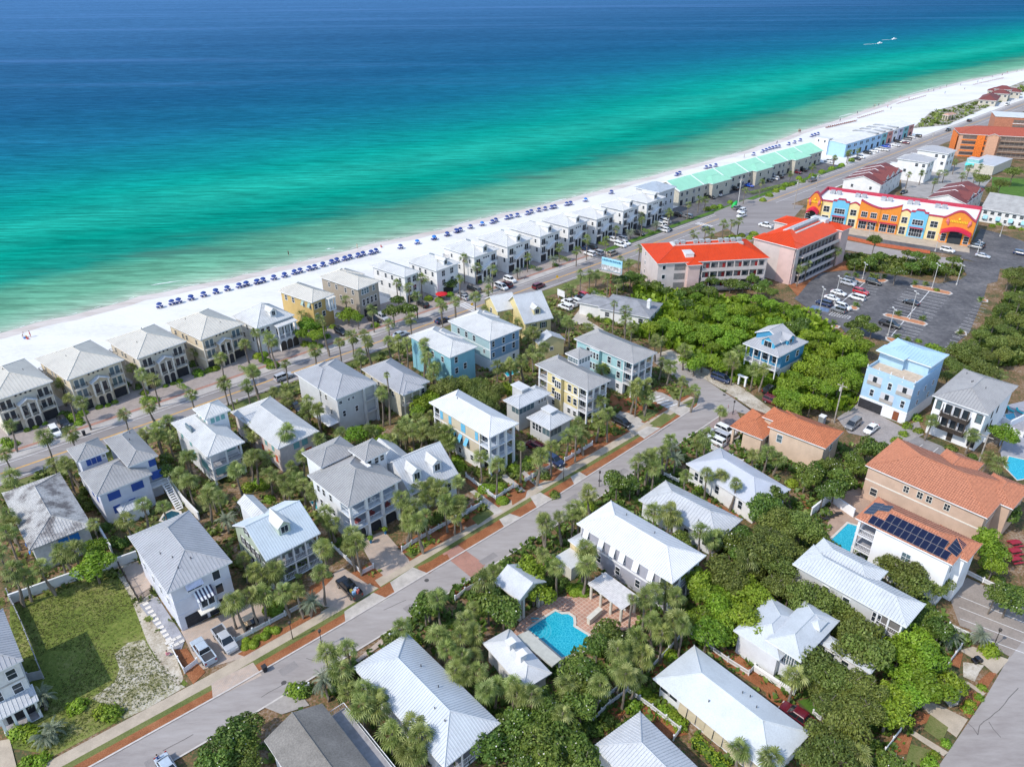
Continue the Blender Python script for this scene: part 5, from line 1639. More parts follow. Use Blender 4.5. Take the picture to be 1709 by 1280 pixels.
h.block((b.r[0] + W * 0.3, b.r[1] + L * 0.2, b.r[0] + W * 0.75, b.r[3] - 0.5), 9.6, DEEP, ROOF_GB, 'gablex', 0.5, o=0.4, rib=0.6)
h.win(lo, 'F', [0.25, 0.7], 5.4, 1.2, 1.6)
h.win(lo, 'L', [0.2, 0.5, 0.8], 5.2, 1.3, 2.0)
h.win(lo, 'F', [0.5], 1.7, 1.2, 1.3)
h.panels(lo, 'L', [0.3, 0.7], 1.4, 2.2, 2.2, DARK, 'door')

# powder blue modern house with roof terrace
pts = 'F 905 947 612 850 1085 838'
h = Building('house', 'powder blue modern house with roof terrace and white garages', 'powder blue modern house', pts, 10.4)
r = h.rect(pts, 10.4)
W, L = r[2] - r[0], r[3] - r[1]
b = h.block(r, 9.6, SKY, None, 'flat', o=0.0, inset={'R': 0})
MB().box(r[0] + 0.3, r[1] + 0.3, 9.6, r[2] - 0.3, r[3] - 0.3, 9.66).obj('terrace_floor', mat('tan_terrace', (0.50, 0.40, 0.30)), h.t)
for (xa, ya, xb, yb) in ((r[0], r[1], r[0] + .2, r[3]), (r[0], r[1], r[2], r[1] + .2), (r[0], r[3] - .2, r[2], r[3])):
 MB().box(xa, ya, 9.62, xb, yb, 10.4).obj('terrace_parapet', SKY, h.t)
for i in range(5):
 u = r[1] + L * i / 4
 h.column(r[0] + 0.1, min(max(u, r[1] + .1), r[3] - .1), 9.6, 11.0, 0.18)
lo = h.block((r[0] - 0.04, r[1] - 0.04, r[2], r[3] + 0.04), 3.0, WBRIGHT, None, 'flat', o=0.0)
h.panels(lo, 'L', [0.62, 0.87], 1.25, 2.7, 2.3, DARK, 'garage_opening')
h.panels(lo, 'L', [0.2], 1.25, 1.3, 2.2, mat('wood_door', (0.22, 0.07, 0.03)), 'door')
for u, z, w in ((0.78, 7.6, 3.2), (0.16, 7.6, 3.4), (0.46, 4.4, 3.0)):
 h.panel(b, 'L', L * u, z + 0.2, w, 2.2, GREYW, 'balcony_recess', 0.02)
 h.panel(b, 'L', L * u, z + 0.1, 0.9, 1.9, GLASS, 'door', 0.05)
 h.panel(b, 'L', L * u, z - 0.7, w, 0.9, mat('mesh_rail', (0.36, 0.33, 0.30)), 'balcony_rail', 0.12)
h.win(b, 'L', [0.46], 7.6, 0.8, 1.6)
h.win(b, 'L', [0.78], 4.6, 0.8, 1.6)
h.win(b, 'L', [0.13], 4.6, 0.8, 1.6)
h.win(b, 'F', [0.25, 0.5, 0.8], 6.8, 0.7, 1.2)
h.win(b, 'F', [0.3, 0.7], 4.2, 0.7, 1.2)
h.panel(b, 'F', W * 0.5, 1.5, W, 2.9, WBRIGHT, 'white_base', 0.03)
SKYR = metal_roof('pale_blue_roof', (0.36, 0.52, 0.66), 0.08)
rb = h.block((r[0] + W * 0.42, r[1] - 0.4, r[2] + 1.2, r[3] + 0.6), 12.6, SKY, SKYR, 'hip', 0.28, o=0.6, z0=9.5, rib=0.7)
rc = h.block((r[0] + W * 0.28, r[1] + L * 0.45, r[0] + W * 0.6, r[3] + 0.5), 12.9, SKY, SKYR, 'shed', 0.03, o=0.4, z0=9.5, rib=0.7, inset={'L': 1.2})
h.panels(rb, 'L', [0.55, 0.75], 10.8, 1.4, 1.9, mat('cedar_panel', (0.36, 0.20, 0.08)), 'cedar_panel')

# white house with dark balconies
pts = 'p 1650 691.9 1555.6 660 1700.6 644.4 1608.4 615.3'
h = Building('house', 'bright white house with grey metal roof and dark timber balconies', 'white house with dark balconies', pts, 9.4)
b = h.block(pts, 9.4, WBRIGHT, ROOF_G, 'hip', 0.36, rib=0.6, ribm=metal_roof('dark_seam', (0.29, 0.29, 0.30)), axis='x')
n = h.wlen(b, 'L')
TIM = mat('dark_timber', (0.055, 0.043, 0.035), 0.6, 0.15)
h.panel(b, 'L', n * 0.5, 7.6, n * 0.5, 2.7, GREYW, 'balcony_recess', 0.015)
h.panel(b, 'L', n * 0.5, 4.6, n * 0.5, 2.5, GREYW, 'balcony_recess', 0.015)
for z in (6.1, 3.1):
 h.balcony(b, 'L', n * 0.52, z, n * 0.56, 1.7, TIM, TIM)
 for k in range(4):
  p = h.wp(b, 'L', n * (0.27 + 0.166 * k), 0, 1.55)
  h.column(p.x, p.y, z, z + 2.8, 0.16, TIM)
 for u in (0.35, 0.52, 0.7):
  h.panel(b, 'L', n * u, z + 1.2, 1.3, 2.1, GLASS, 'door', 0.04)
h.win(b, 'L', [0.1], 7.5, 1.1, 1.9, TIM, GLASS2, 1, 2)
h.win(b, 'L', [0.9], 7.5, 0.9, 1.9, TIM, GLASS2, 1, 2)
h.win(b, 'L', [0.1, 0.9], 4.2, 1.1, 1.6, TIM, GLASS2, 1, 2)
h.win(b, 'L', [0.1], 1.5, 1.2, 1.8, TIM, GLASS, 2, 2)
h.panels(b, 'L', [0.52], 1.3, 1.1, 2.3, TIM, 'door')
h.win(b, 'F', [0.3, 0.5], 6.9, 0.5, 1.6, TIM)
h.win(b, 'F', [0.25, 0.4], 4.0, 0.5, 1.6, TIM)
h.vents(b, 4)

# terracotta houses
h = Building('house', 'low peach house with two terracotta tiled hips beside parked cars', 'small terracotta house', 'O 355 314 0 192 487 224', 6.3)
b = h.block('O 355 314 0 192 487 224', 6.3, PEACH, TERRA, 'hip', 0.36, rib=0.4, o=0.5)
h.block((b.r[0] + (b.r[2] - b.r[0]) * .3, b.r[3] - 7, b.r[2] - .6, b.r[3] + 2.6), 6.36, PEACH, TERRA, 'hip', .38, rib=.4, o=.5)
r2 = h.rect('O -12 272 -226 190 105 152', 4.2)
b2 = h.block((r2[0], r2[1], r2[0] + (r2[2] - r2[0]), r2[3]), 4.2, PEACH, TERRA, 'hip', 0.42, rib=0.4, o=0.5, inset={'B': 2.5})
h.porch(b2, 'B', [0.1], 3, m=PEACH, w=0.5, rail=False)
h.win(b, 'L', [0.8], 4.2, 1.1, 1.7, WHITE, GLASS2)
h.win(b, 'F', [0.5], 4.4, 1.0, 1.4)
pts = 'O 1345 742 600 427 1535 552'
h = Building('house', 'long salmon stucco house with wide terracotta tiled roof', 'long terracotta house', pts, 7.4)
r = h.rect(pts, 7.4)
W, L = r[2] - r[0], r[3] - r[1]
b = h.block(r, 7.4, PEACH2, TERRA2, 'hip', 0.34, rib=0.4, o=0.5, axis='y')
h.block((r[0] + W * 0.35, r[1] + L * 0.30, r[2] + 3.0, r[1] + L * 0.62), 7.45, PEACH2, TERRA2, 'hip', 0.36, rib=0.4, o=0.5, axis='x')
h.block((r[2] - W * 0.55, r[1] - 2.0, r[2] + 1.5, r[1] + L * 0.2), 7.2, PEACH2, TERRA2, 'hip', 0.36, rib=0.4, o=0.5)
h.win(b, 'L', [0.64, 0.52, 0.44, 0.29], 5.8, 0.9, 1.3, TRIMT, GLASS, 2, 2)
h.win(b, 'L', [0.9], 2.2, 1.2, 1.5, TRIMT)
h.band(b, [4.3], TRIMT, 0.05, 0.25, False)
h.win(b, 'F', [0.2, 0.5], 5.6, 0.9, 1.4, TRIMT)
h.win(b, 'F', [0.2, 0.6], 2.6, 1.2, 1.6, TRIMT)
pts = 'O 1135 1032 540 747 1270 887'
h = Building('house', 'white three storey house with terracotta roof covered in solar panels', 'solar panelled house', pts, 9.3)
r = h.rect(pts, 9.3)
W, L = r[2] - r[0], r[3] - r[1]
b = h.block(r, 9.3, WBRIGHT, TERRA2, 'hip', 0.38, rib=0.4, o=0.5, axis='y', inset={'B': 3.0})
h.porch(b, 'B', [6.2, 3.2, 0.1], 3, m=WHITE, w=0.4)
h.block((r[2] - 5.5, r[1] - 1.2, r[2] + 0.6, r[1] + L * 0.34), 9.0, WBRIGHT, TERRA2, 'hip', 0.38, rib=0.4, o=0.5)
h.win(b, 'L', [0.53], 6.2, 1.3, 1.6, WHITE, GLASS2, 2, 2)
h.win(b, 'F', [0.2, 0.6], 7.0, 0.9, 1.5)
h.win(b, 'F', [0.2, 0.6], 4.0, 0.9, 1.5)
SOLAR = gloss('solar_cells', (0.008, 0.011, 0.035), 0.12, 0.5)
ALU = mat('panel_frame', (0.20, 0.21, 0.23), 0.4)
key = MB()
key.box(-0.5, -0.84, 0.0, 0.5, 0.84, 0.05, 1)
key.box(-0.47, -0.81, 0.03, 0.47, 0.81, 0.06, 0)
SPM = key.mesh('solar_panel', [SOLAR, ALU])
def solar(face, u, t):
 al = {'L': Vector((0, 1, 0)), 'F': Vector((1, 0, 0)), 'B': Vector((-1, 0, 0))}[face]
 up = {'L': Vector((1, 0, b.pitch)), 'F': Vector((0, 1, b.pitch)), 'B': Vector((0, -1, b.pitch))}[face].normalized()
 o0 = {'L': Vector((r[0], r[1], b.ze)), 'F': Vector((r[0], r[1], b.ze)), 'B': Vector((r[2], r[3], b.ze))}[face]
 nrm = al.cross(up) if face != 'L' else (-al).cross(up)
 if nrm.z < 0: nrm = -nrm
 c = o0 + al * u + up * t + nrm * 0.12
 o = link('solar_panel', SPM, h.t)
 xx = up.cross(nrm)
 o.matrix_local = Matrix(((xx.x, up.x, nrm.x, c.x), (xx.y, up.y, nrm.y, c.y), (xx.z, up.z, nrm.z, c.z), (0, 0, 0, 1)))
hs = min(W, L) / 2 * math.sqrt(1 + b.pitch ** 2)
k = L / 22.0
for row, (t, u0, u1) in enumerate(((1.05, 2.2, 19.0), (2.8, 3.8, 17.0), (4.5, 5.6, 13.5))):
 if t < hs - 0.75:
  u = u0 * k
  while u < u1 * k:
   solar('L', u, t)
   u += 1.04
for t in (1.4, 3.1, 4.8):
 if t < hs - 0.7:
  u = t + 0.9
  while u < W * 0.72 - t * 0.3:
   solar('B', W - u, t)
   u += 1.04
for t in (1.2, 2.9, 4.6):
 if t < hs - 0.7:
  for k_ in range(4):
   solar('F', t + 1.0 + k_ * 1.04 + t * .3, t) if t + 1.0 + k_ * 1.04 + t * .3 < W - t - 1.2 else None

# ---------------------------------------------------------------- foreground
h = Building('cottage', 'long low cottage with pale blue white hip roof in the bottom foreground', 'long white roofed cottage', 'p 741.6 1281.8 589.4 1114 836.8 1205.9 676.9 1055.4', 4.2)
b = h.block('p 741.6 1281.8 589.4 1114 836.8 1205.9 676.9 1055.4', 4.2, WSIDE, metal_roof('snow_blue_metal_roof', (0.53, 0.56, 0.585), 0.08), 'hip', 0.46, rib=0.42, inset={'F': 2.0}, axis='y')
h.porch(b, 'F', [0.4], 4, m=WHITE, w=0.2, rail='all')
h.win(b, 'L', 4, 2.2, 1.0, 1.5)
h.win(b, 'F', 3, 2.0, 1.3, 1.8)
h.vents(b, 4)
pts = 'p 1122.5 974.4 961.7 872.5 1176.4 927.8 1022.5 834.8'
h = Building('house', 'grey two storey house with dazzling white roof and white propped shutters', 'grey house with white roof', pts, 7.0)
b = h.block(pts, 7.0, siding('lilac_grey_siding', (0.37, 0.37, 0.42)), metal_roof('bright_white_metal_roof', (0.62, 0.625, 0.63), 0.07), 'hip', 0.40, rib=0.4, inset={'F': 2.0}, axis='y')
h.porch(b, 'F', [3.5, 0.3], 4, m=WHITE, w=0.25)
h.band(b, [3.5], WHITE, 0.06, 0.35)
for u in (0.1, 0.28, 0.45, 0.57, 0.72, 0.92):
 h.win(b, 'L', [u], 5.3, 0.9, 1.6)
 h.panel(b, 'L', h.wlen(b, 'L') * u, 5.5, 1.1, 1.9, SHUT_W, 'shutter', 0.06, 0.3, 0.08)
h.win(b, 'L', [0.25, 0.5, 0.75], 1.9, 0.9, 1.5)
h.vents(b, 2)
pts = 'N 1080 628 600 385 1252 505'
h = Building('cottage', 'low cottage with ribbed white hip roof screened by a palm row', 'ribbed white roof cottage', pts, 4.0)
b = h.block(pts, 4.0, WSIDE, ROOF_P, 'hip', 0.44, rib=0.6, axis='y')
h.win(b, 'L', 4, 2.1, 0.9, 1.4)
h.win(b, 'F', 2, 2.1, 0.9, 1.4)
h.vents(b, 1)
pts = 'N 1318 402 872 170 1565 335'
h = Building('cottage', 'white cottage with lavender grey hip roof next to the terracotta house', 'lavender roofed cottage', pts, 4.2)
b = h.block(pts, 4.2, WSTUC, metal_roof('lavender_roof', (0.47, 0.49, 0.535), 0.07), 'hip', 0.40, rib=0, axis='y')
h.win(b, 'L', [0.8, 0.88, 0.55, 0.2], 2.3, 0.9, 1.7)
h.win(b, 'F', [0.3, 0.7], 2.3, 0.9, 1.5)
pts = 'L 440 1445 222 1115 790 1200 575 887'
h = Building('house', 'house with brown shingle gable roof and timber stair deck at bottom edge', 'brown shingled house', 'L 440 1445 222 1115 790 1200', 5.2)
r = h.rect('L 440 1445 222 1115 790 1200', 5.2)
q = h.loc(at('L', 575, 887, 5.2))
r = (r[0], r[1] - 4, q.x, r[3])
b = h.block(r, 5.2, WSIDE, ROOF_BR, 'gabley', 0.42, rib=0, fascia=WHITE, cap=True)
W, L = r[2] - r[0], r[3] - r[1]
dk = MB().box(r[2] - 0.5, r[3] - 15, 2.9, r[2] + 2.6, r[3] - 1.0, 3.05)
dk.obj('deck', DECKING, h.t)
for a, c in (((r[2] + 2.5, r[3] - 15), (r[2] + 2.5, r[3] - 1)), ((r[2] - 0.2, r[3] - 1), (r[2] + 2.5, r[3] - 1))):
 h.railing(a, c, 3.05, 1.1, WHITE)
h.stairs((r[2] + 1.2, r[3] - 15), (0, -1), 1.3, 0, 3.0, DECKING, 11)
for yy in (r[3] - 14.8, r[3] - 8, r[3] - 1.2):
 h.column(r[2] + 2.4, yy, 0, 2.9, 0.2)
# cottage with roll blinds
pts = 'p 1284 1284 1086.7 1137.1 1364.4 1224.5 1153.4 1077.9'
h = Building('cottage', 'long cottage with smooth white hip roof and tan roller blinds', 'cottage with tan blinds', pts, 3.9)
b = h.block(pts, 3.9, WSIDE, metal_roof('smooth_white_roof', (0.55, 0.58, 0.585), 0.09, 0.5), 'hip', 0.38, rib=0, inset={'L': 0.5}, axis='y')
n = h.wlen(b, 'L')
BL = mat('tan_blind', (0.50, 0.43, 0.30), 0.85, 0.06)
for i in range(9):
 h.panel(b, 'L', n * (0.06 + 0.082 * (i + 0.5)), 1.9, n * 0.075, 2.6, BL, 'roller_blind', 0.05, 0.06 + 0.05 * (i % 3))
h.win(b, 'L', [0.87, 0.95], 2.2, 1.5, 1.3)
h.win(b, 'B', 3, 2.1, 1.2, 1.4)
h.vents(b, 4)
pts = 'p 1140 1402 992 1248 1226 1330 1060.7 1187'
h = Building('cottage', 'cottage with striped pale metal roof cut off by the bottom edge', 'striped roof cottage', pts, 3.9)
b = h.block(pts, 3.9, WSIDE, ROOF_P, 'hip', 0.42, rib=0.42, axis='y')
# pool house
pts = 'p 874 1154 808.6 1073.5 922 1119.9 846.8 1047.7'
h = Building('pool_house', 'white pool house with two small roof vents beside the swimming pool', 'pool house', pts, 3.8)
r = h.rect(pts, 3.8)
b = h.block(r, 3.8, WSTUC, metal_roof('chalk_metal_roof', (0.56, 0.57, 0.575), 0.1), 'hip', 0.42, rib=0, axis='y')
for k in (0.36, 0.62):
 x, y = (r[0] + r[2]) / 2, r[1] + (r[3] - r[1]) * (1 - k)
 m = MB().box(x - .5, y - .5, b.zr - .6, x + .5, y + .5, b.zr + .75)
 m.box(x - .42, y - .42, b.zr + .75, x + .42, y + .42, b.zr + .95, 1)
 m.box(x - .62, y - .62, b.zr + .95, x + .62, y + .62, b.zr + 1.1)
 m.obj('roof_vent', [WSTUC, DARK], h.t)
fl = [h.loc(at('M', *p, 3.2)) for p in ((365, 480), (445, 445), (648, 620), (590, 665))]
m = MB().prism([(q.x, q.y) for q in fl], 2.95, 3.2)
m.obj('flat_roof', mat('olive_grey_roof', (0.42, 0.42, 0.37), 0.85, 0.06), h.t)
for q in fl[1:3]:
 h.column(q.x - 0.3, q.y, 0, 2.95, 0.3)
# gazebo
pts = 'p 866.5 1001 823 971 912.9 970.9'
h = Building('pavilion', 'open poolside pavilion with pale gable roof on tall paired columns', 'tall poolside pavilion', pts, 4.8, 'pavilion')
r = h.rect(pts, 4.8)
W, L = r[2] - r[0], r[3] - r[1]
CRM = mat('cream_stucco', (0.58, 0.55, 0.47), 0.8, 0.06)
b = h.block(r, 4.8, CRM, ROOF_P, 'gabley', 0.55, o=0.3, z0=4.0, rib=0)
for x in (0.5, 1.3, W - 1.3, W - 0.5):
 for y in (0.5, L - 0.5):
  h.column(r[0] + x, r[1] + y, 0, 4.1, 0.45, CRM)
MB().box(r[0] + 0.4, r[3] - 0.9, 0, r[2] - 0.4, r[3] - 0.6, 4.0).obj('back_wall_panel', CRM, h.t)
# pergola
pts = 'p 1038 1018.4 980.3 973.9 1067.8 997'
h = Building('pergola', 'flat slatted pergola on round cream columns by the pool', 'poolside pergola', pts, 3.2, 'pergola')
r = h.rect(pts, 3.2)
W, L = r[2] - r[0], r[3] - r[1]
for i in range(int(L / 0.3)):
 y = r[1] + 0.02 + i * 0.3
 MB().box(r[0], y, 3.2, r[2], y + 0.26, 3.27).obj('slat', mat('weathered_white_slat', (0.62, 0.60, 0.58), 0.8, 0.1), h.t)
for i in range(3):
 x = r[0] + 0.5 + (W - 1.0) * i / 2
 MB().box(x - .08, r[1] - 0.3, 3.0, x + .08, r[3] + 0.3, 3.2).obj('beam', CRM, h.t)
for i in range(4):
 for x in (0.5, W - 0.5):
  h.column(r[0] + x, r[1] + 0.5 + (L - 1.0) * i / 3, 0, 3.0, 0.5, CRM, True)
# changing hut by the street
pts = 'p 953.7 948.9 927 928.7 965 942'
h = Building('outbuilding', 'small cream hut with stepped white roofs among palms by the pool', 'cream pool hut', pts, 3.0, 'hut')
r = h.rect(pts, 3.0)
b = h.block((r[0], r[1], r[0] + 3.4, r[3]), 3.0, CRM, ROOF_W, 'shed', 0.02, o=0.25, rib=0)
b = h.block((r[0] + 3.2, r[1] + 0.3, r[0] + 6.4, r[3] + 0.4), 4.6, mat('ochre_wall', (0.60, 0.48, 0.28)), ROOF_P, 'hip', 0.35, o=0.3, rib=0)
# houses at the lower right
pts = 'Q 855 425 158 40 977 287'
h = Building('house', 'two storey house with long pale blue white roof behind oak crowns', 'long roofed oak house', pts, 7.0)
r = h.rect(pts, 7.0)
W, L = r[2] - r[0], r[3] - r[1]
IB = metal_roof('ice_metal_roof', (0.51, 0.535, 0.55), 0.1)
b = h.block(r, 7.0, PALEGREY, IB, 'hip', 0.42, rib=0.45, inset={'F': 0}, axis='y')
h.block((r[0] + W * 0.45, r[1] + L * 0.38, r[2] + 2.5, r[1] + L * 0.98), 7.2, PALEGREY, IB, 'hip', 0.40, rib=0.45)
h.win(b, 'L', [0.22], 5.2, 1.2, 1.7)
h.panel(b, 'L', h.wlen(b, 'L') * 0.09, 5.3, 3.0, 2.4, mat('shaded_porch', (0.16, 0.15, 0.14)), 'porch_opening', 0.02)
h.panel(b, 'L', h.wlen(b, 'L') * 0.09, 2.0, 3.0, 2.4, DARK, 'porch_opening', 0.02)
h.railing((b.w[0] - 0.15, b.w[1] + 0.1), (b.w[0] - 0.15, b.w[1] + 3.6), 4.0)
for u in (0.15, 1.95, 3.6):
 h.column(b.w[0] - 0.15, b.w[1] + u, 0, 6.8, 0.25)
h.win(b, 'L', [0.5, 0.7], 5.0, 1.0, 1.5)
pts = 'R 1050 640 832 500 1285 388'
h = Building('house', 'white cottage with big windows and cross hipped white roofs among oaks', 'white cross roofed cottage', pts, 5.6)
r = h.rect(pts, 5.6)
W, L = r[2] - r[0], r[3] - r[1]
b = h.block(r, 5.6, WSIDE, IB, 'hip', 0.44, rib=0)
n = h.wlen(b, 'L')
h.win(b, 'L', 6, 4.0, 1.0, 1.9, WHITE, GLASS2, 1, 2)
h.win(b, 'F', [0.2, 0.5, 0.8], 4.0, 1.0, 1.6)
r2 = h.rect('R 835 490 822 370 990 335', 4.6)
h.block((r[0] - 1.0, r[3] - 3.0, r[0] + 9, r[3] + 4.5), 4.6, WSIDE, IB, 'hip', 0.4, rib=0)
r3 = h.rect('R 1440 712 1180 510 1550 668', 4.6)
b3 = h.block(r3, 4.6, WSIDE, IB, 'hip', 0.44, rib=0, axis='y')
h.block((r[2] - W * 0.42, r[1] + 0.8, r[2] - W * 0.2, r[1] + L * 0.5), 6.4, WSIDE, IB, 'hip', 0.5, o=0.3, rib=0)
h.win(b3, 'L', 3, 2.8, 1.0, 1.4)
# house at the left edge
h = Building('house', 'tall white house with metal porch roof cut off by the left edge', 'white house at the left edge', 'p -48 1142 -76 1051 38.3 1100.9', 9.5)
b = h.block('p -48 1142 -76 1051 38.3 1100.9', 9.5, mat('ivory_stucco', (0.62, 0.62, 0.60), 0.85, 0.05), ROOF_GB, 'hip', 0.42, axis='y')
n = h.wlen(b, 'F')
h.win(b, 'F', [n - 1.2, n - 3.6], 7.6, 1.1, 1.6)
h.win(b, 'F', [n - 1.2, n - 3.6], 4.9, 1.1, 1.6)
h.band(b, [6.2], mat('stone_band', (0.36, 0.35, 0.33)), 0.05, 0.25, False)
p = h.block((b.w[0], b.w[1] - 2.4, b.w[2] + 0.4, b.w[1] + 0.4), 3.4, PALEGREY, ROOF_P, 'shed', 0.25, o=0.3, inset={'F': 1.6})
h.porch(p, 'F', [0.15], 4, m=WHITE, rail=False)
h.panel(p, 'F', h.wlen(p, 'F') * 0.7, 1.3, 5.0, 2.3, DARK, 'garage_opening')
# ---------------------------------------------------------------- sea, beach and ground
N_SEA = Vector((-math.sin(RAD(41.8)), math.cos(RAD(41.8)), 0))
A_SEA = Vector((math.cos(RAD(41.8)), math.sin(RAD(41.8)), 0))
SHORE = [ground(p) for p in ((0, 551), (117.5, 522.4), (232, 492), (380, 462), (475.7, 440), (617.8, 406), (732.6, 381.4), (809, 361), (918.7, 337), (1014, 311.4), (1136.7, 278.4), (1246, 249.7), (1328, 221), (1430, 188), (1506, 161.5), (1593, 138), (1709, 115))]
SHORE = [SHORE[0] - A_SEA * 4500, SHORE[0] - A_SEA * 900, SHORE[0] - A_SEA * 200] + SHORE + [SHORE[-1] + A_SEA * d for d in (250, 900, 3000, 8000)]
fine_sh = []
for i in range(len(SHORE) - 1):
 a, b_ = SHORE[i], SHORE[i + 1]
 k = 4 if 2 < i < len(SHORE) - 5 else 1
 for j in range(k):
  q = a + (b_ - a) * j / k
  fine_sh.append(q + N_SEA * (random.uniform(-0.8, 0.8) if k > 1 else 0))
fine_sh.append(SHORE[-1])

m, nt, b_ = _new('sea_water')
g = nd(nt, 'ShaderNodeAttribute', attribute_name='offshore')
tc = nd(nt, 'ShaderNodeTexCoord')
mp = nd(nt, 'ShaderNodeMapping')
mp.inputs['Rotation'].default_value = (0, 0, -RAD(38))
mp.inputs['Scale'].default_value = (0.22, 1, 1)
nt.links.new(tc.outputs['Object'], mp.inputs[0])
n1 = nd(nt, 'ShaderNodeTexNoise', Scale=0.022, Detail=7.0, Roughness=0.6)
nt.links.new(mp.outputs[0], n1.inputs['Vector'])
ad = nd(nt, 'ShaderNodeMath', operation='MULTIPLY_ADD')
nt.links.new(n1.outputs[0], ad.inputs[0])
ad.inputs[1].default_value = 60.0
ad.inputs[2].default_value = -30.0
sc_ = nd(nt, 'ShaderNodeMath', operation='MULTIPLY')
mr = nd(nt, 'ShaderNodeMapRange')
mr.inputs['From Max'].default_value = 120.0
nt.links.new(g.outputs['Fac'], mr.inputs[0])
nt.links.new(mr.outputs[0], sc_.inputs[0])
nt.links.new(ad.outputs[0], sc_.inputs[1])
sm = nd(nt, 'ShaderNodeMath', operation='ADD')
nt.links.new(g.outputs['Fac'], sm.inputs[0])
nt.links.new(sc_.outputs[0], sm.inputs[1])
# compress the distance so the ramp has room near the shore: d/(d+220)
s2 = nd(nt, 'ShaderNodeMath', operation='ADD')
s2.inputs[1].default_value = 220.0
nt.links.new(sm.outputs[0], s2.inputs[0])
dv = nd(nt, 'ShaderNodeMath', operation='DIVIDE')
nt.links.new(sm.outputs[0], dv.inputs[0])
nt.links.new(s2.outputs[0], dv.inputs[1])
def dd(x): return x / (x + 220.0)
SEA_STOPS = [(0.0, (0.36, 0.43, 0.34)), (dd(5), (0.22, 0.38, 0.27)), (dd(16), (0.13, 0.33, 0.215)), (dd(33), (0.085, 0.285, 0.185)), (dd(46), (0.010, 0.225, 0.165)), (dd(72), (0.002, 0.245, 0.175)), (dd(105), (0.014, 0.325, 0.24)), (dd(140), (0.004, 0.265, 0.21)), (dd(190), (0.006, 0.20, 0.21)), (dd(280), (0.010, 0.13, 0.205)), (dd(430), (0.014, 0.098, 0.19)), (dd(800), (0.026, 0.105, 0.21)), (dd(2500), (0.058, 0.155, 0.30))]
r = ramp(nt, SEA_STOPS, dv.outputs[0])
mp2 = nd(nt, 'ShaderNodeMapping')
mp2.inputs['Rotation'].default_value = (0, 0, -RAD(14))
mp2.inputs['Scale'].default_value = (0.09, 1, 1)
nt.links.new(tc.outputs['Object'], mp2.inputs[0])
def rip(scale, lo, hi, fac, base, mid=(1, 1, 1)):  # glint and trough tones of the ripples put into the colour
 n_ = nd(nt, 'ShaderNodeTexNoise', Scale=scale, Detail=7.0, Roughness=0.7)
 nt.links.new(mp2.outputs[0], n_.inputs['Vector'])
 return mixc(nt, base, ramp(nt, [(0.36, lo), (0.52, mid), (0.68, hi)], n_.outputs[0]).outputs[0], fac, 'MULTIPLY')
c1 = rip(0.5, (0.60,) * 3, (1.42,) * 3, 0.85, r.outputs[0])
c1 = rip(1.6, (0.72,) * 3, (1.3,) * 3, 0.8, c1)
c1 = rip(0.10, (0.82, 0.86, 0.88), (1.15,) * 3, 0.35, c1)
c1 = rip(0.012, (0.66, 0.74, 0.80), (1.2,) * 3, 0.45, c1)
# murky darker patches in a band along the bar
bnd = ramp(nt, [(dd(20), (0, 0, 0)), (dd(36), (1, 1, 1)), (dd(58), (0, 0, 0))], dv.outputs[0])
n4 = nd(nt, 'ShaderNodeTexNoise', Scale=0.05, Detail=6.0, Roughness=0.65)
nt.links.new(mp.outputs[0], n4.inputs['Vector'])
mk = ramp(nt, [(0.47, (0, 0, 0)), (0.62, (1, 1, 1))], n4.outputs[0])
mm = nd(nt, 'ShaderNodeMath', operation='MULTIPLY')
nt.links.new(bnd.outputs[0], mm.inputs[0])
nt.links.new(mk.outputs[0], mm.inputs[1])
c1 = mixc(nt, c1, (0.05, 0.15, 0.115), mm.outputs[0])
# pale wind streaks far out, their sheen put into the colour
n5 = nd(nt, 'ShaderNodeTexNoise', Scale=0.006, Detail=6.0, Roughness=0.6)
nt.links.new(mp2.outputs[0], n5.inputs['Vector'])
sk = ramp(nt, [(0.54, (0, 0, 0)), (0.74, (0.55,) * 3)], n5.outputs[0])
fr_ = ramp(nt, [(dd(220), (0, 0, 0)), (dd(700), (1, 1, 1))], dv.outputs[0])
m3 = nd(nt, 'ShaderNodeMath', operation='MULTIPLY')
nt.links.new(sk.outputs[0], m3.inputs[0])
nt.links.new(fr_.outputs[0], m3.inputs[1])
nt.links.new(mixc(nt, c1, (0.085, 0.18, 0.36), m3.outputs[0]), b_.inputs['Base Color'])
b_.inputs['Roughness'].default_value = 0.5
b_.inputs['Specular IOR Level'].default_value = 0.0
w1 = nd(nt, 'ShaderNodeTexNoise', Scale=0.5, Detail=6.0, Roughness=0.7)
nt.links.new(mp2.outputs[0], w1.inputs['Vector'])
bp = nd(nt, 'ShaderNodeBump', Strength=0.35, Distance=0.5)
nt.links.new(w1.outputs[0], bp.inputs['Height'])
nt.links.new(bp.outputs[0], b_.inputs['Normal'])
SEA = m
offs = [-12, 0, 4, 10, 20, 35, 55, 80, 110, 150, 200, 270, 360, 480, 650, 900, 1300, 2000, 3200, 6000, 11000]
sb = MB()
for p in fine_sh:
 for d in offs:
  q = p + N_SEA * d
  sb.v.append((q.x, q.y, -0.30))
K = len(offs)
for i in range(len(fine_sh) - 1):
 for j in range(K - 1):
  sb.f.append((i * K + j, (i + 1) * K + j, (i + 1) * K + j + 1, i * K + j + 1)); sb.m.append(0); sb.t.append(None)
sea = sb.obj('sea', SEA)
atr = sea.data.attributes.new('offshore', 'FLOAT', 'POINT')
atr.data.foreach_set('value', [max(0.0, float(d)) for p in fine_sh for d in offs])
tag(sea, kind='structure')

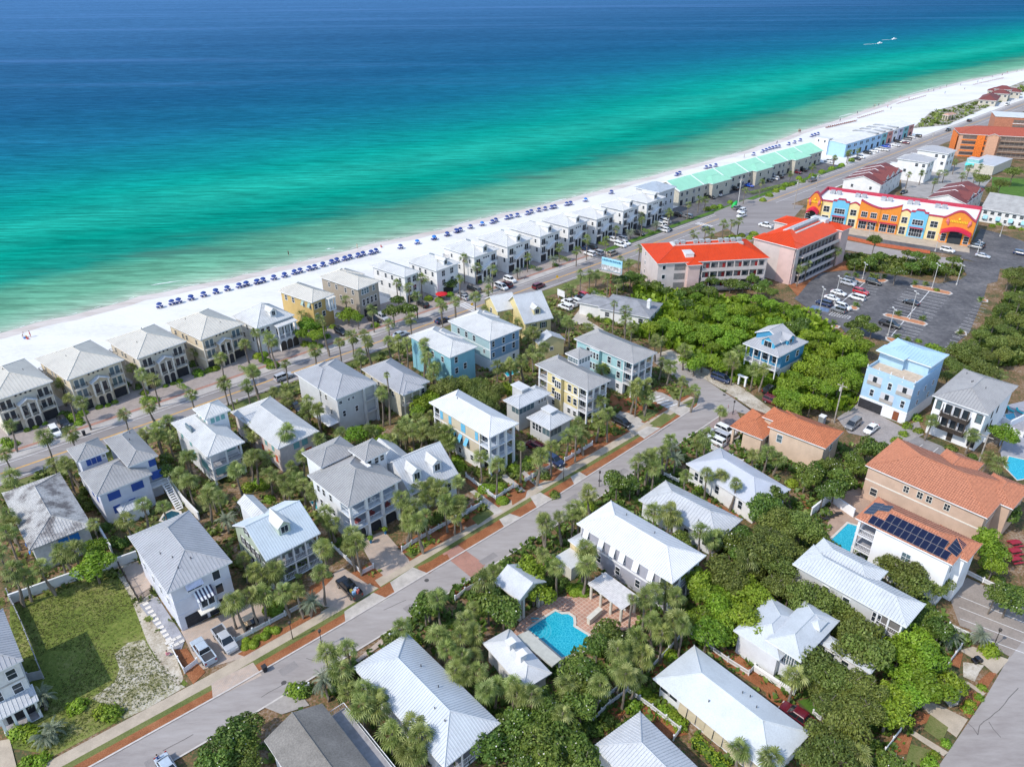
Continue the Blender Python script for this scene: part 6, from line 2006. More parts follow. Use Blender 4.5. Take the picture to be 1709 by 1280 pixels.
SAND = patchy('beach_sand', [(0.25, (0.54, 0.525, 0.50)), (0.5, (0.64, 0.63, 0.605)), (0.8, (0.69, 0.68, 0.66))], 0.09, fscale=1.6, mixf=0.45, bump=0.5, bscale=1.5, rough=0.95, streak=(RAD(40), 3.0))
WETS = patchy('wet_sand', [(0.3, (0.44, 0.375, 0.325)), (0.7, (0.60, 0.545, 0.50))], 0.12, fscale=0.9, mixf=0.4, bump=0.1, rough=0.55, streak=(RAD(40), 5.0))
def shore_strip(name, d0, z0, d1, z1, m):
 b = MB()
 for p in fine_sh:
  a, c = p + N_SEA * d0, p + N_SEA * d1
  b.v += [(a.x, a.y, z0), (c.x, c.y, z1)]
 for i in range(len(fine_sh) - 1):
  b.f.append((2 * i, 2 * i + 2, 2 * i + 3, 2 * i + 1)); b.m.append(0); b.t.append(None)
 return tag(b.obj(name, m), kind='structure')
shore_strip('beach_sand', -75, -0.02, -6.5, -0.02, SAND)
shore_strip('wet_sand', -6.5, -0.021, 8, -0.75, WETS)
# breaking ripples
FOAM = mat('foam', (0.75, 0.78, 0.76), 0.8, 0.1)
for (t, x0, y0, x1, y1) in (('A', 920, 97, 1110, 68), ('B', 595, 133, 655, 127), ('C', 800, 214, 900, 190), ('D', 1230, 170, 1330, 140), ('E', 0, 520, 110, 490), ('E', 440, 350, 540, 325), ('E', 830, 222, 1100, 150)):
 a, c = at(t, x0, y0, -0.26), at(t, x1, y1, -0.26)
 n = (c - a).normalized()
 s_ = Vector((-n.y, n.x, 0))
 up = [a + (c - a) * i / 8 + s_ * (0.35 + random.uniform(0, 0.5)) * math.sin(math.pi * (i + .4) / 9) for i in range(9)]
 tag(MB().add([tuple(q) for q in [a + (c - a) * i / 8 for i in range(9)]] + [tuple(q) for q in up[::-1]], [tuple(range(18))]).obj('foam', FOAM), kind='stuff')
# narrow lace of foam along the waterline
fb = MB()
for i in range(2, len(fine_sh) - 4):
 a, c = fine_sh[i], fine_sh[i + 1]
 for j in range(3):
  q0, q1 = a + (c - a) * j / 3, a + (c - a) * (j + 1) / 3
  w = random.choice((0, 0, 0.15, 0.3))
  if w:
   o = N_SEA * random.uniform(-0.6, 0.2)
   fb.add([tuple(q0 + o + Vector((0, 0, -.27))), tuple(q1 + o + Vector((0, 0, -.27))), tuple(q1 + o + N_SEA * w + Vector((0, 0, -.27))), tuple(q0 + o + N_SEA * w * .7 + Vector((0, 0, -.27)))], [(0, 1, 2, 3)])
tag(fb.obj('shore_foam', FOAM), kind='stuff')

GARDEN = patchy('garden_soil', [(0.2, (0.04, 0.06, 0.02)), (0.42, (0.085, 0.09, 0.036)), (0.54, (0.19, 0.105, 0.05)), (0.65, (0.26, 0.19, 0.13)), (0.85, (0.36, 0.32, 0.26))], 0.16, fscale=2.2, mixf=0.5, bump=0.8, bscale=4)
MULCH = patchy('pine_straw', [(0.2, (0.12, 0.048, 0.022)), (0.5, (0.275, 0.10, 0.04)), (0.85, (0.40, 0.20, 0.10))], 0.35, fscale=7, mixf=0.6, bump=0.9, bscale=9)
LAWN = patchy('lawn_grass', [(0.25, (0.075, 0.105, 0.025)), (0.5, (0.135, 0.155, 0.045)), (0.8, (0.22, 0.20, 0.085))], 0.25, fscale=5, mixf=0.5, bump=0.9, bscale=9)
GREENL = patchy('green_turf', [(0.25, (0.045, 0.11, 0.012)), (0.6, (0.085, 0.17, 0.022)), (0.8, (0.13, 0.21, 0.04))], 0.5, fscale=6, mixf=0.5, bump=0.9, bscale=9)
LOT = patchy('rough_lot_grass', [(0.28, (0.085, 0.12, 0.02)), (0.48, (0.135, 0.17, 0.03)), (0.64, (0.20, 0.205, 0.06)), (0.78, (0.30, 0.26, 0.13)), (0.95, (0.48, 0.43, 0.34))], 0.11, fscale=1.6, mixf=0.45, bump=1.0, bscale=5)
SANDY = patchy('pale_sandy_soil', [(0.3, (0.26, 0.215, 0.15)), (0.55, (0.47, 0.42, 0.34)), (0.8, (0.60, 0.56, 0.49))], 0.3, fscale=3, mixf=0.5, bump=0.7, bscale=6)
ROADM = patchy('worn_asphalt', [(0.2, (0.19, 0.17, 0.16)), (0.5, (0.25, 0.228, 0.218)), (0.85, (0.32, 0.298, 0.283))], 0.12, fscale=1.2, mixf=0.5, bump=0.2, bscale=14, streak=(GRID, 9.0), rough=0.85)
STREETM = patchy('pale_street_asphalt', [(0.2, (0.245, 0.215, 0.20)), (0.5, (0.315, 0.285, 0.265)), (0.85, (0.38, 0.35, 0.33))], 0.1, fscale=1.0, mixf=0.45, bump=0.2, bscale=14, streak=(GRID, 4.0), rough=0.9)
TARM = patchy('dark_parking_asphalt', [(0.2, (0.065, 0.063, 0.068)), (0.45, (0.10, 0.097, 0.10)), (0.7, (0.155, 0.148, 0.148)), (0.9, (0.23, 0.215, 0.205))], 0.10, fscale=0.8, mixf=0.35, bump=0.2, bscale=14, rough=0.85)
PAVE_B = pavers('beach_drive_pavers', (0.40, 0.335, 0.30), (0.34, 0.29, 0.265), (0.30, 0.27, 0.25), 0.4)
PAVE_T = pavers('tan_drive_pavers', (0.53, 0.40, 0.31), (0.46, 0.375, 0.31), (0.38, 0.32, 0.27), 0.45)
BRICK = pavers('red_brick_paving', (0.46, 0.20, 0.135), (0.38, 0.165, 0.12), (0.33, 0.23, 0.18), 0.3, rowh=0.15)
POOLT = pavers('pool_deck_tiles', (0.50, 0.275, 0.195), (0.42, 0.225, 0.16), (0.56, 0.40, 0.31), 0.62, msize=0.07, rowh=0.62, offset=0.0)
GREYP = pavers('grey_drive_pavers', (0.38, 0.34, 0.32), (0.32, 0.29, 0.275), (0.27, 0.25, 0.24), 0.45)
PATH = mat('sidewalk_concrete', (0.45, 0.375, 0.285), 0.9, 0.10, 0.5, 0.15, 7, 0.2)
PAINT = mat('road_paint_white', (0.66, 0.65, 0.63), 0.8, 0.12, 1.5)
PAINTY = mat('road_paint_yellow', (0.62, 0.33, 0.05), 0.8, 0.15, 1.0)

land = []
for p in fine_sh:
 q = p - N_SEA * 74
 land.append((q.x, q.y))
land += [(land[-1][0] + 1500, land[-1][1] - 4000), (0, -1500), (land[0][0], land[0][1] - 600)]
tag(sheet('ground', land, -0.03, GARDEN), kind='structure')

PAVED = []
_z = [0.0]
def lay(name, pts, m, kind='structure', paved=True, dz=0.0007):
 poly = [at(*p) for p in nums(pts)]
 _z[0] += dz
 poly = [(p.x, p.y) for p in poly]
 if paved: PAVED.append(poly)
 return sheet(name, poly, _z[0], m, kind)
def strip(name, line, hw, m, z=None, off=0.0, kind='structure', paved=True, dz=0.0007):
 """ribbon of half width hw along a line of world points, shifted off to the left"""
 L, Rr = [], []
 for i, p in enumerate(line):
  d = (line[min(i + 1, len(line) - 1)] - line[max(i - 1, 0)]).normalized()
  s_ = Vector((-d.y, d.x, 0))
  L.append(p + s_ * (off + hw)); Rr.append(p + s_ * (off - hw))
 poly = [(q.x, q.y) for q in L] + [(q.x, q.y) for q in Rr[::-1]]
 if paved: PAVED.append(poly)
 _z[0] += dz
 z = _z[0] if z is None else z
 b = MB()
 b.v = [(q.x, q.y, z) for q in L] + [(q.x, q.y, z) for q in Rr]
 n = len(L)
 for i in range(n - 1):
  b.f.append((n + i, n + i + 1, i + 1, i)); b.m.append(0); b.t.append(None)
 return tag(b.obj(name, m), kind=kind)
RL = [ground(p) for p in ((0, 791), (27, 782), (200, 722.5), (388, 657), (520, 610), (642, 567), (850, 493), (1035, 427), (1160, 380), (1279, 337), (1429, 281), (1560, 230.5), (1709, 174))]
RL = [RL[0] - UX * 400] + RL + [RL[-1] + UX * 600]
# lots and gardens first, then paving on top
lay('lot_grass', 'K 60 300 690 60 850 280 900 500 1000 640 1150 770 330 1210 60 1160', LOT, paved=False)
lay('sandy_patch', 'K 700 590 780 520 880 500 950 620 1080 760 1130 790 900 920 760 985 640 900 560 860 700 760 730 680', patchy('sandy_grass', [(0.2, (0.14, 0.155, 0.045)), (0.42, (0.25, 0.23, 0.12)), (0.6, (0.46, 0.42, 0.34)), (0.85, (0.60, 0.56, 0.50))], 0.25, fscale=2.5, mixf=0.5, bump=0.8, bscale=5), paved=False)
lay('sandy_soil', 'K 690 60 850 20 960 260 880 300 1060 560 1120 740 1090 790 1000 690 900 520 800 250', SANDY, paved=False)
lay('green_lawn', 'E 1380 715 1700 735 1700 900 1370 850', GREENL)
lay('dune', 'E 890 420 1100 400 1330 300 1573 190 1573 130 1290 240 1000 320 960 360', patchy('dune_scrub', [(0.3, (0.10, 0.10, 0.05)), (0.5, (0.24, 0.22, 0.16)), (0.65, (0.52, 0.49, 0.45))], 0.12, fscale=0.6, mixf=0.5), paved=False)
strip('roadside_grass', RL, 2.0, LAWN, off=-6.9, paved=False)
strip('beach_drive', RL[:9], 8.5, PAVE_B, off=13.5, paved=False)
strip('roadside_gravel', RL, 1.6, mat('roadside_concrete', (0.44, 0.41, 0.38), 0.9, 0.12, 0.3, 0.2, 4), off=5.6)
strip('brick_band', RL[:9], 0.45, BRICK, off=8.0)
strip('beach_road', RL, 4.6, ROADM)
strip('turn_lane', RL[8:], 2.6, ROADM, off=-7.0)
for o in (0.12, -0.12):
 strip('centre_line', RL, 0.09, PAINTY, off=o)
for o in (3.6, -3.6):
 strip('edge_line', RL, 0.07, PAINT, off=o)
strip('seawall_parking', RL[8:12], 8.5, TARM, off=13.8)
strip('hedge_strip', RL[8:12], 1.2, GREENL, off=7.4, paved=False)
# crossings
for (t, x, y) in (('C', 300, 850), ('D', 640, 715)):
 c = at(t, x, y)
 for k in range(7):
  q = c + UX * 0 + UY * (k - 3) * 1.0
  _z[0] += 0.0004
  sheet('crosswalk_bar', [tuple((q + UX * a + UY * b2).xy) for a, b2 in ((-1.6, -.25), (1.6, -.25), (1.6, .25), (-1.6, .25))], _z[0] + 0.003, PAINT)
# the inland street
O_ST = at('L', 712, 330)
ST = [O_ST + UX * a + UY * b for a, b in ((-140, -3.4), (-42, -3.9), (-20, -4.9), (0, -5.2), (45, -5.1), (72, -4.3), (96, -3.4))]
WALK = [ground(p) for p in ((-120, 1390), (82, 1280), (350, 1135), (571, 1009), (778, 885), (1080, 709.5), (1158, 664))]
strip('verge_grass', WALK, 0.85, LAWN, off=-1.6)
strip('verge_mulch', WALK, 1.2, MULCH, off=-3.1)
strip('garden_mulch', WALK[3:], 2.2, MULCH, off=3.0, paved=False)
strip('street', ST, 3.05, STREETM)
lay('cross_street', 'J 660 560 725 585 1000 735 1200 870 1420 1020 1573 1130 1480 1160 1400 990 1200 940 1120 960 1000 1090 840 1000 960 905 975 850 930 800 700 640', STREETM)
strip('sidewalk', WALK, 0.95, PATH)
ZST = _z[0]
lay('roadside_sand', 'J 725 585 1000 735 1220 870 1573 1110 1573 1040 1250 800 1040 690 800 560', SANDY)
# drives and aprons of the street row
D_ = [('K 1130 500 1105 450 1420 320 1600 250 1660 370 1490 480 1560 590 1220 690', PAVE_T), ('K 1290 770 1545 640 1600 720 1300 865', PAVE_T),
      ('L 500 240 600 130 700 60 850 160 890 200 700 310 590 300', PAVE_T), ('L 712 330 890 215 990 250 718 392', CONC),
      ('H 800 960 870 930 955 900 1120 1090 960 1180 890 1120', PAVE_T), ('L 935 190 1130 60 1228 100 1018 218', CONC),
      ('H 1310 1040 1405 985 1573 1105 1500 1195', BRICK), ('I 490 1025 520 1015 695 1145 660 1165', CONC), ('I 530 1070 570 1050 680 1150 640 1170', CONC),
      ('I 670 1195 735 1160 805 1182 705 1248', CONC), ('I 675 935 705 915 862 1045 835 1062', CONC), ('I 795 905 820 895 940 1000 915 1012', CONC), ('I 858 1058 920 1030 992 1070 905 1130', CONC),
      ('I 960 850 1000 830 1090 890 1050 900', CONC), ('I 1105 935 1160 905 1212 935 1130 985', CONC), ('I 1355 600 1425 555 1560 610 1480 662', CONC),
      ('J 655 850 720 810 880 890 800 932', mat('striped_drive', (0.36, 0.33, 0.30), 0.9, 0.1)), ('J 785 925 850 895 945 925 870 972', CONC), ('J 460 960 500 930 640 990 560 1035', CONC), ('J 590 1070 660 1030 742 1040 640 1105', CONC)]
for pts, m in D_:
 lay('driveway', pts, m)
for i in range(5):
 lay('drive_band', 'J %d %d %d %d %d %d %d %d' % (665 + 26 * i, 870 + 12 * i, 672 + 26 * i, 862 + 12 * i, 742 + 26 * i, 842 + 12 * i, 735 + 26 * i, 850 + 12 * i), PAINT, dz=0.0004)
for pts in ('L 500 180 580 140 650 105 640 130 560 210 505 245', 'L 820 100 890 130 950 200 880 170', 'L 890 215 990 150 1020 215 975 250', 'L 1155 60 1340 -20 1355 10 1230 100', 'H 1060 980 1380 840 1450 890 1110 1085', 'H 1430 830 1573 740 1573 830 1460 880',
   'I 470 930 650 1075 640 1090 455 960', 'I 1000 870 1230 740 1260 770 1060 870', 'I 1340 470 1573 440 1573 560 1420 540', 'J 430 830 540 900 680 900 640 960 430 900', 'J 690 790 800 790 790 830 720 820', 'J 730 1010 820 975 838 980 740 1035', 'K 1060 570 1140 555 1200 640 1255 700 1180 775 1130 700', 'L 60 590 560 310 570 340 100 605',
   'L 1370 200 1520 130 1540 175 1400 250', 'I 740 1050 840 1020 830 1060 750 1110', 'I 860 880 1060 900 1000 960 930 960'):
 lay('pine_straw_bed', pts, MULCH, paved=False)
for pts in ('H 1075 1040 1260 950 1250 970 1130 1070', 'I 500 1190 590 1120 640 1160 540 1230', 'I 560 990 650 1060 600 1060', 'J 590 960 650 920 735 940 640 1005', 'J 760 780 900 800 930 830 820 870', 'J 875 890 960 850 970 870 945 905', 'J 670 1015 760 950 830 970 740 1035', 'C 700 780 980 670 980 690 720 790'):
 lay('lawn_patch', pts, LAWN, paved=False)
# stepping stone path with gravel
lay('grey_gravel', 'K 850 290 960 240 1130 500 1110 560 1060 560', patchy('blue_grey_gravel', [(0.3, (0.22, 0.22, 0.24)), (0.7, (0.36, 0.36, 0.385))], 0.5, fscale=9, bump=0.5), paved=True)
lay('brick_terrace', 'K 735 80 850 20 940 190 855 270', PAVE_T)
path = thing('stone_path', 'path of square white stepping stones beside the lavender house', 'stone path', at('K', 960, 400))
SLABM = MB().box(-0.42, -0.3, 0, 0.42, 0.3, 0.07).mesh('paving_stone', mat('white_slab', (0.62, 0.58, 0.52), 0.85, 0.1))
stones = [(890 + i * 15.5, 284 + i * 24) for i in range(11)] + [(x, y) for x, y in ((1062, 502), (1090, 488), (1080, 530), (1108, 514), (1025, 520), (1042, 548))]
for x, y in stones:
 p = at('K', x, y, _z[0])
 o = link('paving_stone', SLABM, path)
 o.location = p - Vector(path.location)
 o.rotation_euler = (0, 0, GRID + random.uniform(-.04, .04))
# car park behind the thicket
lay('parking_lot', 'F 170 435 255 335 335 278 480 262 760 285 1050 342 1180 320 1225 290 1190 235 1200 200 1430 235 1410 330 1350 345 1330 420 1240 640 1095 760 900 770 760 700 480 640 455 610 390 590 290 520', TARM)
lay('shop_parking', 'E 1240 1150 1310 1030 1420 1060 1573 1110 1700 1160 1640 1340 1430 1275 1180 1210', TARM)
lay('shop_lane', 'E 480 1050 800 1110 1230 1165 1220 1200 780 1140 480 1085', TARM)
lay('shop_front_walk', 'E 255 985 480 1020 800 1070 1240 1135 1240 1180 800 1112 480 1062 300 1030', PATH)
lay('pale_court', 'E 820 720 1000 690 1250 610 1380 720 1330 780 1000 850 830 830', mat('pale_asphalt', (0.30, 0.285, 0.27), 0.9, .12, .3))
lay('shop_mulch', 'E 480 1072 700 1120 1000 1165 1000 1185 690 1140 480 1095', mat('red_mulch', (0.42, 0.10, 0.035), 0.9, 0.2, 1.0))
lay('side_road', 'E 470 1100 700 1145 1000 1200 1200 1215 1180 1260 900 1230 640 1190 470 1160', STREETM)
lay('junction', 'D 700 640 900 560 1250 600 1180 680 1060 760 900 830 760 720', ROADM)
lay('condo_mulch', 'F 380 215 520 200 540 255 340 275 260 335 190 420 130 350', MULCH, paved=False)
def stall(t, x0, y0, x1, y1, w=0.055):
 a, c = at(t, x0, y0), at(t, x1, y1)
 _z[0] += 0.0003
 d = (c - a).normalized()
 s_ = Vector((-d.y, d.x, 0)) * w
 sheet('parking_line', [tuple((q).xy) for q in (a - s_, c - s_, c + s_, a + s_)], _z[0] + 0.003, PAINT)
SURVEY['S'] = (1340 - 0, 440)
def S(x, y): return 'p', 1340 + x * .17554, 440 + y * .17554
def stall2(x0, y0, x1, y1, w=0.055):
 a, c = at(*S(x0, y0)), at(*S(x1, y1))
 _z[0] += 0.0003
 d = (c - a).normalized()
 s_ = Vector((-d.y, d.x, 0)) * w
 sheet('parking_line', [tuple(q.xy) for q in (a - s_, c - s_, c + s_, a + s_)], _z[0] + 0.003, PAINT)
for i in range(9):
 stall2(988 - 23.4 * i, 240 + 25.4 * i, 1385 - 21.5 * i, 328 + 27.2 * i)
for i in range(5):
 stall2(905 - 30 * i + 90 * (i < 2) * 0, 570 + 26 * i, 1142 - 24 * i, 632 + 24 * i)
for i in range(12):
 stall2(1650 - 21 * i, 380 + 27.5 * i, 1760 - 20 * i, 405 + 28.5 * i)
for i in range(5):
 stall2(1420 - 24 * i, 697 + 31 * i, 1500 - 24 * i, 716 + 31 * i)
for x0, y0, x1, y1 in ((620, 205, 745, 225), (600, 228, 715, 245), (580, 255, 700, 270), (640, 290, 690, 298), (560, 345, 640, 318), (530, 365, 595, 370), (430, 465, 485, 475), (520, 385, 570, 395)):
 stall2(x0, y0, x1, y1)
for i in range(8):
 stall2(245 + 25 * i, 490 + 4.5 * i, 285 + 24 * i, 462 + 6 * i, 0.08)
stall2(245, 490, 430, 530); stall2(285, 460, 458, 505); stall2(430, 530, 458, 505)
stall2(840, 690, 1200, 265, 0.1); stall2(345, 390, 590, 180, 0.1)
lay('blue_stall', 'p %g %g %g %g %g %g %g %g' % (1340 + 60 * .17554, 440 + 430 * .17554, 1340 + 95 * .17554, 440 + 395 * .17554, 1340 + 255 * .17554, 440 + 432 * .17554, 1340 + 240 * .17554, 440 + 465 * .17554), mat('blue_paint', (0.13, 0.19, 0.30), 0.8, 0.25))
KERB = mat('kerb_concrete', (0.50, 0.46, 0.42), 0.9, 0.1)
def island(pts, h=0.16):
 poly = [at(*p) for p in pts]
 b = MB().prism([(p.x, p.y) for p in poly], 0, h)
 tag(b.obj('kerb', KERB), kind='structure')
 c = sum(poly, Vector()) / len(poly)
 _z[0] += 0.0005
 sheet('island_mulch', [tuple((c + (p - c) * (1 - 0.55 / max(1.2, (p - c).length))).xy) for p in poly], h + 0.012, mat('orange_mulch', (0.45, 0.20, 0.10), 0.95, 0.2, 1.2))
for isl in ([(1018, 212), (1040, 200), (1200, 225), (1400, 272), (1428, 290), (1400, 303), (1230, 272), (1030, 228)], [(755, 485), (790, 475), (980, 510), (1160, 560), (1190, 580), (1160, 597), (1000, 560), (780, 502)],
   [(780, 700), (840, 705), (1000, 750), (1042, 770), (1010, 788), (840, 755), (780, 720)], [(470, 142), (590, 165), (780, 150), (815, 165), (780, 182), (560, 185), (480, 165)], [(450, 400), (500, 405), (540, 432), (510, 448), (450, 440)],
   [(1440, 655), (1470, 640), (1550, 650), (1560, 685), (1490, 685)], [(1655, 345), (1690, 330), (1760, 350), (1760, 370), (1680, 365)], [(265, 590), (300, 578), (360, 600), (340, 618), (280, 612)]):
 island([S(x, y) for x, y in isl])
# foreground courts
lay('pool_deck', 'M 350 470 390 400 480 330 600 250 690 235 810 205 1000 290 1150 370 1060 440 900 470 640 640 450 620', POOLT)
lay('brick_terrace', 'O 560 560 450 600 380 690 370 860 390 900 500 970 600 900 700 640', pavers('rose_pavers', (0.46, 0.31, 0.22), (0.40, 0.27, 0.2), (0.38, 0.3, 0.25), 0.4))
lay('grey_drive', 'O 430 140 560 50 820 190 930 160 960 240 760 330 640 260 500 230', GREYP)
lay('parking_court', 'O 770 345 920 250 960 265 1290 400 1270 450 1100 420 960 430', mat('grey_court', (0.26, 0.245, 0.24), 0.9, 0.12, 0.4, 0.2, 5))
for x0, y0, x1, y1 in ((885, 350, 955, 300), (985, 375, 1050, 320), (1180, 410, 1210, 385)):
 stall('O', x0, y0, x1, y1)
lay('carport_drive', 'J 1000 1090 1060 990 1200 930 1240 1010 1160 1180 1060 1170', pavers('dusky_brick', (0.36, 0.25, 0.22), (0.30, 0.22, 0.2), (0.3, 0.25, 0.22), 0.3))
lay('court', 'J 190 390 260 300 330 200 430 250 340 330 290 380 440 470 560 520 700 590 560 560 330 440', mat('pale_court', (0.47, 0.43, 0.37), 0.9, 0.1, 0.3, 0.15, 4))
lay('lower_street', 'Q 1573 470 1480 610 1340 850 1040 1290 1000 1500 1900 1500 1900 300', STREETM)
ZQ = _z[0]
lay('parking_court', 'Q 1110 225 1225 125 1573 285 1700 350 1573 500 1490 610 1330 520 1240 440 1180 420', mat('taupe_asphalt', (0.30, 0.255, 0.22), 0.9, 0.1, 0.3, 0.2, 4))
for i in range(4):
 stall('Q', 1170 + 5 * i, 235 + 70 * i, 1573 + 0 * i, 400 + 62 * i)
for pts in ('Q 1180 570 1260 545 1480 625 1400 720 1330 660', 'Q 930 890 970 870 1090 920 1230 990 1160 1100 1050 1020', 'Q 1195 755 1230 760 1340 830 1320 848', 'Q 870 1075 900 1060 1110 1190 1080 1215'):
 lay('driveway', pts, PATH)
for pts in ('Q 1090 560 1200 590 1180 680 1100 650', 'Q 1290 760 1360 700 1405 710 1330 830', 'Q 1170 920 1240 810 1330 850 1240 985', 'Q 990 840 1100 810 1080 860 1000 890', 'Q 900 930 1000 960 980 1010 900 1040', 'Q 720 1150 810 1070 890 1100 860 1200 760 1215', 'Q 0 740 90 800 200 900 160 950 0 870', 'R 480 590 640 560 760 690 1020 840 960 910 560 640', 'R 0 820 130 900 330 1060 360 1080 240 1110 60 920', 'M 680 200 760 160 820 200 790 245 680 240', 'R 130 700 330 520 380 500 400 540 130 760', 'M 900 960 1050 840 1090 880 960 1040 880 1100', 'N 950 330 1240 490 1200 500 940 350', 'O 220 640 310 670 340 690 270 735'):
 lay('pine_straw_bed', pts, MULCH, paved=False)
for pts in ('Q 1200 640 1330 660 1300 700 1270 760 1200 730', 'Q 1000 960 1110 1040 1070 1130 960 1050', 'Q 1080 870 1200 800 1170 900 1120 920', 'Q 880 1140 1010 1180 960 1280 850 1240'):
 lay('dry_lawn', pts, SANDY if '1200' in pts else LAWN, paved=False)
for pts in ('R 180 895 210 900 355 1030 350 1050 320 1045 230 960', 'R 370 1110 420 1090 560 1240 620 1290 520 1290', 'N 185 925 240 875 300 905 250 955', 'R 1030 880 1100 860 1180 950 1200 1000 1120 960'):
 lay('green_lawn', pts, GREENL, paved=False)
lay('terrace', 'O 1470 60 1600 30 1700 100 1700 520 1573 500 1440 420 1420 300 1480 180', mat('grey_tile_terrace', (0.30, 0.30, 0.33), 0.8, 0.1))
lay('pebble_drive', 'K 0 1120 60 1110 105 1290 0 1290', PATH)
lay('drive_gap', 'L 225 918 415 795 500 905 330 960', mat('grey_brown_drive', (0.32, 0.29, 0.26), 0.9, 0.1))  # one even grey brown drive colour
lay('drive_gap', 'L 750 655 900 530 960 480 990 500 800 640', PAVE_T)

# ---------------------------------------------------------------- swimming pools
POOLW = None
def pool_water(name, c0, c1):
 m, nt, b = _new(name)
 tc = nd(nt, 'ShaderNodeTexCoord')
 v = nd(nt, 'ShaderNodeTexVoronoi', Scale=2.6, feature='DISTANCE_TO_EDGE')  # cell edges become a bright caustic net painted into the base colour
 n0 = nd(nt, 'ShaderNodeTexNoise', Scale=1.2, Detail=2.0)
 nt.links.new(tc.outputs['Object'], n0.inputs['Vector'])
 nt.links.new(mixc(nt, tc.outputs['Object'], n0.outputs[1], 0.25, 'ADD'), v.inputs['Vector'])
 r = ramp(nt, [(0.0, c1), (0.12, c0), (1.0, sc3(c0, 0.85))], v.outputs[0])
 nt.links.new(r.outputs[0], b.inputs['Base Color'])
 b.inputs['Roughness'].default_value = 0.08
 bp = nd(nt, 'ShaderNodeBump', Strength=0.15, Distance=0.05)
 nt.links.new(n0.outputs[0], bp.inputs['Height'])
 nt.links.new(bp.outputs[0], b.inputs['Normal'])
 return m
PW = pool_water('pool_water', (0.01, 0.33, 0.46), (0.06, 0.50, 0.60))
PWD = gloss('deep_pool_water', (0.015, 0.07, 0.10), 0.08)
COPING = mat('pool_coping', (0.58, 0.53, 0.46), 0.8, 0.08)
def pool(label, pts, water=PW, cop=0.45):
 poly = [at(*p) for p in nums(pts)]
 c = sum(poly, Vector()) / len(poly)
 t = thing('swimming_pool', label, 'pool', (c.x, c.y, 0))
 loc = [p - c for p in poly]
 z = _z[0] + 0.02
 n = len(loc)
 a = sum(loc[i].x * loc[(i + 1) % n].y - loc[(i + 1) % n].x * loc[i].y for i in range(n))
 if a < 0: loc = loc[::-1]
 MB().add([(p.x, p.y, z + 0.01) for p in loc], [tuple(range(n))]).obj('water', water, t)
 cb = MB()
 out = []
 for i in range(n):
  d0, d1 = (loc[i] - loc[i - 1]).normalized(), (loc[(i + 1) % n] - loc[i]).normalized()
  nn = Vector((d0.y + d1.y, -d0.x - d1.x, 0)).normalized()
  out.append(loc[i] + nn * cop)
 for i in range(n):
  j = (i + 1) % n
  cb.add([(loc[i].x, loc[i].y, z), (loc[j].x, loc[j].y, z), (out[j].x, out[j].y, z), (out[i].x, out[i].y, z)] + [(loc[i].x, loc[i].y, z + .09), (loc[j].x, loc[j].y, z + .09), (out[j].x, out[j].y, z + .09), (out[i].x, out[i].y, z + .09)],
               [(7, 6, 5, 4), (0, 1, 5, 4), (2, 3, 7, 6)])
 cb.obj('coping', COPING, t)
 return t, z
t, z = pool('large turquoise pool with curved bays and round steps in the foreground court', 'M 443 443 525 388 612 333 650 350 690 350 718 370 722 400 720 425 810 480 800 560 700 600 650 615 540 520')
c = at('M', 535, 420)
for k, rr in enumerate((2.6, 2.0, 1.4)):
 b = MB()
 ang = [RAD(-75 + 15 * i) + GRID - RAD(90) + RAD(45) for i in range(13)]
 o = Vector((c.x, c.y, 0)) - Vector(t.location) + UX * -1.6 + UY * 0.2
 v = [(o.x + math.cos(a) * q, o.y + math.sin(a) * q, z + .025 + k * .004) for q in (rr, rr - 0.22) for a in ang]
 b.add(v, [(i, i + 1, 14 + i, 13 + i) for i in range(12)])
 b.obj('step', mat('pool_step', (0.05, 0.40, 0.50), 0.5), t)
pool('small turquoise rectangular pool below the solar panelled house', 'O 388 892 498 785 552 800 520 960 492 972 430 945')
pool('dark plunge pool on a brick terrace behind the lavender house', 'G 985 838 1010 800 1050 780 1095 790 1100 810 1060 850', PWD)
pool('narrow turquoise pool between the sage house and the double gallery house', 'H 505 725 560 715 575 790 540 770', PW, 0.3)
pool('tiny turquoise pool behind the yellow lookout house', 'I 700 305 770 285 790 300 720 328', PW, 0.3)
pool('bright turquoise pool on a grey terrace at the right edge', 'O 1480 375 1640 410 1640 500 1530 520 1455 440', PW, 0.3)
pool('square hot tub on the terrace behind the white house with dark balconies', 'O 1455 120 1510 110 1520 140 1470 160', PW, 0.35)

# wear on the streets: manholes, patches, cracks
ZKEEP, _z[0] = _z[0], ZST + .001
MAN = mat('manhole_iron', (0.07, 0.065, 0.06), .7, .2, 4)
PATCH = patchy('asphalt_patch', [(0.3, (0.22, 0.20, 0.19)), (0.7, (0.28, 0.255, 0.24))], 0.6, fscale=6, bump=0.2)
CRACK = mat('crack_filler', (0.13, 0.115, 0.105), .9, .2, 3)
for (tl, x, y) in (('L', 1215, 140), ('L', 343, 765), ('J', 1130, 838), ('I', 1285, 960), ('Q', 1510, 718), ('M', 20, 330)):
 p = at(tl, x, y)
 _z[0] += .0007
 sheet('manhole', [(p.x + .4 * math.cos(k * .5236), p.y + .4 * math.sin(k * .5236)) for k in range(12)], _z[0], MAN)
for a, b, w, d in ((-12, -4.2, 2.6, 1.5), (25, -6.4, 3.4, 1.3), (-32, -6.0, 2.2, 1.8), (48, -4.6, 3, 1.2), (8, -6.6, 1.5, 1.5), (62, -5.5, 2.4, 1.4)):
 c = O_ST + UX * a + UY * b
 _z[0] += .0007
 sheet('road_patch', [tuple((c + UX * u * w / 2 + UY * v * d / 2).xy) for u, v in ((-1, -1), (1, -1), (1, 1), (-1, 1))], _z[0], PATCH)
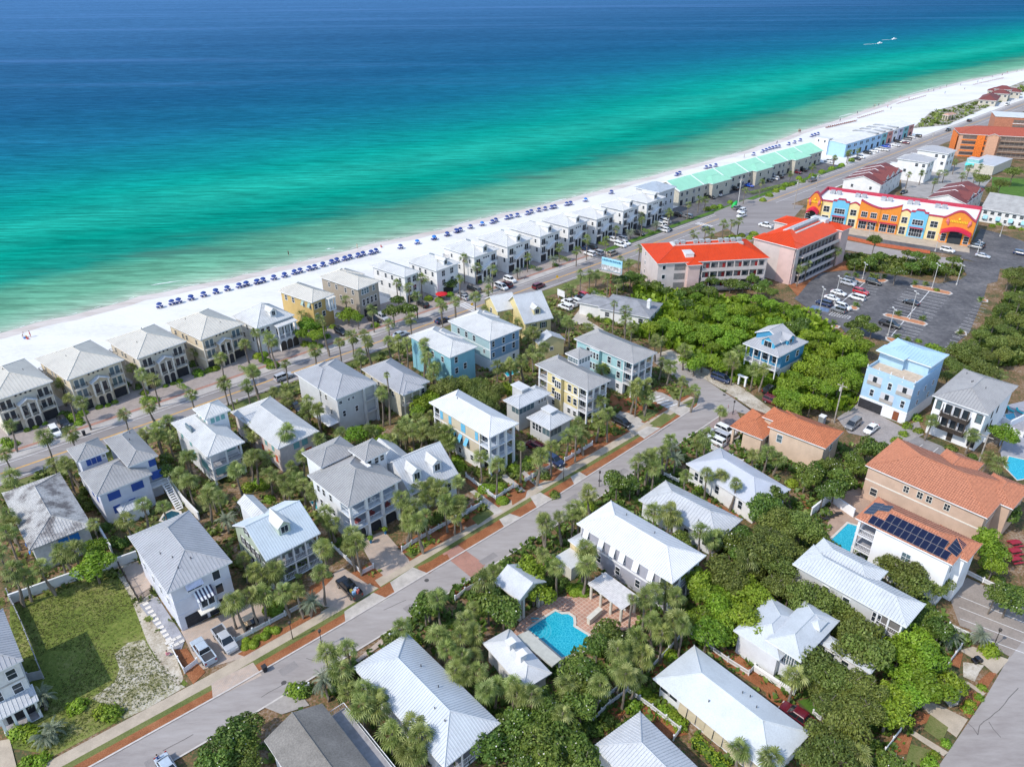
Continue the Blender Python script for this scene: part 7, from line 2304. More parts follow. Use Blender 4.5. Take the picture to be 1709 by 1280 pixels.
def scar(name, pts, w, m=CRACK):
 line = [at(*p) for p in nums(pts)]
 fine = []
 for a, c in zip(line, line[1:]):
  k = max(2, int((c - a).length / 1.2))
  fine += [a + (c - a) * i / k + Vector((random.uniform(-.12, .12), random.uniform(-.12, .12), 0)) for i in range(k)]
 strip(name, fine + [line[-1]], w, m, paved=False)
for pts in ('L 200 855 350 770', 'L 480 620 560 640 640 560', 'L 950 320 1090 260', 'J 1060 880 1130 870 1220 830', 'J 1090 880 1200 870 1330 905 1420 960', 'J 560 1150 700 1090 800 1020', 'I 1180 920 1290 870', 'K 1000 1180 1180 1080'):
 scar('road_crack', pts, .05)
_z[0] = ZQ + .001
for pts in ('Q 1540 800 1420 930 1300 1030 1290 1085', 'Q 1230 1010 1290 1085', 'Q 1350 1000 1430 1100'):
 scar('road_crack', pts, .05)
_z[0] = ZKEEP
strip('kerb_gutter', ST, .14, KERB, off=3.05, paved=False)
strip('kerb_gutter', ST, .14, KERB, off=-3.05, paved=False)
# ---------------------------------------------------------------- plants
F_PALM = foliage('palm_fronds', (0.09, 0.13, 0.025), (0.215, 0.265, 0.06), (0.46, 0.49, 0.19), 0.015, 0.2)
F_SILV = foliage('silver_fronds', (0.13, 0.16, 0.10), (0.22, 0.26, 0.17), (0.36, 0.40, 0.29), 0.01, 0.12)
F_BRI = foliage('bright_leaves', (0.085, 0.15, 0.008), (0.215, 0.335, 0.024), (0.37, 0.48, 0.06), 0.018, 0.2)
F_DRK = foliage('dark_leaves', (0.038, 0.075, 0.011), (0.125, 0.195, 0.028), (0.28, 0.345, 0.075), 0.02, 0.22)
F_OAK = foliage('oak_leaves', (0.06, 0.088, 0.015), (0.165, 0.21, 0.038), (0.31, 0.35, 0.095), 0.015, 0.2)
BARK = mat('grey_bark', (0.20, 0.165, 0.135), 0.95, 0.25, 6.0, 0.3, 20, 0.6, 14)
BARKP = mat('palm_bark', (0.235, 0.195, 0.155), 0.95, 0.25, 5.0, 0.35, 16, 0.7, 10)
rnd = random.Random(5)

def palm_crown(seed, n=36, fan=1.0, stem=0.85, skirt=8, fold=0.15):
 """fan leaves on arching stalks; a few dead ones hang below. Unit crown about 1.9 m across its radius"""
 r_ = random.Random(seed)
 b = MB()
 for i in range(n + skirt):
  dead = i >= n
  az = r_.uniform(0, 2 * math.pi)
  el = RAD(r_.uniform(-75, -50)) if dead else RAD(-38 + 120 * ((i + r_.random()) / n) ** 1.15)
  d = Vector((math.cos(az) * math.cos(el), math.sin(az) * math.cos(el), math.sin(el)))
  side = Vector((-math.sin(az), math.cos(az), 0))
  up = side.cross(d) * -1
  if up.z < 0: up = -up
  L = stem * r_.uniform(0.75, 1.15) * (0.75 if dead else 1)
  base = Vector((0, 0, 0)) + d * 0.12
  tip = base + d * L + Vector((0, 0, -0.10 * L))
  tone = r_.uniform(0.0, 0.15) if dead else min(1, max(0, 0.45 + r_.gauss(0, 0.2) + 0.12 * math.sin(el)))
  w = side * 0.028
  b.add([base - w, base + w, tip + w, tip - w], [(0, 1, 2, 3)], 1 if dead else 0, tone)
  k = 11
  R_ = fan * r_.uniform(0.8, 1.1) * (0.7 if dead else 1)
  dn = (d + Vector((0, 0, -0.35))).normalized()
  for j in range(k):
   a = RAD(-118 + 236 * j / (k - 1))
   dr = dn * math.cos(a) + side * math.sin(a)
   ln = R_ * (1.0 - 0.32 * abs(a) / RAD(118)) * r_.uniform(0.85, 1.1)
   q = tip + dr * ln * 0.62 + up * fold * 0.3 * ln
   e = tip + dr * ln + Vector((0, 0, -0.26 * ln))
   ws = dr.cross(up).normalized() * (0.062 * R_)
   t = min(1, max(0, tone + r_.uniform(-0.16, 0.16)))
   b.add([tip, q + ws - up * 0.03, e, q - ws], [(0, 1, 2, 3)], 1 if dead else 0, t)
 return b

def pinnate_crown(seed, n=44, L=2.2):
 r_ = random.Random(seed)
 b = MB()
 for i in range(n):
  az, el = r_.uniform(0, 2 * math.pi), RAD(-15 + 95 * ((i + r_.random()) / n))
  side = Vector((-math.sin(az), math.cos(az), 0))
  p, ln = Vector((0, 0, 0)), L * r_.uniform(0.8, 1.1)
  tone = r_.uniform(0.25, 0.8)
  pts = []
  for s_ in range(6):
   e = el - RAD(17) * s_
   pts.append(p.copy())
   p = p + Vector((math.cos(az) * math.cos(e), math.sin(az) * math.cos(e), math.sin(e))) * ln / 5
  for s_ in range(5):
   a, c = pts[s_], pts[s_ + 1]
   wd = 0.30 * (1 - 0.14 * s_)
   for sg in (-1, 1):
    for h_ in range(2):
     a0 = a + (c - a) * h_ / 2
     c0 = a + (c - a) * (h_ + 0.55) / 2
     o = side * sg * wd + Vector((0, 0, -0.12)) + (c - a) * 0.5
     b.add([a0, c0, c0 + o, a0 + o * 0.95], [(0, 1, 2, 3)], 0, min(1, max(0, tone + r_.uniform(-.15, .15))))
 return b

DEADM = mat('dead_frond', (0.26, 0.195, 0.115), 0.95, 0.2, 3.0)
PALMS = [palm_crown(100 + i).mesh('crown', [F_PALM, DEADM]) for i in range(5)]
FARSRC = [palm_crown(600 + i, 22, 1.0, .85, 4) for i in range(3)]
PALMT = [palm_crown(200 + i, 24, 0.8, 0.55, 14).mesh('crown', [F_PALM, DEADM]) for i in range(2)]
PALMD = [pinnate_crown(300 + i).mesh('crown', [F_SILV]) for i in range(2)]
CYC = pinnate_crown(330, 30, 1.1).mesh('fronds', [F_DRK])
TRK = []
for i in range(4):
 r_ = random.Random(i)
 pts, rs = [], []
 lx, ly = r_.uniform(-.6, .6), r_.uniform(-.6, .6)
 for k in range(7):
  t = k / 6
  pts.append(Vector((lx * math.sin(t * 2.2), ly * math.sin(t * 2.0), t)))
  rs.append((0.2 - 0.05 * t) * (1.35 if k == 0 else 1.0) * (1.3 if k == 6 else 1.0))
 me = MB().tube(pts, rs, 7).mesh('trunk', BARKP)
 TRK.append((me, pts[-1]))

def tree_crown(seed, kind):
 r_ = random.Random(seed)
 lobes = []
 n = r_.randint(13, 19)
 for i in range(n):
  a, q = r_.uniform(0, 6.28), math.sqrt(r_.random()) * 0.72
  lobes.append((q * math.cos(a), q * math.sin(a), (0.42 - 0.45 * q * q) * r_.uniform(0.3, 1.15), r_.uniform(0.17, 0.38)))
 lobes.append((0, 0, 0.1, 0.55))
 b = MB()
 N = {'bright': 2300, 'dark': 1900, 'oak': 2700}[kind]
 lw = {'bright': 0.060, 'dark': 0.070, 'oak': 0.046}[kind]
 ws = [l[3] ** 2 for l in lobes]
 for i in range(N):
  l = r_.choices(lobes, ws)[0]
  u, a = r_.uniform(-0.45, 1), r_.uniform(0, 6.28)
  s_ = math.sqrt(max(0, 1 - u * u))
  d = Vector((s_ * math.cos(a), s_ * math.sin(a), u))
  rr = l[3] * (1.03 - 0.30 * r_.random() ** 2) * r_.uniform(0.94, 1.07)
  c = Vector((l[0], l[1], l[2])) + Vector((d.x, d.y, d.z * 0.85)) * rr
  nn = (d + Vector((r_.gauss(0, .55), r_.gauss(0, .55), r_.gauss(0.15, .5)))).normalized()
  t1 = nn.cross(Vector((r_.random(), r_.random(), r_.random() + .01))).normalized()
  t2 = nn.cross(t1)
  w = lw * r_.uniform(0.7, 1.35)
  tone = min(1, max(0, r_.gauss(0.46, 0.2)))
  b.add([c - t1 * w, c - t2 * w * .6, c + t1 * w, c + t2 * w * .6], [(0, 1, 2, 3)], 0, tone)
  if kind == 'dark' and i % 70 == 0 and u > 0.1:        # white blossoms
   q = c + d * 0.03
   b.add([q - t1 * .035, q - t2 * .035, q + t1 * .035, q + t2 * .035], [(0, 1, 2, 3)], 1, 1.0)
 return b
BLOSSOM = mat('white_blossom', (0.72, 0.70, 0.62), 0.8)
CROWN = {k: [tree_crown(400 + 17 * i + len(k), k).mesh('crown', [{'bright': F_BRI, 'dark': F_DRK, 'oak': F_OAK}[k], BLOSSOM]) for i in range(5)] for k in ('bright', 'dark', 'oak')}
def limbs(seed):
 r_ = random.Random(seed)
 b = MB()
 b.tube([(0, 0, 0), (0.02, 0.01, 0.35), (-0.02, 0.03, 0.62)], [0.055, 0.042, 0.034], 7)
 for i in range(6):
  a = i * 1.05 + r_.uniform(-.3, .3)
  z = r_.uniform(0.32, 0.6)
  b.tube([(0, 0.01, z), (math.cos(a) * .16, math.sin(a) * .16, z + .14), (math.cos(a) * .36, math.sin(a) * .36, z + r_.uniform(.18, .3))], [0.026, 0.018, 0.008], 5)
 return b.mesh('trunk', BARK)
LIMB = [limbs(i) for i in range(4)]
def shrub_mesh(seed, kind, n=420, tight=False):
 r_ = random.Random(seed)
 b = MB()
 for i in range(n):
  u, a = r_.uniform(-0.15, 1), r_.uniform(0, 6.28)
  s_ = math.sqrt(max(0, 1 - u * u))
  d = Vector((s_ * math.cos(a), s_ * math.sin(a), u))
  k = 1 + (0 if tight else 0.16 * math.sin(5 * a + seed) * s_)
  c = d * k * (r_.uniform(0.93, 1.02) if tight else r_.uniform(0.72, 1.08))
  nn = (d + Vector((r_.gauss(0, .4), r_.gauss(0, .4), r_.gauss(.1, .4)))).normalized()
  t1 = nn.cross(Vector((r_.random(), r_.random(), r_.random() + .01))).normalized()
  t2, w = nn.cross(t1), 0.15 * r_.uniform(.7, 1.3)
  b.add([c - t1 * w, c - t2 * w * .65, c + t1 * w, c + t2 * w * .65], [(0, 1, 2, 3)], 0, min(1, max(0, r_.gauss(.5, .2))))
 return b.mesh('shrub', {'bright': F_BRI, 'dark': F_DRK, 'oak': F_OAK, 'palm': F_PALM}[kind])
SHR = {k: [shrub_mesh(500 + i, k) for i in range(3)] for k in ('bright', 'dark', 'oak')}
TIGHT = shrub_mesh(590, 'bright', 520, True)

def inside(p, poly):
 x, y, c, j = p.x, p.y, False, len(poly) - 1
 for i in range(len(poly)):
  xi, yi, xj, yj = poly[i][0], poly[i][1], poly[j][0], poly[j][1]
  if (yi > y) != (yj > y) and x < (xj - xi) * (y - yi) / (yj - yi) + xi:
   c = not c
  j = i
 return c
PLACED = []
def free(p, d):
 for q in PLACED:
  if (q[0] - p.x) ** 2 + (q[1] - p.y) ** 2 < d * d:
   return False
 PLACED.append((p.x, p.y))
 return True

PALM_DATA = '''A 40 950 6 270 1020 6 435 990 6 500 800 6 410 780 6 745 885 6 920 825 6 930 670 7 860 630 6 1170 755 6 1330 545 7 1365 690 7 1500 705 7 1545 610 7 1560 380 6 1500 450 6 1180 500 5 30 1110 6 310 1190 6 390 1180 6 60 1250 6 1010 920 6 960 1000 6 1030 1020 6 900 990 6 1150 1140 6 1530 1020 6 1540 1140 6 1440 1220 6 1100 1255 6 350 690 5 780 600 5 1160 490 5;
B 185 640 7 235 660 6 270 690 7 345 835 7 160 880 7 110 960 7 10 950 8 595 580 8 560 560 6 450 530 5 525 745 5 680 700 7 755 665 7 840 650 7 865 690 7 795 770 8 720 440 6 880 500 7 980 590 7 1120 550 7 1150 415 7 1105 365 6 1030 340 6 1180 310 6 1230 300 6 1285 250 6 1300 470 7 1390 450 7 1510 420 7 1440 190 7 1415 310 6 1520 240 6 660 380 5 690 370 5 990 690 7 1040 700 7 1085 690 7 1190 720 9 1220 770 8 1275 850 7 1240 900 5 260 1000 5 340 990 5 360 1050 5 490 1060 7 545 1090 8 470 1140 5 960 890 11 930 1010 7 350 1230 8 130 1230 5;
C 60 660 6 110 615 7 240 680 6 270 550 7 350 600 6 445 620 6 340 790 7 215 815 7 135 845 7 420 745 7 660 545 6 855 485 6 960 505 5 1025 435 6 1070 375 5 1200 375 6 1140 440 5 1360 320 6 1500 265 5 1530 280 5 1345 490 7 1230 560 5 1280 580 5 1040 650 5 1080 650 5 985 650 6 930 745 4 900 740 4 1190 830 8 1260 870 8 890 930 6 920 950 6 830 900 5 690 1010 6 655 1020 6 760 1090 6 600 950 5 540 910 5 1040 975 4 630 1170 6 540 1200 6 475 1200 6 730 1160 6 1100 1230 5 1210 700 5 1150 690 5 15 1080 9 50 1150 8 100 1220 6 590 815 4 660 800 4 400 870 4;
D 545 590 5 610 560 5 650 560 5 420 635 5 250 660 5 100 745 5 890 505 5 990 455 5 1170 405 5 1305 360 5 1440 305 5 1530 275 5 580 770 5 650 745 5 690 760 5 760 710 6 810 700 6 855 690 6 1225 985 5 1270 960 5 1310 920 5 1340 890 5 1385 870 5 1450 865 5;
E 415 600 5 870 700 6 950 690 6 1030 740 5 1060 690 5 1155 625 5 1240 660 5 1310 650 6 1280 690 5 1200 710 4 1090 690 4 500 575 4 560 555 4;
G 20 790 6 60 850 5 30 900 6 50 1150 6 0 1010 5 130 1180 5 570 840 6 440 500 6 310 480 5 850 740 6 900 760 6 980 740 6 780 830 5 950 270 6 1010 220 6 1030 330 5 1150 450 6 1110 590 6 1150 600 6 1250 680 6 1290 640 5 1350 690 6 1440 510 6 1510 450 5 400 1020 6 450 1010 6 270 1100 6 350 1050 6;
H 60 520 7 120 450 6 230 455 6 120 280 5 440 440 6 400 500 5 250 540 6 320 590 5 350 640 5 440 570 5 450 620 6 500 650 5 340 300 8 540 340 5 490 110 7 550 150 8 480 180 5 940 40 7 880 290 5 690 300 4 1130 290 5 1190 260 5 1260 300 5 1320 340 5 1080 300 5 1110 600 6 1260 620 6 1140 640 5 1220 700 5 1130 740 6 1180 830 6 1220 800 5 1080 850 5 1410 600 6 1330 730 6 1420 740 6 1380 800 5 600 780 6 640 830 5 740 900 6 790 960 6 760 990 5 590 1000 6 560 1120 6 170 1140 7 270 1140 5 90 1070 5 210 1170 5;
I 560 820 7 650 850 7 230 980 6 290 1010 6 330 1040 6 410 1080 6 120 1170 6 60 1060 6 180 1230 6 800 750 7 900 800 6 990 740 7 1080 680 6 1140 660 6 1140 610 6 1190 680 5 1280 480 6 1340 540 6 1270 570 6 1480 390 7 1540 360 7 1560 430 6 820 220 6 880 170 6 950 140 6 740 260 5 100 600 5 160 580 5 220 620 5 260 560 5 300 640 5 340 660 5 370 720 5 180 670 5 60 640 5 1540 820 7 1500 850 6 1230 1030 5 1120 1160 6 1060 1180 6 950 1190 6 20 700 5;
J 530 380 7 560 420 6 300 430 5 720 500 6 750 500 5 890 560 6 1150 600 6 1190 640 6 1230 570 6 1310 680 5 1365 670 6 740 640 6 790 660 6 870 740 7 940 800 5 600 770 7 650 770 7 650 850 6 570 790 6 1120 940 4 790 1110 7 690 1190 6 620 1220 6 770 1170 6 1030 1080 6 980 1120 5 1330 1200 5 1390 1180 5 1450 1210 5;
N 110 490 6 40 530 6 210 440 6 250 470 5 20 700 5 270 690 7 320 710 7 110 780 6 320 300 5 600 150 7 660 110 7 700 190 6 910 240 6 1030 220 6 1110 240 6 1190 280 6 790 440 6 740 460 6 700 450 6 820 500 5 1000 580 6 1050 600 5 1100 620 5 1250 750 5 570 960 7 650 990 6 690 910 6 790 940 6 840 960 5 860 1130 6 710 1120 6 760 1200 5;
M 180 130 6 230 90 5 90 310 5 40 380 5 100 460 5 30 500 5 60 580 5 110 610 5 180 660 5 130 690 5 60 720 5 170 790 5 240 800 5 310 820 5 350 790 5 400 840 5 450 860 5 610 60 7 790 30 7 830 30 7 990 590 6 1000 690 5 1040 700 6 1080 740 5 1080 570 5 1160 600 5 1110 480 5 1230 370 6 1380 380 6 1090 230 7 1210 210 6 860 780 5 670 800 5 640 970 5;
L 10 270 6 60 250 6 140 240 6 200 240 6 350 200 6 430 200 6 560 90 6 190 90 6 290 80 5 680 560 7 610 560 6 740 570 5 700 700 5 760 800 5 830 780 5 900 850 5 830 900 5 920 920 5 990 1060 5 1060 1060 6 1120 1040 5 1180 1090 5 1100 1180 5 1170 1200 5 1050 420 5 1290 250 6 1220 260 5 1410 400 5 1300 470 5 1350 560 5 1420 600 5 1470 680 5 1380 680 5 1540 700 5;
Q 170 740 6 450 1050 4 550 1180 5 40 1230 5; R 690 1190 5 880 1240 5 330 400 6; O 1350 370 5 1420 420 5 1000 150 5 1255 235 4; F 200 240 5 240 230 5 300 160 5 430 140 5 370 160 5 1430 900 4'''
DATE_DATA = 'C 415 690 4 600 630 3 815 560 3 1290 390 3 1440 345 3; L 600 760 4 490 280 3; K 330 1050 1.2 270 1110 1.2 250 860 2.5; Q 1130 490 3 1300 470 2; I 920 910 1; J 830 1150 3; G 1480 740 3 1380 840 3; N 830 130 4'
def palm(p, h, me, rad, group, noun, smooth=False):
 t = thing('palm_tree', None, 'palm tree', (p.x, p.y, 0), rnd.uniform(0, 6.28), group)
 tm, tip = TRK[rnd.randrange(4)]
 tr = link('trunk', tm, t)
 tr.scale = (0.95, 0.95, h)
 tr.rotation_euler = (0, 0, 0)
 cr = link('crown', me, t)
 cr.location = (tip.x * 0.95, tip.y * 0.95, h * 0.985)
 cr.rotation_euler = (rnd.uniform(-.12, .12), rnd.uniform(-.12, .12), rnd.uniform(0, 6.28))
 k = rad * rnd.uniform(0.9, 1.12)
 cr.scale = (k, k, k * rnd.uniform(0.9, 1.1))
 auto(t, noun, p)
 return t
np_ = 0
FAR = MB()
cand = []
for (tl, x, y, h) in trip(PALM_DATA):
 h *= rnd.uniform(0.85, 1.28)
 p = at(tl, x, y, h)
 p.z = 0
 cand.append((p.length, p, h))
cand.sort(key=lambda q: q[0])                     # the nearest show largest
for d_, p, h in cand:
 if not free(p, 1.3):
  continue
 np_ += 1
 tall = h >= 8.8
 hh = h
 rad = (0.9 if tall else (1.06 if p.y < 160 else 1.16)) * rnd.choice((.85, 1, 1, 1.1))
 if np_ <= 290:
  palm(p, hh, PALMT[np_ % 2] if tall else PALMS[np_ % 5], rad, 'palm trees among the houses', ('lofty thin palm' if tall else ('fan palm' if hh > 5.6 else 'short fan palm')))
 else:                                         # the farthest, smallest ones joined
  src = FARSRC[np_ % 3]
  a = rnd.uniform(0, 6.28)
  ca, sa = math.cos(a) * rad, math.sin(a) * rad
  o0 = len(FAR.v)
  FAR.v += [(p.x + v[0] * ca - v[1] * sa, p.y + v[0] * sa + v[1] * ca, hh + v[2] * rad) for v in src.v]
  FAR.f += [tuple(o0 + k for k in f) for f in src.f]
  FAR.m += src.m; FAR.t += src.t
  FAR.tube([(p.x, p.y, 0), (p.x, p.y, hh)], [.2, .16], 6, 2)
if FAR.v:
 tag(FAR.obj('palm_grove', [F_PALM, DEADM, BARKP]), kind='stuff')
for (tl, x, y, h) in trip(DATE_DATA):
 p = at(tl, x, y, h)
 p.z = 0
 if free(p, 1.0):
  palm(p, h, PALMD[int(x) % 2], 1.0, 'feathery silver palms', 'feathery silver palm')
for (x, y) in ((425, 108), (508, 105), (655, 108), (697, 120), (775, 115), (1065, 180), (1172, 188), (510, 385), (905, 468), (1138, 515), (893, 690), (990, 720), (145, 450), (290, 560), (1690, 335), (1497, 648)):
 p = at(*S(x, y), 0.9)
 t = thing('cycad', None, 'cycad', (p.x, p.y, 0.15), rnd.uniform(0, 6), 'cycads on the car park islands')
 MB().tube([(0, 0, 0), (0, 0, 0.7)], 0.16, 6).obj('trunk', BARK, t)
 f = link('fronds', CYC, t)
 f.location = (0, 0, 0.75)
 f.scale = (1.2, 1.2, 1.2)
 auto(t, 'cycad', p)

TREES = dict(
bright='''J 680 400 760 390 850 420 930 400 1000 420 700 450 1010 470 1090 440 1150 420 950 480 1060 520 1150 500 1220 450 1300 300 1200 300 1120 290 1050 250 960 220 1250 230 1340 240 1420 260 1500 290 1100 340 1180 370 1010 300 930 330 860 330 1000 620 950 640 920 600 1060 600 1100 650 1240 380 1290 400 810 460;
F 30 470 100 480 170 510 60 560 250 640 330 640 400 650 300 700 480 700 600 690 540 740 440 740 360 760 300 800 400 820 500 810 560 790 250 850 330 870 420 880 520 880 180 890 140 950 220 940 300 940 380 960 450 930 200 1020 280 1040 350 1060 120 1010 160 1080 260 1100 540 930 100 1060 1020 730;
B 500 580 440 630 560 600 540 640 470 560 790 530 730 520; I 260 440 200 470 170 510 720 390; H 840 270 900 270 780 290 940 350; G 580 960 560 1080; M 450 80 480 170; N 970 850 1080 880 1150 950 1250 900 1330 950 1100 1010 1200 1050 1290 1090 1000 930; O 1370 830 1380 920 1400 1010 1340 900 1470 210; R 600 290 500 250 430 320 560 420 480 430;
Q 830 550 930 480 1000 560 900 620 1030 650 960 700 850 720 1110 760 780 800 870 830 760 920 830 960 760 1000 1000 780''',
dark='''J 1060 120 1140 110 1230 90 1300 110 1380 140 1420 190 1340 180 1250 150 1170 150 1040 180 980 180 900 190 860 200 780 180 720 160 660 150 600 120 560 90 480 120 900 260 800 230;
F 590 550 650 600 560 630 530 580 230 560 180 600; F 550 190 640 200 660 100 720 220 870 140 960 200 1040 220 1110 240 1020 170 1150 180 800 250 900 230 700 160 930 150; B 1040 430 1010 490 1100 480 1380 290 1350 330;
K 1400 1060 1320 1130 1480 1130 1400 1200 1500 1010 1300 1230 1500 1240; L 1200 260 1180 340; M 200 260 260 200 290 300 950 450 870 500 1000 420 720 650 670 700 760 740 690 620 800 680 400 950 300 1030 480 980 360 1120 250 1120 520 1080 620 1060 700 1060 760 1150 640 1170 420 1220 560 1220 790 1230 520 830 570 900 770 870 820 900;
N 1390 370 1440 330 1350 420 1250 570 1300 630 1180 620 1230 680 880 610 480 230 560 260; O 330 430 250 470 400 380 470 480 530 350 620 300 680 300 560 420 430 540 360 560 1500 700 1500 640; Q 1020 350 960 400 1080 400 1000 300 800 1240 1420 180 1500 230; C 1250 660 1180 640; H 1000 430 1040 560; G 1000 430 1010 500''',
oak='''F 1180 740 1250 700 1320 640 1400 560 1450 480 1500 400 1540 320 1500 270 1560 420 1520 520 1460 600 1400 680 1340 760 1260 800 1180 830 1120 880 1100 810 1250 870 1330 850 1440 760 1480 680 1550 560 1560 250;
I 380 340 460 330 540 350 430 400 520 410 600 420 640 470 330 360 580 470 640 400 690 330; N 1380 560 1450 500 1500 560 1430 640 1350 680 1500 660 1390 880 1450 850 1380 780 1250 790 1120 770 1500 760 1560 700 1180 850; O 80 700 150 800 60 850 220 770 300 830 100 950 30 780 850 1040 960 1080 760 1000 1050 1130 900 1130; E 1430 760 1380 800 1310 730 1510 690;
Q 300 130 400 180 480 120 220 200 150 160 350 250 450 280 540 330 600 420 560 520 640 560 470 420 250 270 340 640 420 720 530 720 620 760 450 830 560 880 650 880 520 960 600 1000 380 850 330 760 380 1110 450 1180 330 1200; M 520 850 680 880''')
BP = []
nt_ = {}
for kind, s_ in TREES.items():
 for (tl, x, y) in nums(s_):
  h = {'bright': 5.2, 'dark': 5.4, 'oak': 6.0}[kind] * rnd.uniform(0.75, 1.35)
  rad = {'bright': 2.9, 'dark': 2.6, 'oak': 3.3}[kind] * rnd.uniform(0.75, 1.25)
  p = at(tl, x, y, h * 0.85)
  p.z = 0
  if any((q[0] - p.x) ** 2 + (q[1] - p.y) ** 2 < 2.6 for q in BP):
   continue
  if p.y > 250: rad, h = (rad * 1.5, h * 1.6) if kind == 'dark' and p.x > 90 else (rad * 1.25, h * 1.25)
  BP.append((p.x, p.y)); PLACED.append((p.x, p.y))
  name = {'bright': 'leafy_tree', 'dark': 'magnolia_tree', 'oak': 'oak_tree'}[kind]
  t = thing(name, None, 'tree', (p.x, p.y, 0), rnd.uniform(0, 6.28), {'bright': 'bright green trees', 'dark': 'dark green trees', 'oak': 'olive green trees'}[kind])
  tr = link('trunk', LIMB[rnd.randrange(4)], t)
  tr.scale = (rad * 1.1, rad * 1.1, h * 1.05)
  c = link('crown', CROWN[kind][rnd.randrange(5)], t)
  c.location = (0, 0, h * 0.62)
  c.scale = (rad * 1.08, rad * rnd.uniform(.95, 1.15), rad * rnd.uniform(0.9, 1.1))
  auto(t, {'bright': 'bright green tree', 'dark': 'dark green tree', 'oak': 'olive green tree'}[kind], p)
# shrubs: kind, radius, places
SHRUBS = [('tight', 0.75, 'K 1500 535 1545 525 1500 505 1570 490; L 105 540 155 527 178 487 225 475 245 440 290 440; A 605 835 658 825 700 805 1010 708 1055 693 1095 675 165 975 215 958 272 935'),
          ('tight', 1.3, 'B 180 778 218 768 275 835 240 810 215 800; I 680 990 620 1000 580 1000 690 1075; C 55 795 120 800 185 770 360 690; L 300 310 270 300; J 1470 735 420 385; M 755 190 730 205 780 200; O 160 530'),
          ('bright', 1.2, 'A 30 1040 80 1060 440 900 470 910 500 870 880 745 480 930 1215 630 1275 610 1310 600 890 790 940 790; G 40 380; B 470 705 520 710 560 720 600 660 1200 470 640 600 900 590; H 250 700 180 600 120 630 220 620 380 380; N 300 400 310 420 980 320 1000 300 210 920; M 1330 600 1160 830 1190 860 1090 900; R 250 590 100 830 210 930 270 970 310 1010; I 400 820 440 870 420 850 760 880 850 830; K 100 1060 160 1050 200 1080 250 1230 160 1250 470 900 620 930 680 945; O 860 180 840 230 800 270 920 130 930 210; Q 1110 490 1360 555 1380 565; E 1380 1010 1420 1000 1500 1020 1560 1030; J 330 340 1250 660 1180 740 1520 500 1480 760; L 400 800 440 820 1130 520'),
          ('dark', 1.2, 'A 120 830 180 830 240 820 380 880 420 880 1180 570 1200 620 760 700 840 710; J 440 390 400 380 370 365 310 350 1340 740 1260 690 1170 725; C 740 545 720 540 830 590; H 760 870 830 860 1250 830 1290 800 1180 880 130 1170 200 1230 680 960; I 1010 1040 950 920 780 890 830 860 550 900 1320 640 1380 650; G 520 640 500 700 530 740 740 970 690 960 640 870; N 60 870 20 880 140 880; M 540 220 560 150 900 880 800 1030 860 1050 930 990; F 730 1000 1300 1000; O 620 1240 1510 260 1180 380 1130 320 1260 370 1330 1080 1420 1120; Q 1500 190 1560 210 1220 490; L 470 800 990 480'),
          ('tight', 1.5, 'D 840 790 810 785 870 775 945 765 920 790 740 810 780 800 1000 560 1040 530 1080 505 1120 490 1160 470 660 615 700 605 740 600 800 575; E 60 790 120 760 200 720 280 700 340 680 400 660 460 640 520 610; D 1180 465 1240 445 1300 420'),
          ('bright', 0.8, 'Q 1250 890 1230 920 1300 850 1320 790 1100 1130 1030 1200 1010 1240 980 1260; F 1040 380 930 690 280 500')]
ns = 0
for kind, rad, s_ in SHRUBS:
 for (tl, x, y) in nums(s_):
  if ns >= 295: break
  ns += 1
  k = rad * rnd.uniform(0.85, 1.15)
  p = at(tl, x, y, k * 0.45)
  o = link('shrub', TIGHT if kind == 'tight' else SHR[kind][rnd.randrange(3)])
  o.location = (p.x, p.y, 0.0)
  o.scale = (k, k * rnd.uniform(.9, 1.2), k * rnd.uniform(.8, 1.0))
  o.rotation_euler = (0, 0, rnd.uniform(0, 6.28))
  tag(o, None, 'shrub', 'rounded garden shrubs' if kind == 'tight' else 'loose garden shrubs')
  auto(o, {'tight': 'clipped round shrub', 'bright': 'bright leafy shrub', 'dark': 'dark leafy shrub'}[kind], p)
# clipped hedges: a leafy box along a line
def hedge(label, pts, w=0.9, h=0.9, f=F_BRI):
 line = [at(*p) for p in nums(pts)]
 b = MB()
 for a, c in zip(line, line[1:]):
  d = c - a
  s_ = Vector((-d.y, d.x, 0)).normalized()
  for i in range(int(d.length * 55 * (w + 2 * h) / 2.7)):
   u, v = rnd.random(), rnd.uniform(-1, 1)
   side = rnd.random()
   if side < 0.45: q, nn = a + d * u + s_ * v * w / 2 + Vector((0, 0, h)), Vector((0, 0, 1))
   else:
    sg = 1 if side > 0.72 else -1
    q, nn = a + d * u + s_ * sg * w / 2 + Vector((0, 0, h * (v + 1) / 2)), s_ * sg
   q = q + Vector((rnd.gauss(0, .05), rnd.gauss(0, .05), rnd.gauss(0, .06)))
   nn = (nn + Vector((rnd.gauss(0, .4), rnd.gauss(0, .4), rnd.gauss(0, .4)))).normalized()
   t1 = nn.cross(Vector((rnd.random(), rnd.random(), .3))).normalized()
   t2, k = nn.cross(t1), 0.14 * rnd.uniform(.7, 1.3)
   b.add([q - t1 * k, q - t2 * k * .7, q + t1 * k, q + t2 * k * .7], [(0, 1, 2, 3)], 0, min(1, max(0, rnd.gauss(.5, .2))))
 return tag(b.obj('hedge', f), label, 'hedge')
hedge('clipped green hedge along the blinds side of the long white roofed cottage', 'R 190 905 340 1030', 1.6, 0.7)
hedge('low clipped green hedge in the bottom foreground beside flower bed', 'R 385 1105 600 1310', 1.6, 0.6)
hedge('short bright hedge between the drives of the second and third tan beach houses', 'A 1085 705 1150 745', 1.0, 0.9)
hedge('short hedge on a mulch bed by the drive of the fourth tan beach house', 'A 1460 605 1530 635', 1.0, 0.9)
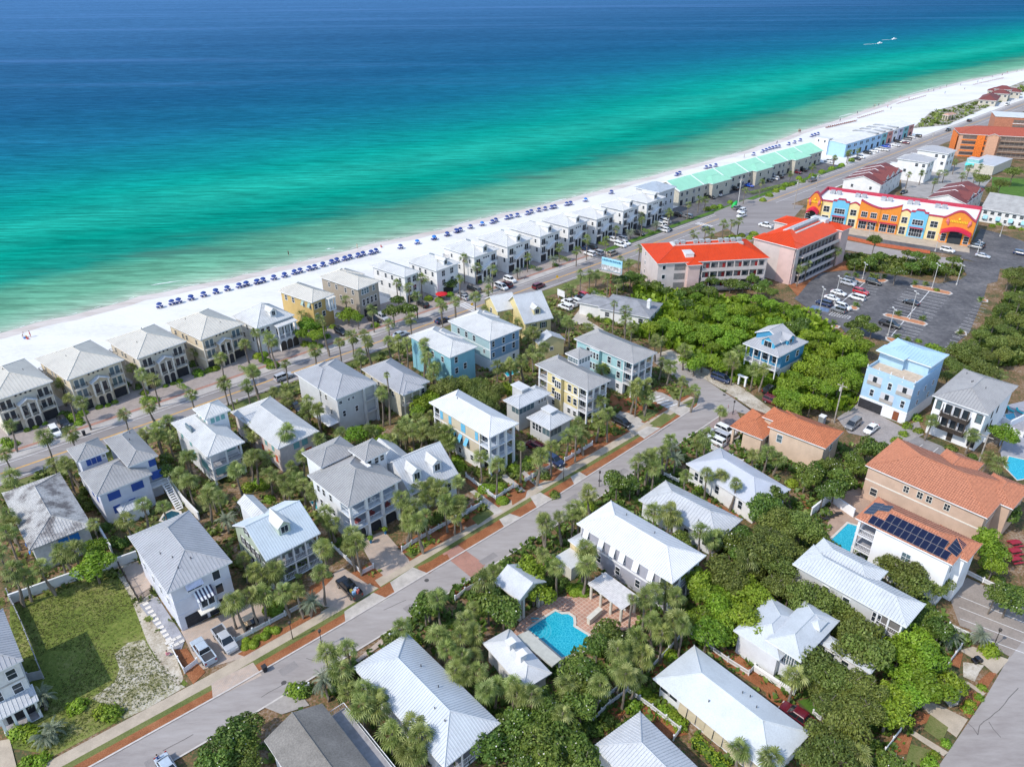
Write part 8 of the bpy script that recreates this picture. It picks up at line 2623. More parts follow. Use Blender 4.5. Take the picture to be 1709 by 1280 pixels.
hedge('clipped hedge in front of the second white row house', 'C 645 605 740 630', 1.4, 0.9)
hedge('clipped hedge in front of the third white row house', 'C 825 545 915 572', 1.4, 0.9)
hedge('clipped hedge in front of the fourth white row house', 'C 1095 465 1150 482', 1.4, 0.9)
hedge('clipped hedge in front of the fifth white row house', 'C 1345 382 1425 405', 1.4, 0.9)
hedge('clipped hedge along the gravel lot beside the grey bungalow', 'J 300 200 400 240', 1.6, 0.8)
hedge('clipped hedge screening the green roofed terrace from the road', 'D 920 530 1200 462', 2.0, 1.0)
hedge('small clipped hedge behind the white garden fence by the double gallery house', 'H 1100 1040 1250 950', 1.4, 0.5)

# leaf litter, low growth in the gardens (uncountable)
rects = []
for o in bpy.data.objects:
 pass
BL_RECTS = []
def avoid(p):
 if any(inside(p, q) for q in PAVED): return True
 return False
def undergrowth(name, region, n, f, size, h, density_skip=0.0, keep=None):
 b = MB()
 xs, ys = [q.x for q in region], [q.y for q in region]
 poly = [(q.x, q.y) for q in region]
 made = 0
 for i in range(n * 3):
  if made >= n: break
  p = Vector((rnd.uniform(min(xs), max(xs)), rnd.uniform(min(ys), max(ys)), 0))
  if not inside(p, poly) or avoid(p): continue
  nz = math.sin(p.x * 0.31 + 1.3) * math.sin(p.y * 0.27) + math.sin(p.x * 0.11 - p.y * 0.17)
  if nz < density_skip and rnd.random() < 0.8: continue
  made += 1
  s_ = size * rnd.uniform(.5, 1.4)
  tn = rnd.gauss(.45, .2)
  for k in range(5):
   a = rnd.uniform(0, 6.28)
   d = Vector((math.cos(a), math.sin(a), 0))
   q = p + d * s_ * rnd.uniform(0, .6)
   w = Vector((-d.y, d.x, 0)) * s_ * 0.35
   top = q + d * s_ * rnd.uniform(.2, .7) + Vector((0, 0, h * s_ * rnd.uniform(.5, 1.2)))
   b.add([q - w * .5, q + w * .5, top + w, top - w], [(0, 1, 2, 3)], 0, min(1, max(0, tn + rnd.uniform(-.2, .2))))
 return tag(b.obj(name, f), kind='stuff')
reg1 = [ground(p) for p in ((0, 790), (640, 590), (900, 500), (1080, 470), (1320, 560), (1230, 700), (1000, 740), (640, 960), (250, 1060), (210, 960), (0, 1010))]
reg2 = [ground(p) for p in ((400, 1280), (640, 1060), (980, 830), (1140, 720), (1420, 740), (1560, 990), (1600, 1080), (1480, 1280))]
reg3 = [ground(p) for p in ((1060, 480), (1340, 520), (1440, 590), (1420, 690), (1330, 680), (1180, 610), (1060, 560))]
undergrowth('undergrowth', reg1, 6500, F_OAK, 0.8, 0.6, -0.8)
undergrowth('undergrowth', reg2, 6500, F_DRK, 0.8, 0.6, -0.8)
undergrowth('undergrowth', reg3, 3500, F_BRI, 1.2, 1.3, -2)
reg4 = [at('F', *q) for q in ((1150, 830), (1573, 300), (1720, 300), (1720, 820), (1350, 860))]
undergrowth('undergrowth', reg4, 2500, F_OAK, 1.2, 1.0, -2)
reg6 = [at('E', *q) for q in ((900, 415), (1100, 395), (1420, 270), (1573, 200), (1573, 150), (1330, 240), (1000, 330))]
undergrowth('dune_scrub', reg6, 700, F_OAK, 2.2, 0.5, -2)
reg5 = [at('F', *q) for q in ((500, 260), (480, 170), (1200, 200), (1190, 300), (900, 290))]
undergrowth('undergrowth', reg5, 900, F_DRK, 0.9, 0.9, -2)
lot = [at(*p) for p in nums('K 70 300 690 70 840 280 890 500 990 650 1120 770 330 1190 60 1150')]
undergrowth('grass', lot, 8000, foliage('lot_grass_blades', (0.085, 0.115, 0.02), (0.16, 0.175, 0.04), (0.25, 0.24, 0.09), 0.01, 0.05), 0.13, 0.6, -0.9)

ZO = 0.08        # top of the paving
# ---------------------------------------------------------------- vehicles
TYRE = mat('tyre_rubber', (0.02, 0.02, 0.02), 0.9)
RIM = gloss('wheel_rim', (0.45, 0.45, 0.46), 0.3, 0.5, 0.8)
CGL = gloss('car_glass', (0.015, 0.02, 0.025), 0.05, 0.7)
LAMP = gloss('headlamp', (0.6, 0.6, 0.58), 0.2)
TAIL = gloss('tail_lamp', (0.35, 0.01, 0.01), 0.2)
PAINTS = {k: gloss(k + '_car_paint', c, 0.22, 0.5, 0.0, 0.6) for k, c in dict(white=(0.75, 0.75, 0.74), silver=(0.42, 0.43, 0.45), grey=(0.17, 0.175, 0.18), black=(0.012, 0.012, 0.014), navy=(0.02, 0.035, 0.09), blue=(0.01, 0.07, 0.45), maroon=(0.13, 0.012, 0.022), red=(0.45, 0.01, 0.02), beige=(0.44, 0.39, 0.31), pale=(0.40, 0.46, 0.52)).items()}
CAR_SPEC = {  # length, width, body line stations (x, z top), cabin (x0,x1 base, x0,x1 roof, z base, z roof)
 'sedan': (4.7, 1.82, [(-2.35, .62), (-2.3, .95), (-1.5, 1.0), (1.0, .98), (2.1, .82), (2.35, .55)], (-1.75, 1.15, -1.1, .35, .96, 1.45)),
 'suv': (4.75, 1.9, [(-2.38, .7), (-2.35, 1.1), (-1.5, 1.12), (1.0, 1.1), (2.15, .98), (2.38, .6)], (-2.3, 1.2, -2.05, .45, 1.08, 1.72)),
 'van': (5.0, 1.95, [(-2.5, .7), (-2.48, 1.1), (-1.5, 1.12), (1.4, 1.1), (2.3, .95), (2.5, .6)], (-2.45, 1.75, -2.3, .75, 1.08, 1.78)),
 'pickup': (5.8, 2.0, [(-2.9, .75), (-2.88, 1.15), (-1.2, 1.15), (1.4, 1.15), (2.7, 1.08), (2.9, .7)], (-1.0, 1.65, -.75, .85, 1.13, 1.88)),
 'jeep': (4.3, 1.9, [(-2.1, .75), (-2.08, 1.15), (-1.0, 1.15), (.8, 1.15), (2.0, 1.1), (2.15, .7)], (-2.0, .9, -1.95, .55, 1.13, 1.85))}
WM = {}
for r_w in (0.34, 0.4):
 tb = MB().tube([(0, -.12, 0), (0, .12, 0)], r_w, 12)
 rb_ = MB().tube([(0, -.135, 0), (0, .135, 0)], r_w * .6, 8)
 WM[r_w] = (tb.mesh('tyre', TYRE), rb_.mesh('rim', RIM))
CARM = {}
def car(kind, colour, p, heading, label=None, group=None, cargo=False):
 L, W, line, cab = CAR_SPEC[kind]
 key = (kind, colour)
 if key not in CARM:
  b = MB()
  hw = W / 2
  secs = []
  for i, (x, zt) in enumerate(line):
   k = 0.86 if i in (0, len(line) - 1) else (0.95 if i in (1, len(line) - 2) else 1.0)
   zb = 0.32
   secs.append([(x, -hw * k * .93, zb), (x, -hw * k, zb + .22), (x, -hw * k, zt - .16), (x, -hw * k * .9, zt), (x, hw * k * .9, zt), (x, hw * k, zt - .16), (x, hw * k, zb + .22), (x, hw * k * .93, zb)])
  n = 8
  v = [q for s_ in secs for q in s_]
  f = [(i * n + k, (i + 1) * n + k, (i + 1) * n + (k + 1) % n, i * n + (k + 1) % n) for i in range(len(secs) - 1) for k in range(n)]
  f += [tuple(range(n)), tuple((len(secs) - 1) * n + k for k in range(n - 1, -1, -1))]
  if kind == 'pickup':
   b.add(v, f)
  else:
   b.add(v, f)
  body = b.mesh('body', PAINTS[colour])
  a0, a1, r0, r1, zb, zr = cab
  hb, hr = hw * .88, hw * .72
  g = MB().add([(a0, -hb, zb), (a1, -hb, zb), (a1, hb, zb), (a0, hb, zb), (r0, -hr, zr), (r1, -hr, zr), (r1, hr, zr), (r0, hr, zr)], [(0, 1, 5, 4), (1, 2, 6, 5), (2, 3, 7, 6), (3, 0, 4, 7), (3, 2, 1, 0), (4, 5, 6, 7)]).mesh('window', CGL)
  rf = MB()
  rf.add([(r0 - .05, -hr - .02, zr - .03), (r1 + .08, -hr - .02, zr - .03), (r1 + .08, hr + .02, zr - .03), (r0 - .05, hr + .02, zr - .03), (r0 + .12, -hr * .9, zr + .06), (r1 - .1, -hr * .9, zr + .06), (r1 - .1, hr * .9, zr + .06), (r0 + .12, hr * .9, zr + .06)],
               [(4, 5, 6, 7), (0, 1, 5, 4), (1, 2, 6, 5), (2, 3, 7, 6), (3, 0, 4, 7), (3, 2, 1, 0)])
  for sg in (-1, 1):                         # pillars
   for (xa, xr) in ((a0, r0), (a1, r1), ((a0 + a1) / 2 - .1, (r0 + r1) / 2 - .1)):
    rf.tube([(xa, sg * (hb + .005), zb), (xr, sg * (hr + .005), zr)], .045, 4, cap=False)
  rfm = rf.mesh('roof', PAINTS[colour])
  bed = None
  if kind == 'pickup':
   bed = MB()
   bed.box(-2.75, -hw * .78, 1.155, -1.12, hw * .78, 1.165, 0)
   bed.box(-2.9, -hw * .96, 1.1, -1.05, -hw * .8, 1.32, 1).box(-2.9, hw * .8, 1.1, -1.05, hw * .96, 1.32, 1).box(-2.92, -hw * .8, 1.1, -2.78, hw * .8, 1.3, 1)
   bed = bed.mesh('truck_bed', [mat('bed_liner', (0.05, 0.05, 0.055), .8), PAINTS[colour]])
  hl = MB().box(L / 2 - .14, -.2, -.09, L / 2 - .02, .2, .09).mesh('headlight', LAMP)
  tl_ = MB().box(-L / 2 - .01, -.13, -.16, -L / 2 + .1, .13, .16).mesh('taillight', TAIL)
  CARM[key] = (body, g, rfm, bed, hl, tl_)
 body, g, rfm, bed, hl, tl_ = CARM[key]
 name = {'sedan': 'parked_car', 'suv': 'parked_car', 'van': 'parked_van', 'pickup': 'pickup_truck', 'jeep': 'parked_car'}[kind]
 t = thing(name, label, {'van': 'van', 'pickup': 'pickup truck'}.get(kind, 'car'), (p.x, p.y, ZO), heading, group or 'cars and vans parked or driving')
 o = link('body', body, t)
 link('window', g, t)
 link('roof', rfm, t)
 if bed: link('truck_bed', bed, t)
 rw = 0.4 if kind in ('pickup', 'jeep') else 0.34
 for sx in (-1, 1):
  for sy in (-1, 1):
   w = thing('wheel', None, None)
   w.parent = t
   w.location = (sx * L * .31, sy * (W / 2 - .1), rw)
   link('tyre', WM[rw][0], w)
   link('rim', WM[rw][1], w)
 for sy in (-1, 1):
  h_ = link('headlight', hl, t); h_.location = (0, sy * W * .33, .78 if kind != 'sedan' else .68)
  h_ = link('taillight', tl_, t); h_.location = (0, sy * W * .38, .9)
 if label is None:
  auto(t, colour.replace('pale', 'pale blue') + ' ' + {'suv': 'estate car', 'sedan': 'saloon car', 'jeep': 'boxy car', 'van': 'van', 'pickup': 'pickup truck'}[kind], p)
 return t
HU, HV = GRID, GRID - RAD(90)      # along the street; away from the sea
CARS = '''A 335 985 v suv white; A 388 932 v suv black; B 340 908 u suv silver; B 1310 563 u sedan navy; B 1055 648 u sedan pale; B 420 1090 v sedan black; B 690 632 v suv black; B 890 560 v suv black; B 945 545 v suv silver; B 1190 465 v sedan black; B 1445 415 v suv grey; B 1500 375 v suv black;
C 728 720 u suv maroon; C 1180 520 u suv beige; C 500 725 v van white; C 553 682 v suv white; C 532 712 v suv maroon; C 340 742 v suv grey; C 270 787 v sedan silver; C 20 832 v suv black; C 1040 523 v suv white; C 1090 516 v suv silver; C 1052 487 v suv black; C 1020 495 v sedan navy; C 1228 470 v suv white; C 1255 457 v sedan white; C 1185 440 v suv white; C 1235 432 v suv silver; C 1500 325 v van white; C 1480 350 v suv white; C 1490 377 v suv white; C 1340 400 v suv black; C 890 848 v suv white; C 915 824 v pickup white; C 948 812 v suv white; C 985 795 v suv black; C 1012 782 v suv red;
D 400 692 v suv white; D 412 735 v sedan black; D 720 527 v sedan white; D 822 492 v suv black; D 915 473 v sedan blue; D 680 543 v sedan black; D 1068 430 v suv white; D 1095 420 v suv black; D 1028 442 v sedan black; D 1208 392 v suv maroon; D 1240 380 v suv black; D 1303 440 u pickup grey; D 845 610 u suv grey; D 870 628 u suv white; D 868 657 u suv white; D 1018 718 v pickup white; D 650 732 u sedan grey; D 540 662 v suv grey; D 475 650 v suv black;
E 658 555 v sedan white; E 692 545 v suv white; E 730 527 v suv blue; E 792 520 v sedan white; E 848 505 v sedan maroon; E 862 482 v suv grey; E 885 471 v suv white; E 922 465 v suv black; E 620 567 v suv black; E 575 592 v suv white; E 550 602 v sedan black; E 380 617 v suv white; E 725 548 v sedan white; E 1110 428 u suv black; E 1240 370 u suv black; E 840 805 u sedan black; E 1107 1160 v suv white; E 1322 1195 v sedan silver; E 1275 1140 v suv grey; E 1555 1180 v suv navy; E 1470 272 u van white; E 808 500 v suv black;
F 502 338 v suv silver; F 655 333 v suv black; F 578 390 v suv red; F 553 425 v van white; F 442 396 v sedan white; F 402 428 v sedan white; F 470 482 v suv white; F 442 502 v jeep grey; F 352 460 v suv navy; F 885 455 v sedan black; F 755 590 v pickup black; F 515 322 v suv grey; F 45 1060 v van maroon; F 112 1130 v sedan navy; F 530 1197 u van grey; F 640 1225 u sedan white; F 22 985 u suv black; F 1290 105 v suv black;
J 1110 735 v van navy; J 1075 1113 v suv white; J 1097 1080 v van silver; J 1138 1052 v suv white; J 505 1003 v suv black; I 1005 832 v suv navy; I 890 748 v suv maroon; Q 205 980 v pickup maroon; K 1025 1285 v sedan pale'''
for s_ in CARS.split(';'):
 tl, x, y, hd, kind, colour = s_.split()
 p = at(tl, float(x), float(y), 0.8)
 lab = 'dark red pickup truck beside the long cottage with tan blinds' if (tl, colour) == ('Q', 'maroon') else None
 hh = (HU if hd == 'u' else HV) + rnd.uniform(-.05, .05) + (math.pi if rnd.random() < .5 else 0)
 car(kind, colour, Vector((p.x, p.y, 0)), hh, lab)
t = car('pickup', 'pale', at('K', 1240, 568, .9), HV + math.pi, 'silver blue pickup truck on the drive left of another one')
t = car('pickup', 'silver', at('K', 1372, 497, .9), HV, 'silver pickup truck facing the street under the palms')
t = car('pickup', 'black', at('L', 740, 182, .9), HV + math.pi, 'black pickup truck loaded with beach gear on a tan drive')
for i, (dx, dy, c) in enumerate(((-1.5, .4, (0.62, 0.42, .08)), (-1.7, -.45, (0.7, 0.7, 0.7)), (-2.2, .35, (0.25, 0.42, 0.6)), (-2.35, -.3, (0.5, 0.12, 0.1)), (-2.0, 0.0, (0.7, 0.7, 0.68)))):
 o = MB().box(-.28, -.22, 0, .28, .22, .42 + .05 * i).obj('storage_box', mat('cargo_%d_finish' % i, c, .6))
 o.matrix_world = Matrix.Translation(t.location) @ Matrix.Rotation(t.rotation_euler.z, 4, 'Z') @ Matrix.Translation((dx, dy, 1.16)) @ Matrix.Rotation(i * .7, 4, 'Z')
 tag(o, ('yellow', 'white', 'pale blue', 'red', 'off white')[i] + ' box among beach gear in the black pickup bed', 'box', 'beach gear in the black pickup')
# golf cart
p = at('K', 1530, 398, .6)
t = thing('golf_cart', 'small black golf cart with tan seats under the palms by a hedge', 'golf cart', (p.x, p.y, ZO), HU)
BLK = PAINTS['black']
MB().box(-1.1, -.55, .3, 1.1, .55, .62).box(.6, -.5, .62, 1.1, .5, .9).obj('body', BLK, t)
MB().box(-.5, -.5, .65, 0, .5, .85).box(-.6, -.5, .85, -.48, .5, 1.25).box(-1.1, -.5, .65, -.65, .5, .85).obj('seat', mat('tan_seat', (.52, .40, .27), .7), t)
for sx in (-.9, .75):
 for sy in (-.5, .5):
  MB().tube([(sx, sy, .6), (sx, sy, 1.8)], .03, 4).obj('post', BLK, t)
  w = link('wheel', WM[0.34][0], t); w.location, w.scale = (sx, sy, .25), (.72, .8, .72)
MB().box(-1.05, -.58, 1.8, .9, .58, 1.87).obj('roof', mat('tan_canopy', (.55, .45, .34), .7), t)
# ---------------------------------------------------------------- the beach
UMB = mat('royal_blue_canvas', (0.012, 0.045, 0.21), 0.7, 0.12, 1.0)
UMBL = mat('bright_blue_canvas', (0.02, 0.16, 0.50), 0.7, 0.12, 1.0)
UMBR = mat('red_canvas', (0.50, 0.012, 0.02), 0.7, 0.1)
WOOD = mat('chair_wood', (0.30, 0.19, 0.11), 0.8, 0.2)
BLUEC = mat('blue_cushion', (0.02, 0.05, 0.25), 0.8, 0.1)
def canopy(n=8, r=0.88, m=UMB):
 b = MB()
 for i in range(n):
  a0, a1 = 2 * math.pi * i / n, 2 * math.pi * (i + 1) / n
  p0, p1 = Vector((math.cos(a0) * r, math.sin(a0) * r, 0)), Vector((math.cos(a1) * r, math.sin(a1) * r, 0))
  q0, q1 = p0 * .55 + Vector((0, 0, .3)), p1 * .55 + Vector((0, 0, .3))
  b.add([p0, p1, q1, q0, Vector((0, 0, .5)), p1 - Vector((0, 0, .14)), p0 - Vector((0, 0, .14))], [(0, 1, 2, 3), (3, 2, 4), (6, 5, 1, 0)])
 return b.mesh('canopy', m)
CAN = {'blue': canopy(m=UMB), 'bright blue': canopy(m=UMBL), 'red': canopy(8, 1.9, UMBR)}
POLEM = MB().tube([(0, 0, 0), (0, 0, 1.9)], .03, 5).mesh('pole', WHITE)
def lounger_mesh(c):
 b = MB().box(-.3, -.9, .25, .3, .35, .36, 1)
 b.add([(-.3, .35, .25), (.3, .35, .25), (.3, .95, .85), (-.3, .95, .85), (-.3, .35, .36), (.3, .35, .36), (.3, .9, .95), (-.3, .9, .95)], [(3, 2, 1, 0), (4, 5, 6, 7), (0, 1, 5, 4), (1, 2, 6, 5), (2, 3, 7, 6), (3, 0, 4, 7)], 1)
 for x in (-.28, .28):
  for y in (-.8, .3, .8):
   b.box(x - .03, y - .03, 0, x + .03, y + .03, .3)
 return b.mesh('beach_lounger', [WOOD, c])
LNG = lounger_mesh(BLUEC)
LNGB = lounger_mesh(mat('rust_cushion', (0.20, 0.05, 0.035), 0.8))
UD = '''A 970 205 1045 187 1087 177 1163 158 1240 138 1315 120 1385 102 1458 85 1500 75 1565 62; B 112 330 178 318 214 308 280 292 345 277 405 260 440 250 497 237 530 228 580 213 633 198 665 187 713 177 745 167 795 157 825 148 875 140 905 130 1055 105 1157 77 1260 50 1340 28 1400 10;
C 90 418 170 395 225 375 250 368 312 350 383 332 445 320 467 310 535 295 560 288 598 280 660 267 683 258 730 248 768 240 808 232 828 228 900 212 923 207 1015 187 1173 140; D 475 398 492 390 655 355 680 350 713 343 945 275 1000 258 1020 250 1040 242 1060 237 1080 232 1100 228 1160 213 1195 203 1230 190 1300 163 1318 158 1338 152'''
ul = nums(UD)
for i, (tl, x, y) in enumerate(ul):
 p = at(tl, x, y, 1.55)
 c = 'bright blue' if (tl, x) in (('B', 1157), ('B', 1260), ('C', 90), ('C', 383), ('C', 1015)) else 'blue'
 t = thing('beach_umbrella', None, 'umbrella', (p.x, p.y, -.02), rnd.uniform(0, 1), 'beach umbrellas along the water')
 o = link('canopy', CAN[c], t)
 o.location, o.rotation_euler = (0, 0, 1.4), (rnd.uniform(-.1, .1) + .15, rnd.uniform(-.1, .1), 0)
 link('pole', POLEM, t)
 auto(t, c + ' beach umbrella', p)
 for k in (-1, 1):
  o = link('beach_lounger', LNG)
  o.location = (p.x + UX.x * k * .55 + UY.x * .2, p.y + UX.y * k * .55 + UY.y * .2, -.02)
  o.rotation_euler = (0, 0, GRID + math.pi + rnd.uniform(-.1, .1))
  tag(o, None, 'lounger', 'blue loungers under the beach umbrellas')
  auto(o, ('left' if k < 0 else 'right') + ' blue lounger', p)
rows = [('D', 1390, 122, 1560, 82, 13), ('E', 372, 410, 545, 371, 15), ('E', 562, 355, 708, 313, 13), ('E', 802, 266, 968, 220, 14), ('E', 1268, 150, 1440, 112, 14)]
for i, (tl, x0, y0, x1, y1, n) in enumerate(rows):
 for k in range(n):
  p = at(tl, x0 + (x1 - x0) * k / (n - 1), y0 + (y1 - y0) * k / (n - 1), .4)
  o = link('beach_lounger', LNGB)
  o.location, o.rotation_euler, o.scale = (p.x, p.y, -.02), (0, 0, GRID + math.pi + rnd.uniform(-.15, .15)), (1.0, 1.0, 1.2)
  o['label'] = 'rust brown lounger in the long rows on the far beach'
  tag(o, None, 'lounger', 'rust brown loungers on the far beach')
p = at('B', 1305, 400, 2.2)
t = thing('patio_umbrella', 'big red patio umbrella in front of the white dormer beach house', 'umbrella', (p.x, p.y, 0))
o = link('canopy', CAN['red'], t); o.location = (0, 0, 2.0)
link('pole', POLEM, t)

# ---------------------------------------------------------------- people: one continuous skin each
SKIN = mat('skin', (0.45, 0.26, 0.18), 0.6, 0.08)
HAIR = mat('brown_hair', (0.05, 0.03, 0.02), 0.7)
def person_mesh(pose, top, bottom, seed=0):
 """joints to a skinned body; standing, walking, bending or sitting"""
 hip = 0.92 if pose != 'sit' else 0.28
 V, E, Rr = [], [], []
 def j(p, r, parent=None):
  V.append(p); Rr.append(r)
  if parent is not None: E.append((parent, len(V) - 1))
  return len(V) - 1
 lean = {'stand': 0.0, 'walk': 0.06, 'bend': 0.45, 'sit': 0.12}[pose]
 pel = j((0, 0, hip), .13)
 ch = j((lean * .5, 0, hip + .28), .125, pel)
 sh = j((lean * .9, 0, hip + .50), .13, ch)
 nk = j((lean * 1.05, 0, hip + .60), .055, sh)
 hd = j((lean * 1.15 + .02, 0, hip + .72), .095, nk)
 j((lean * 1.15 + .03, 0, hip + .82), .075, hd)
 st = {'stand': .03, 'walk': .24, 'bend': .12, 'sit': 0}[pose]
 for s_ in (-1, 1):
  a = j((lean * .9, s_ * .19, hip + .48), .06, sh)
  e = j((lean * .9 + s_ * st * .7, s_ * .25, hip + .22), .045, a)
  w = j((lean * 1.1 + s_ * st + .08, s_ * .23, hip - .02), .033, e)
  j((lean * 1.1 + s_ * st + .12, s_ * .22, hip - .1), .035, w)
  h_ = j((0, s_ * .1, hip - .05), .1, pel)
  if pose == 'sit':
   k = j((.42, s_ * .14, hip + .18), .075, h_)
   f = j((.62, s_ * .14, .1), .05, k)
   j((.76, s_ * .14, .05), .045, f)
  else:
   k = j((s_ * st * .6 + .03, s_ * .1, .48), .072, h_)
   f = j((s_ * st - .03, s_ * .1, .09), .048, k)
   j((s_ * st + .12, s_ * .1, .04), .045, f)
 me = bpy.data.meshes.new('person')
 me.from_pydata(V, E, [])
 o = bpy.data.objects.new('person', me)
 COL.objects.link(o)
 o.modifiers.new('skin', 'SKIN')
 for i, v in enumerate(me.skin_vertices[0].data):
  v.radius = (Rr[i], Rr[i])
  v.use_root = (i == 0)
 o.modifiers.new('sub', 'SUBSURF').levels = 1
 dg = bpy.context.evaluated_depsgraph_get()
 out = bpy.data.meshes.new_from_object(o.evaluated_get(dg))
 bpy.data.objects.remove(o)
 out.name = 'person'
 for m in (SKIN, top, bottom):
  out.materials.append(m)
 for q in out.polygons:
  z = q.center.z - hip
  x, y = q.center.x, abs(q.center.y)
  q.material_index = 1 if (.02 < z < .53 and y < .235) else (2 if (-.45 < z <= .02 and y < .2) else 0)
  q.use_smooth = True
 return out
CL = {k: mat(k + '_cloth', c, .8, .08) for k, c in dict(pink=(.6, .2, .27), blue=(.03, .08, .25), red=(.5, .03, .04), white=(.7, .7, .7), black=(.02, .02, .02), teal=(.05, .3, .3), tan=(.45, .35, .25)).items()}
HAIRM = MB()
for (z, r0) in ((0.0, .105),):
 HAIRM.tube([(0, 0, -.05), (-.01, 0, .04), (-.01, 0, .1)], [.098, .105, .05], 8)
HAIRM = HAIRM.mesh('hair', HAIR)
PM = {}
def person(tl, x, y, pose, top, bottom, label, rz=0.0, scale=1.0, z0=None, group=None):
 key = (pose, top, bottom)
 if key not in PM: PM[key] = person_mesh(pose, CL[top], CL[bottom])
 p = at(tl, x, y, .5)
 o = link('person', PM[key])
 o.location = (p.x, p.y, ZO if z0 is None else z0)
 o.rotation_euler, o.scale = (0, 0, rz), (scale,) * 3
 tag(o, label, 'person', group)
 lean = {'stand': 0.0, 'walk': 0.06, 'bend': 0.45, 'sit': 0.12}[pose]
 hip = 0.92 if pose != 'sit' else 0.28
 h_ = link('hair', HAIRM, o)
 h_.location = (lean * 1.15 + .01, 0, hip + .79)
 if label is None: auto(o, 'person in ' + top + ' top', p)
 return o
person('K', 1015, 590, 'sit', 'pink', 'blue', 'person in pink top sitting on the gravel beside the garden fence', .6)
person('K', 970, 1245, 'walk', 'blue', 'white', 'person in dark blue top walking down the street', 2.2)
person('A', 185, 402, 'stand', 'red', 'red', 'person in red standing by beach toys on the sand', 1, 1.1, -.02)
person('A', 137, 405, 'bend', 'white', 'tan', 'person in white bending over beach toys on the sand', 0, 1.0, -.02)
person('B', 370, 155, 'stand', 'black', 'black', 'person in black wading in the shallow sea', 1, 1.15, -.6)
person('B', 790, 120, 'walk', 'tan', 'tan', 'person in tan clothes walking at the edge of the water', 1, 1.1, -.1)
person('B', 935, 115, 'sit', 'red', 'red', 'person in red sitting near the water beyond the umbrellas', 1, 1.1, -.05)
for i, (x, y) in enumerate(((200, 437), (207, 440), (555, 327), (655, 283), (662, 282), (685, 279), (815, 233), (990, 190), (1100, 163), (1060, 175), (760, 300), (740, 290), (1185, 155), (1090, 205), (1210, 180), (450, 372), (870, 240), (1020, 190), (1290, 135), (1320, 120), (1440, 95), (1470, 80), (1380, 105), (1530, 70), (1560, 65))):
 person('E', x, y, ('stand', 'walk')[i % 2], ('black', 'red', 'blue', 'teal', 'tan')[i % 5], ('black', 'blue')[i % 2], None, i, 1.15, -.05, 'people on the far beach')
for i, (x, y) in enumerate(((1217, 145), (1225, 148), (1085, 217), (885, 302))):
 person('D', x, y, 'stand', ('red', 'black', 'blue', 'tan')[i], 'black', None, i, 1.15, -.05, 'people on the far beach')
for lab, tl, x, y, c in (('orange ball among beach toys on the sand', 'A', 158, 410, (.6, .25, .03)), ('blue bucket among beach toys on the sand', 'A', 150, 417, (.05, .2, .5)), ('red bucket among beach toys on the sand', 'A', 168, 420, (.5, .05, .05))):
 p = at(tl, x, y, .2)
 b = MB().tube([(0, 0, 0), (0, 0, .45)], [.25, .33], 8)
 o = b.obj('beach_toy', mat(lab.split()[0] + '_plastic', c, .5)); o.location = (p.x, p.y, -.02)
 tag(o, lab, 'beach toy')

# ---------------------------------------------------------------- fences and walls
def fence(label, pts, h=0.95, m=WHITE, kind='picket', name='picket_fence', gap=0.16):
 line = [at(*p) for p in nums(pts)]
 o0 = line[0]
 t = thing(name, label, 'fence', (o0.x, o0.y, ZO))
 line = [q - o0 for q in line]
 pk, pm = MB(), MB().box(-.08, -.08, 0, .08, .08, h + .15).box(-.11, -.11, h + .15, .11, .11, h + .22).mesh('post', m)
 for a, c in zip(line, line[1:]):
  d = c - a
  n = max(1, round(d.length / 2.4))
  for i in range(n + 1):
   o = link('post', pm, t)
   o.location = a + d * i / n
   o.rotation_euler = (0, 0, math.atan2(d.y, d.x))
  u = d.normalized()
  s_ = Vector((-u.y, u.x, 0)) * .025
  if kind == 'panel':
   v = [a - s_, c - s_, c + s_, a + s_]
   pk.add([q + Vector((0, 0, .08)) for q in v] + [q + Vector((0, 0, h)) for q in v], [(3, 2, 1, 0), (4, 5, 6, 7)] + [(i, (i + 1) % 4, 4 + (i + 1) % 4, 4 + i) for i in range(4)])
  else:
   for zz in (.25, h - .15):
    pk.beam(a + Vector((0, 0, zz)), c + Vector((0, 0, zz)), .06)
   k = int(d.length / gap)
   for i in range(k):
    q = a + d * (i + .5) / k
    w = u * (.045 if kind == 'picket' else .02)
    v = [q - w - s_, q + w - s_, q + w + s_, q - w + s_]
    pk.add([x + Vector((0, 0, .06)) for x in v] + [x + Vector((0, 0, h)) for x in v], [(4, 5, 6, 7)] + [(i2, (i2 + 1) % 4, 4 + (i2 + 1) % 4, 4 + i2) for i2 in range(4)])
 tag(pk.obj('pickets' if kind != 'panel' else 'panel', m, t), kind='stuff' if kind != 'panel' else None)
 return t
GREYF = mat('grey_fence', (0.36, 0.36, 0.38), .7, .1)
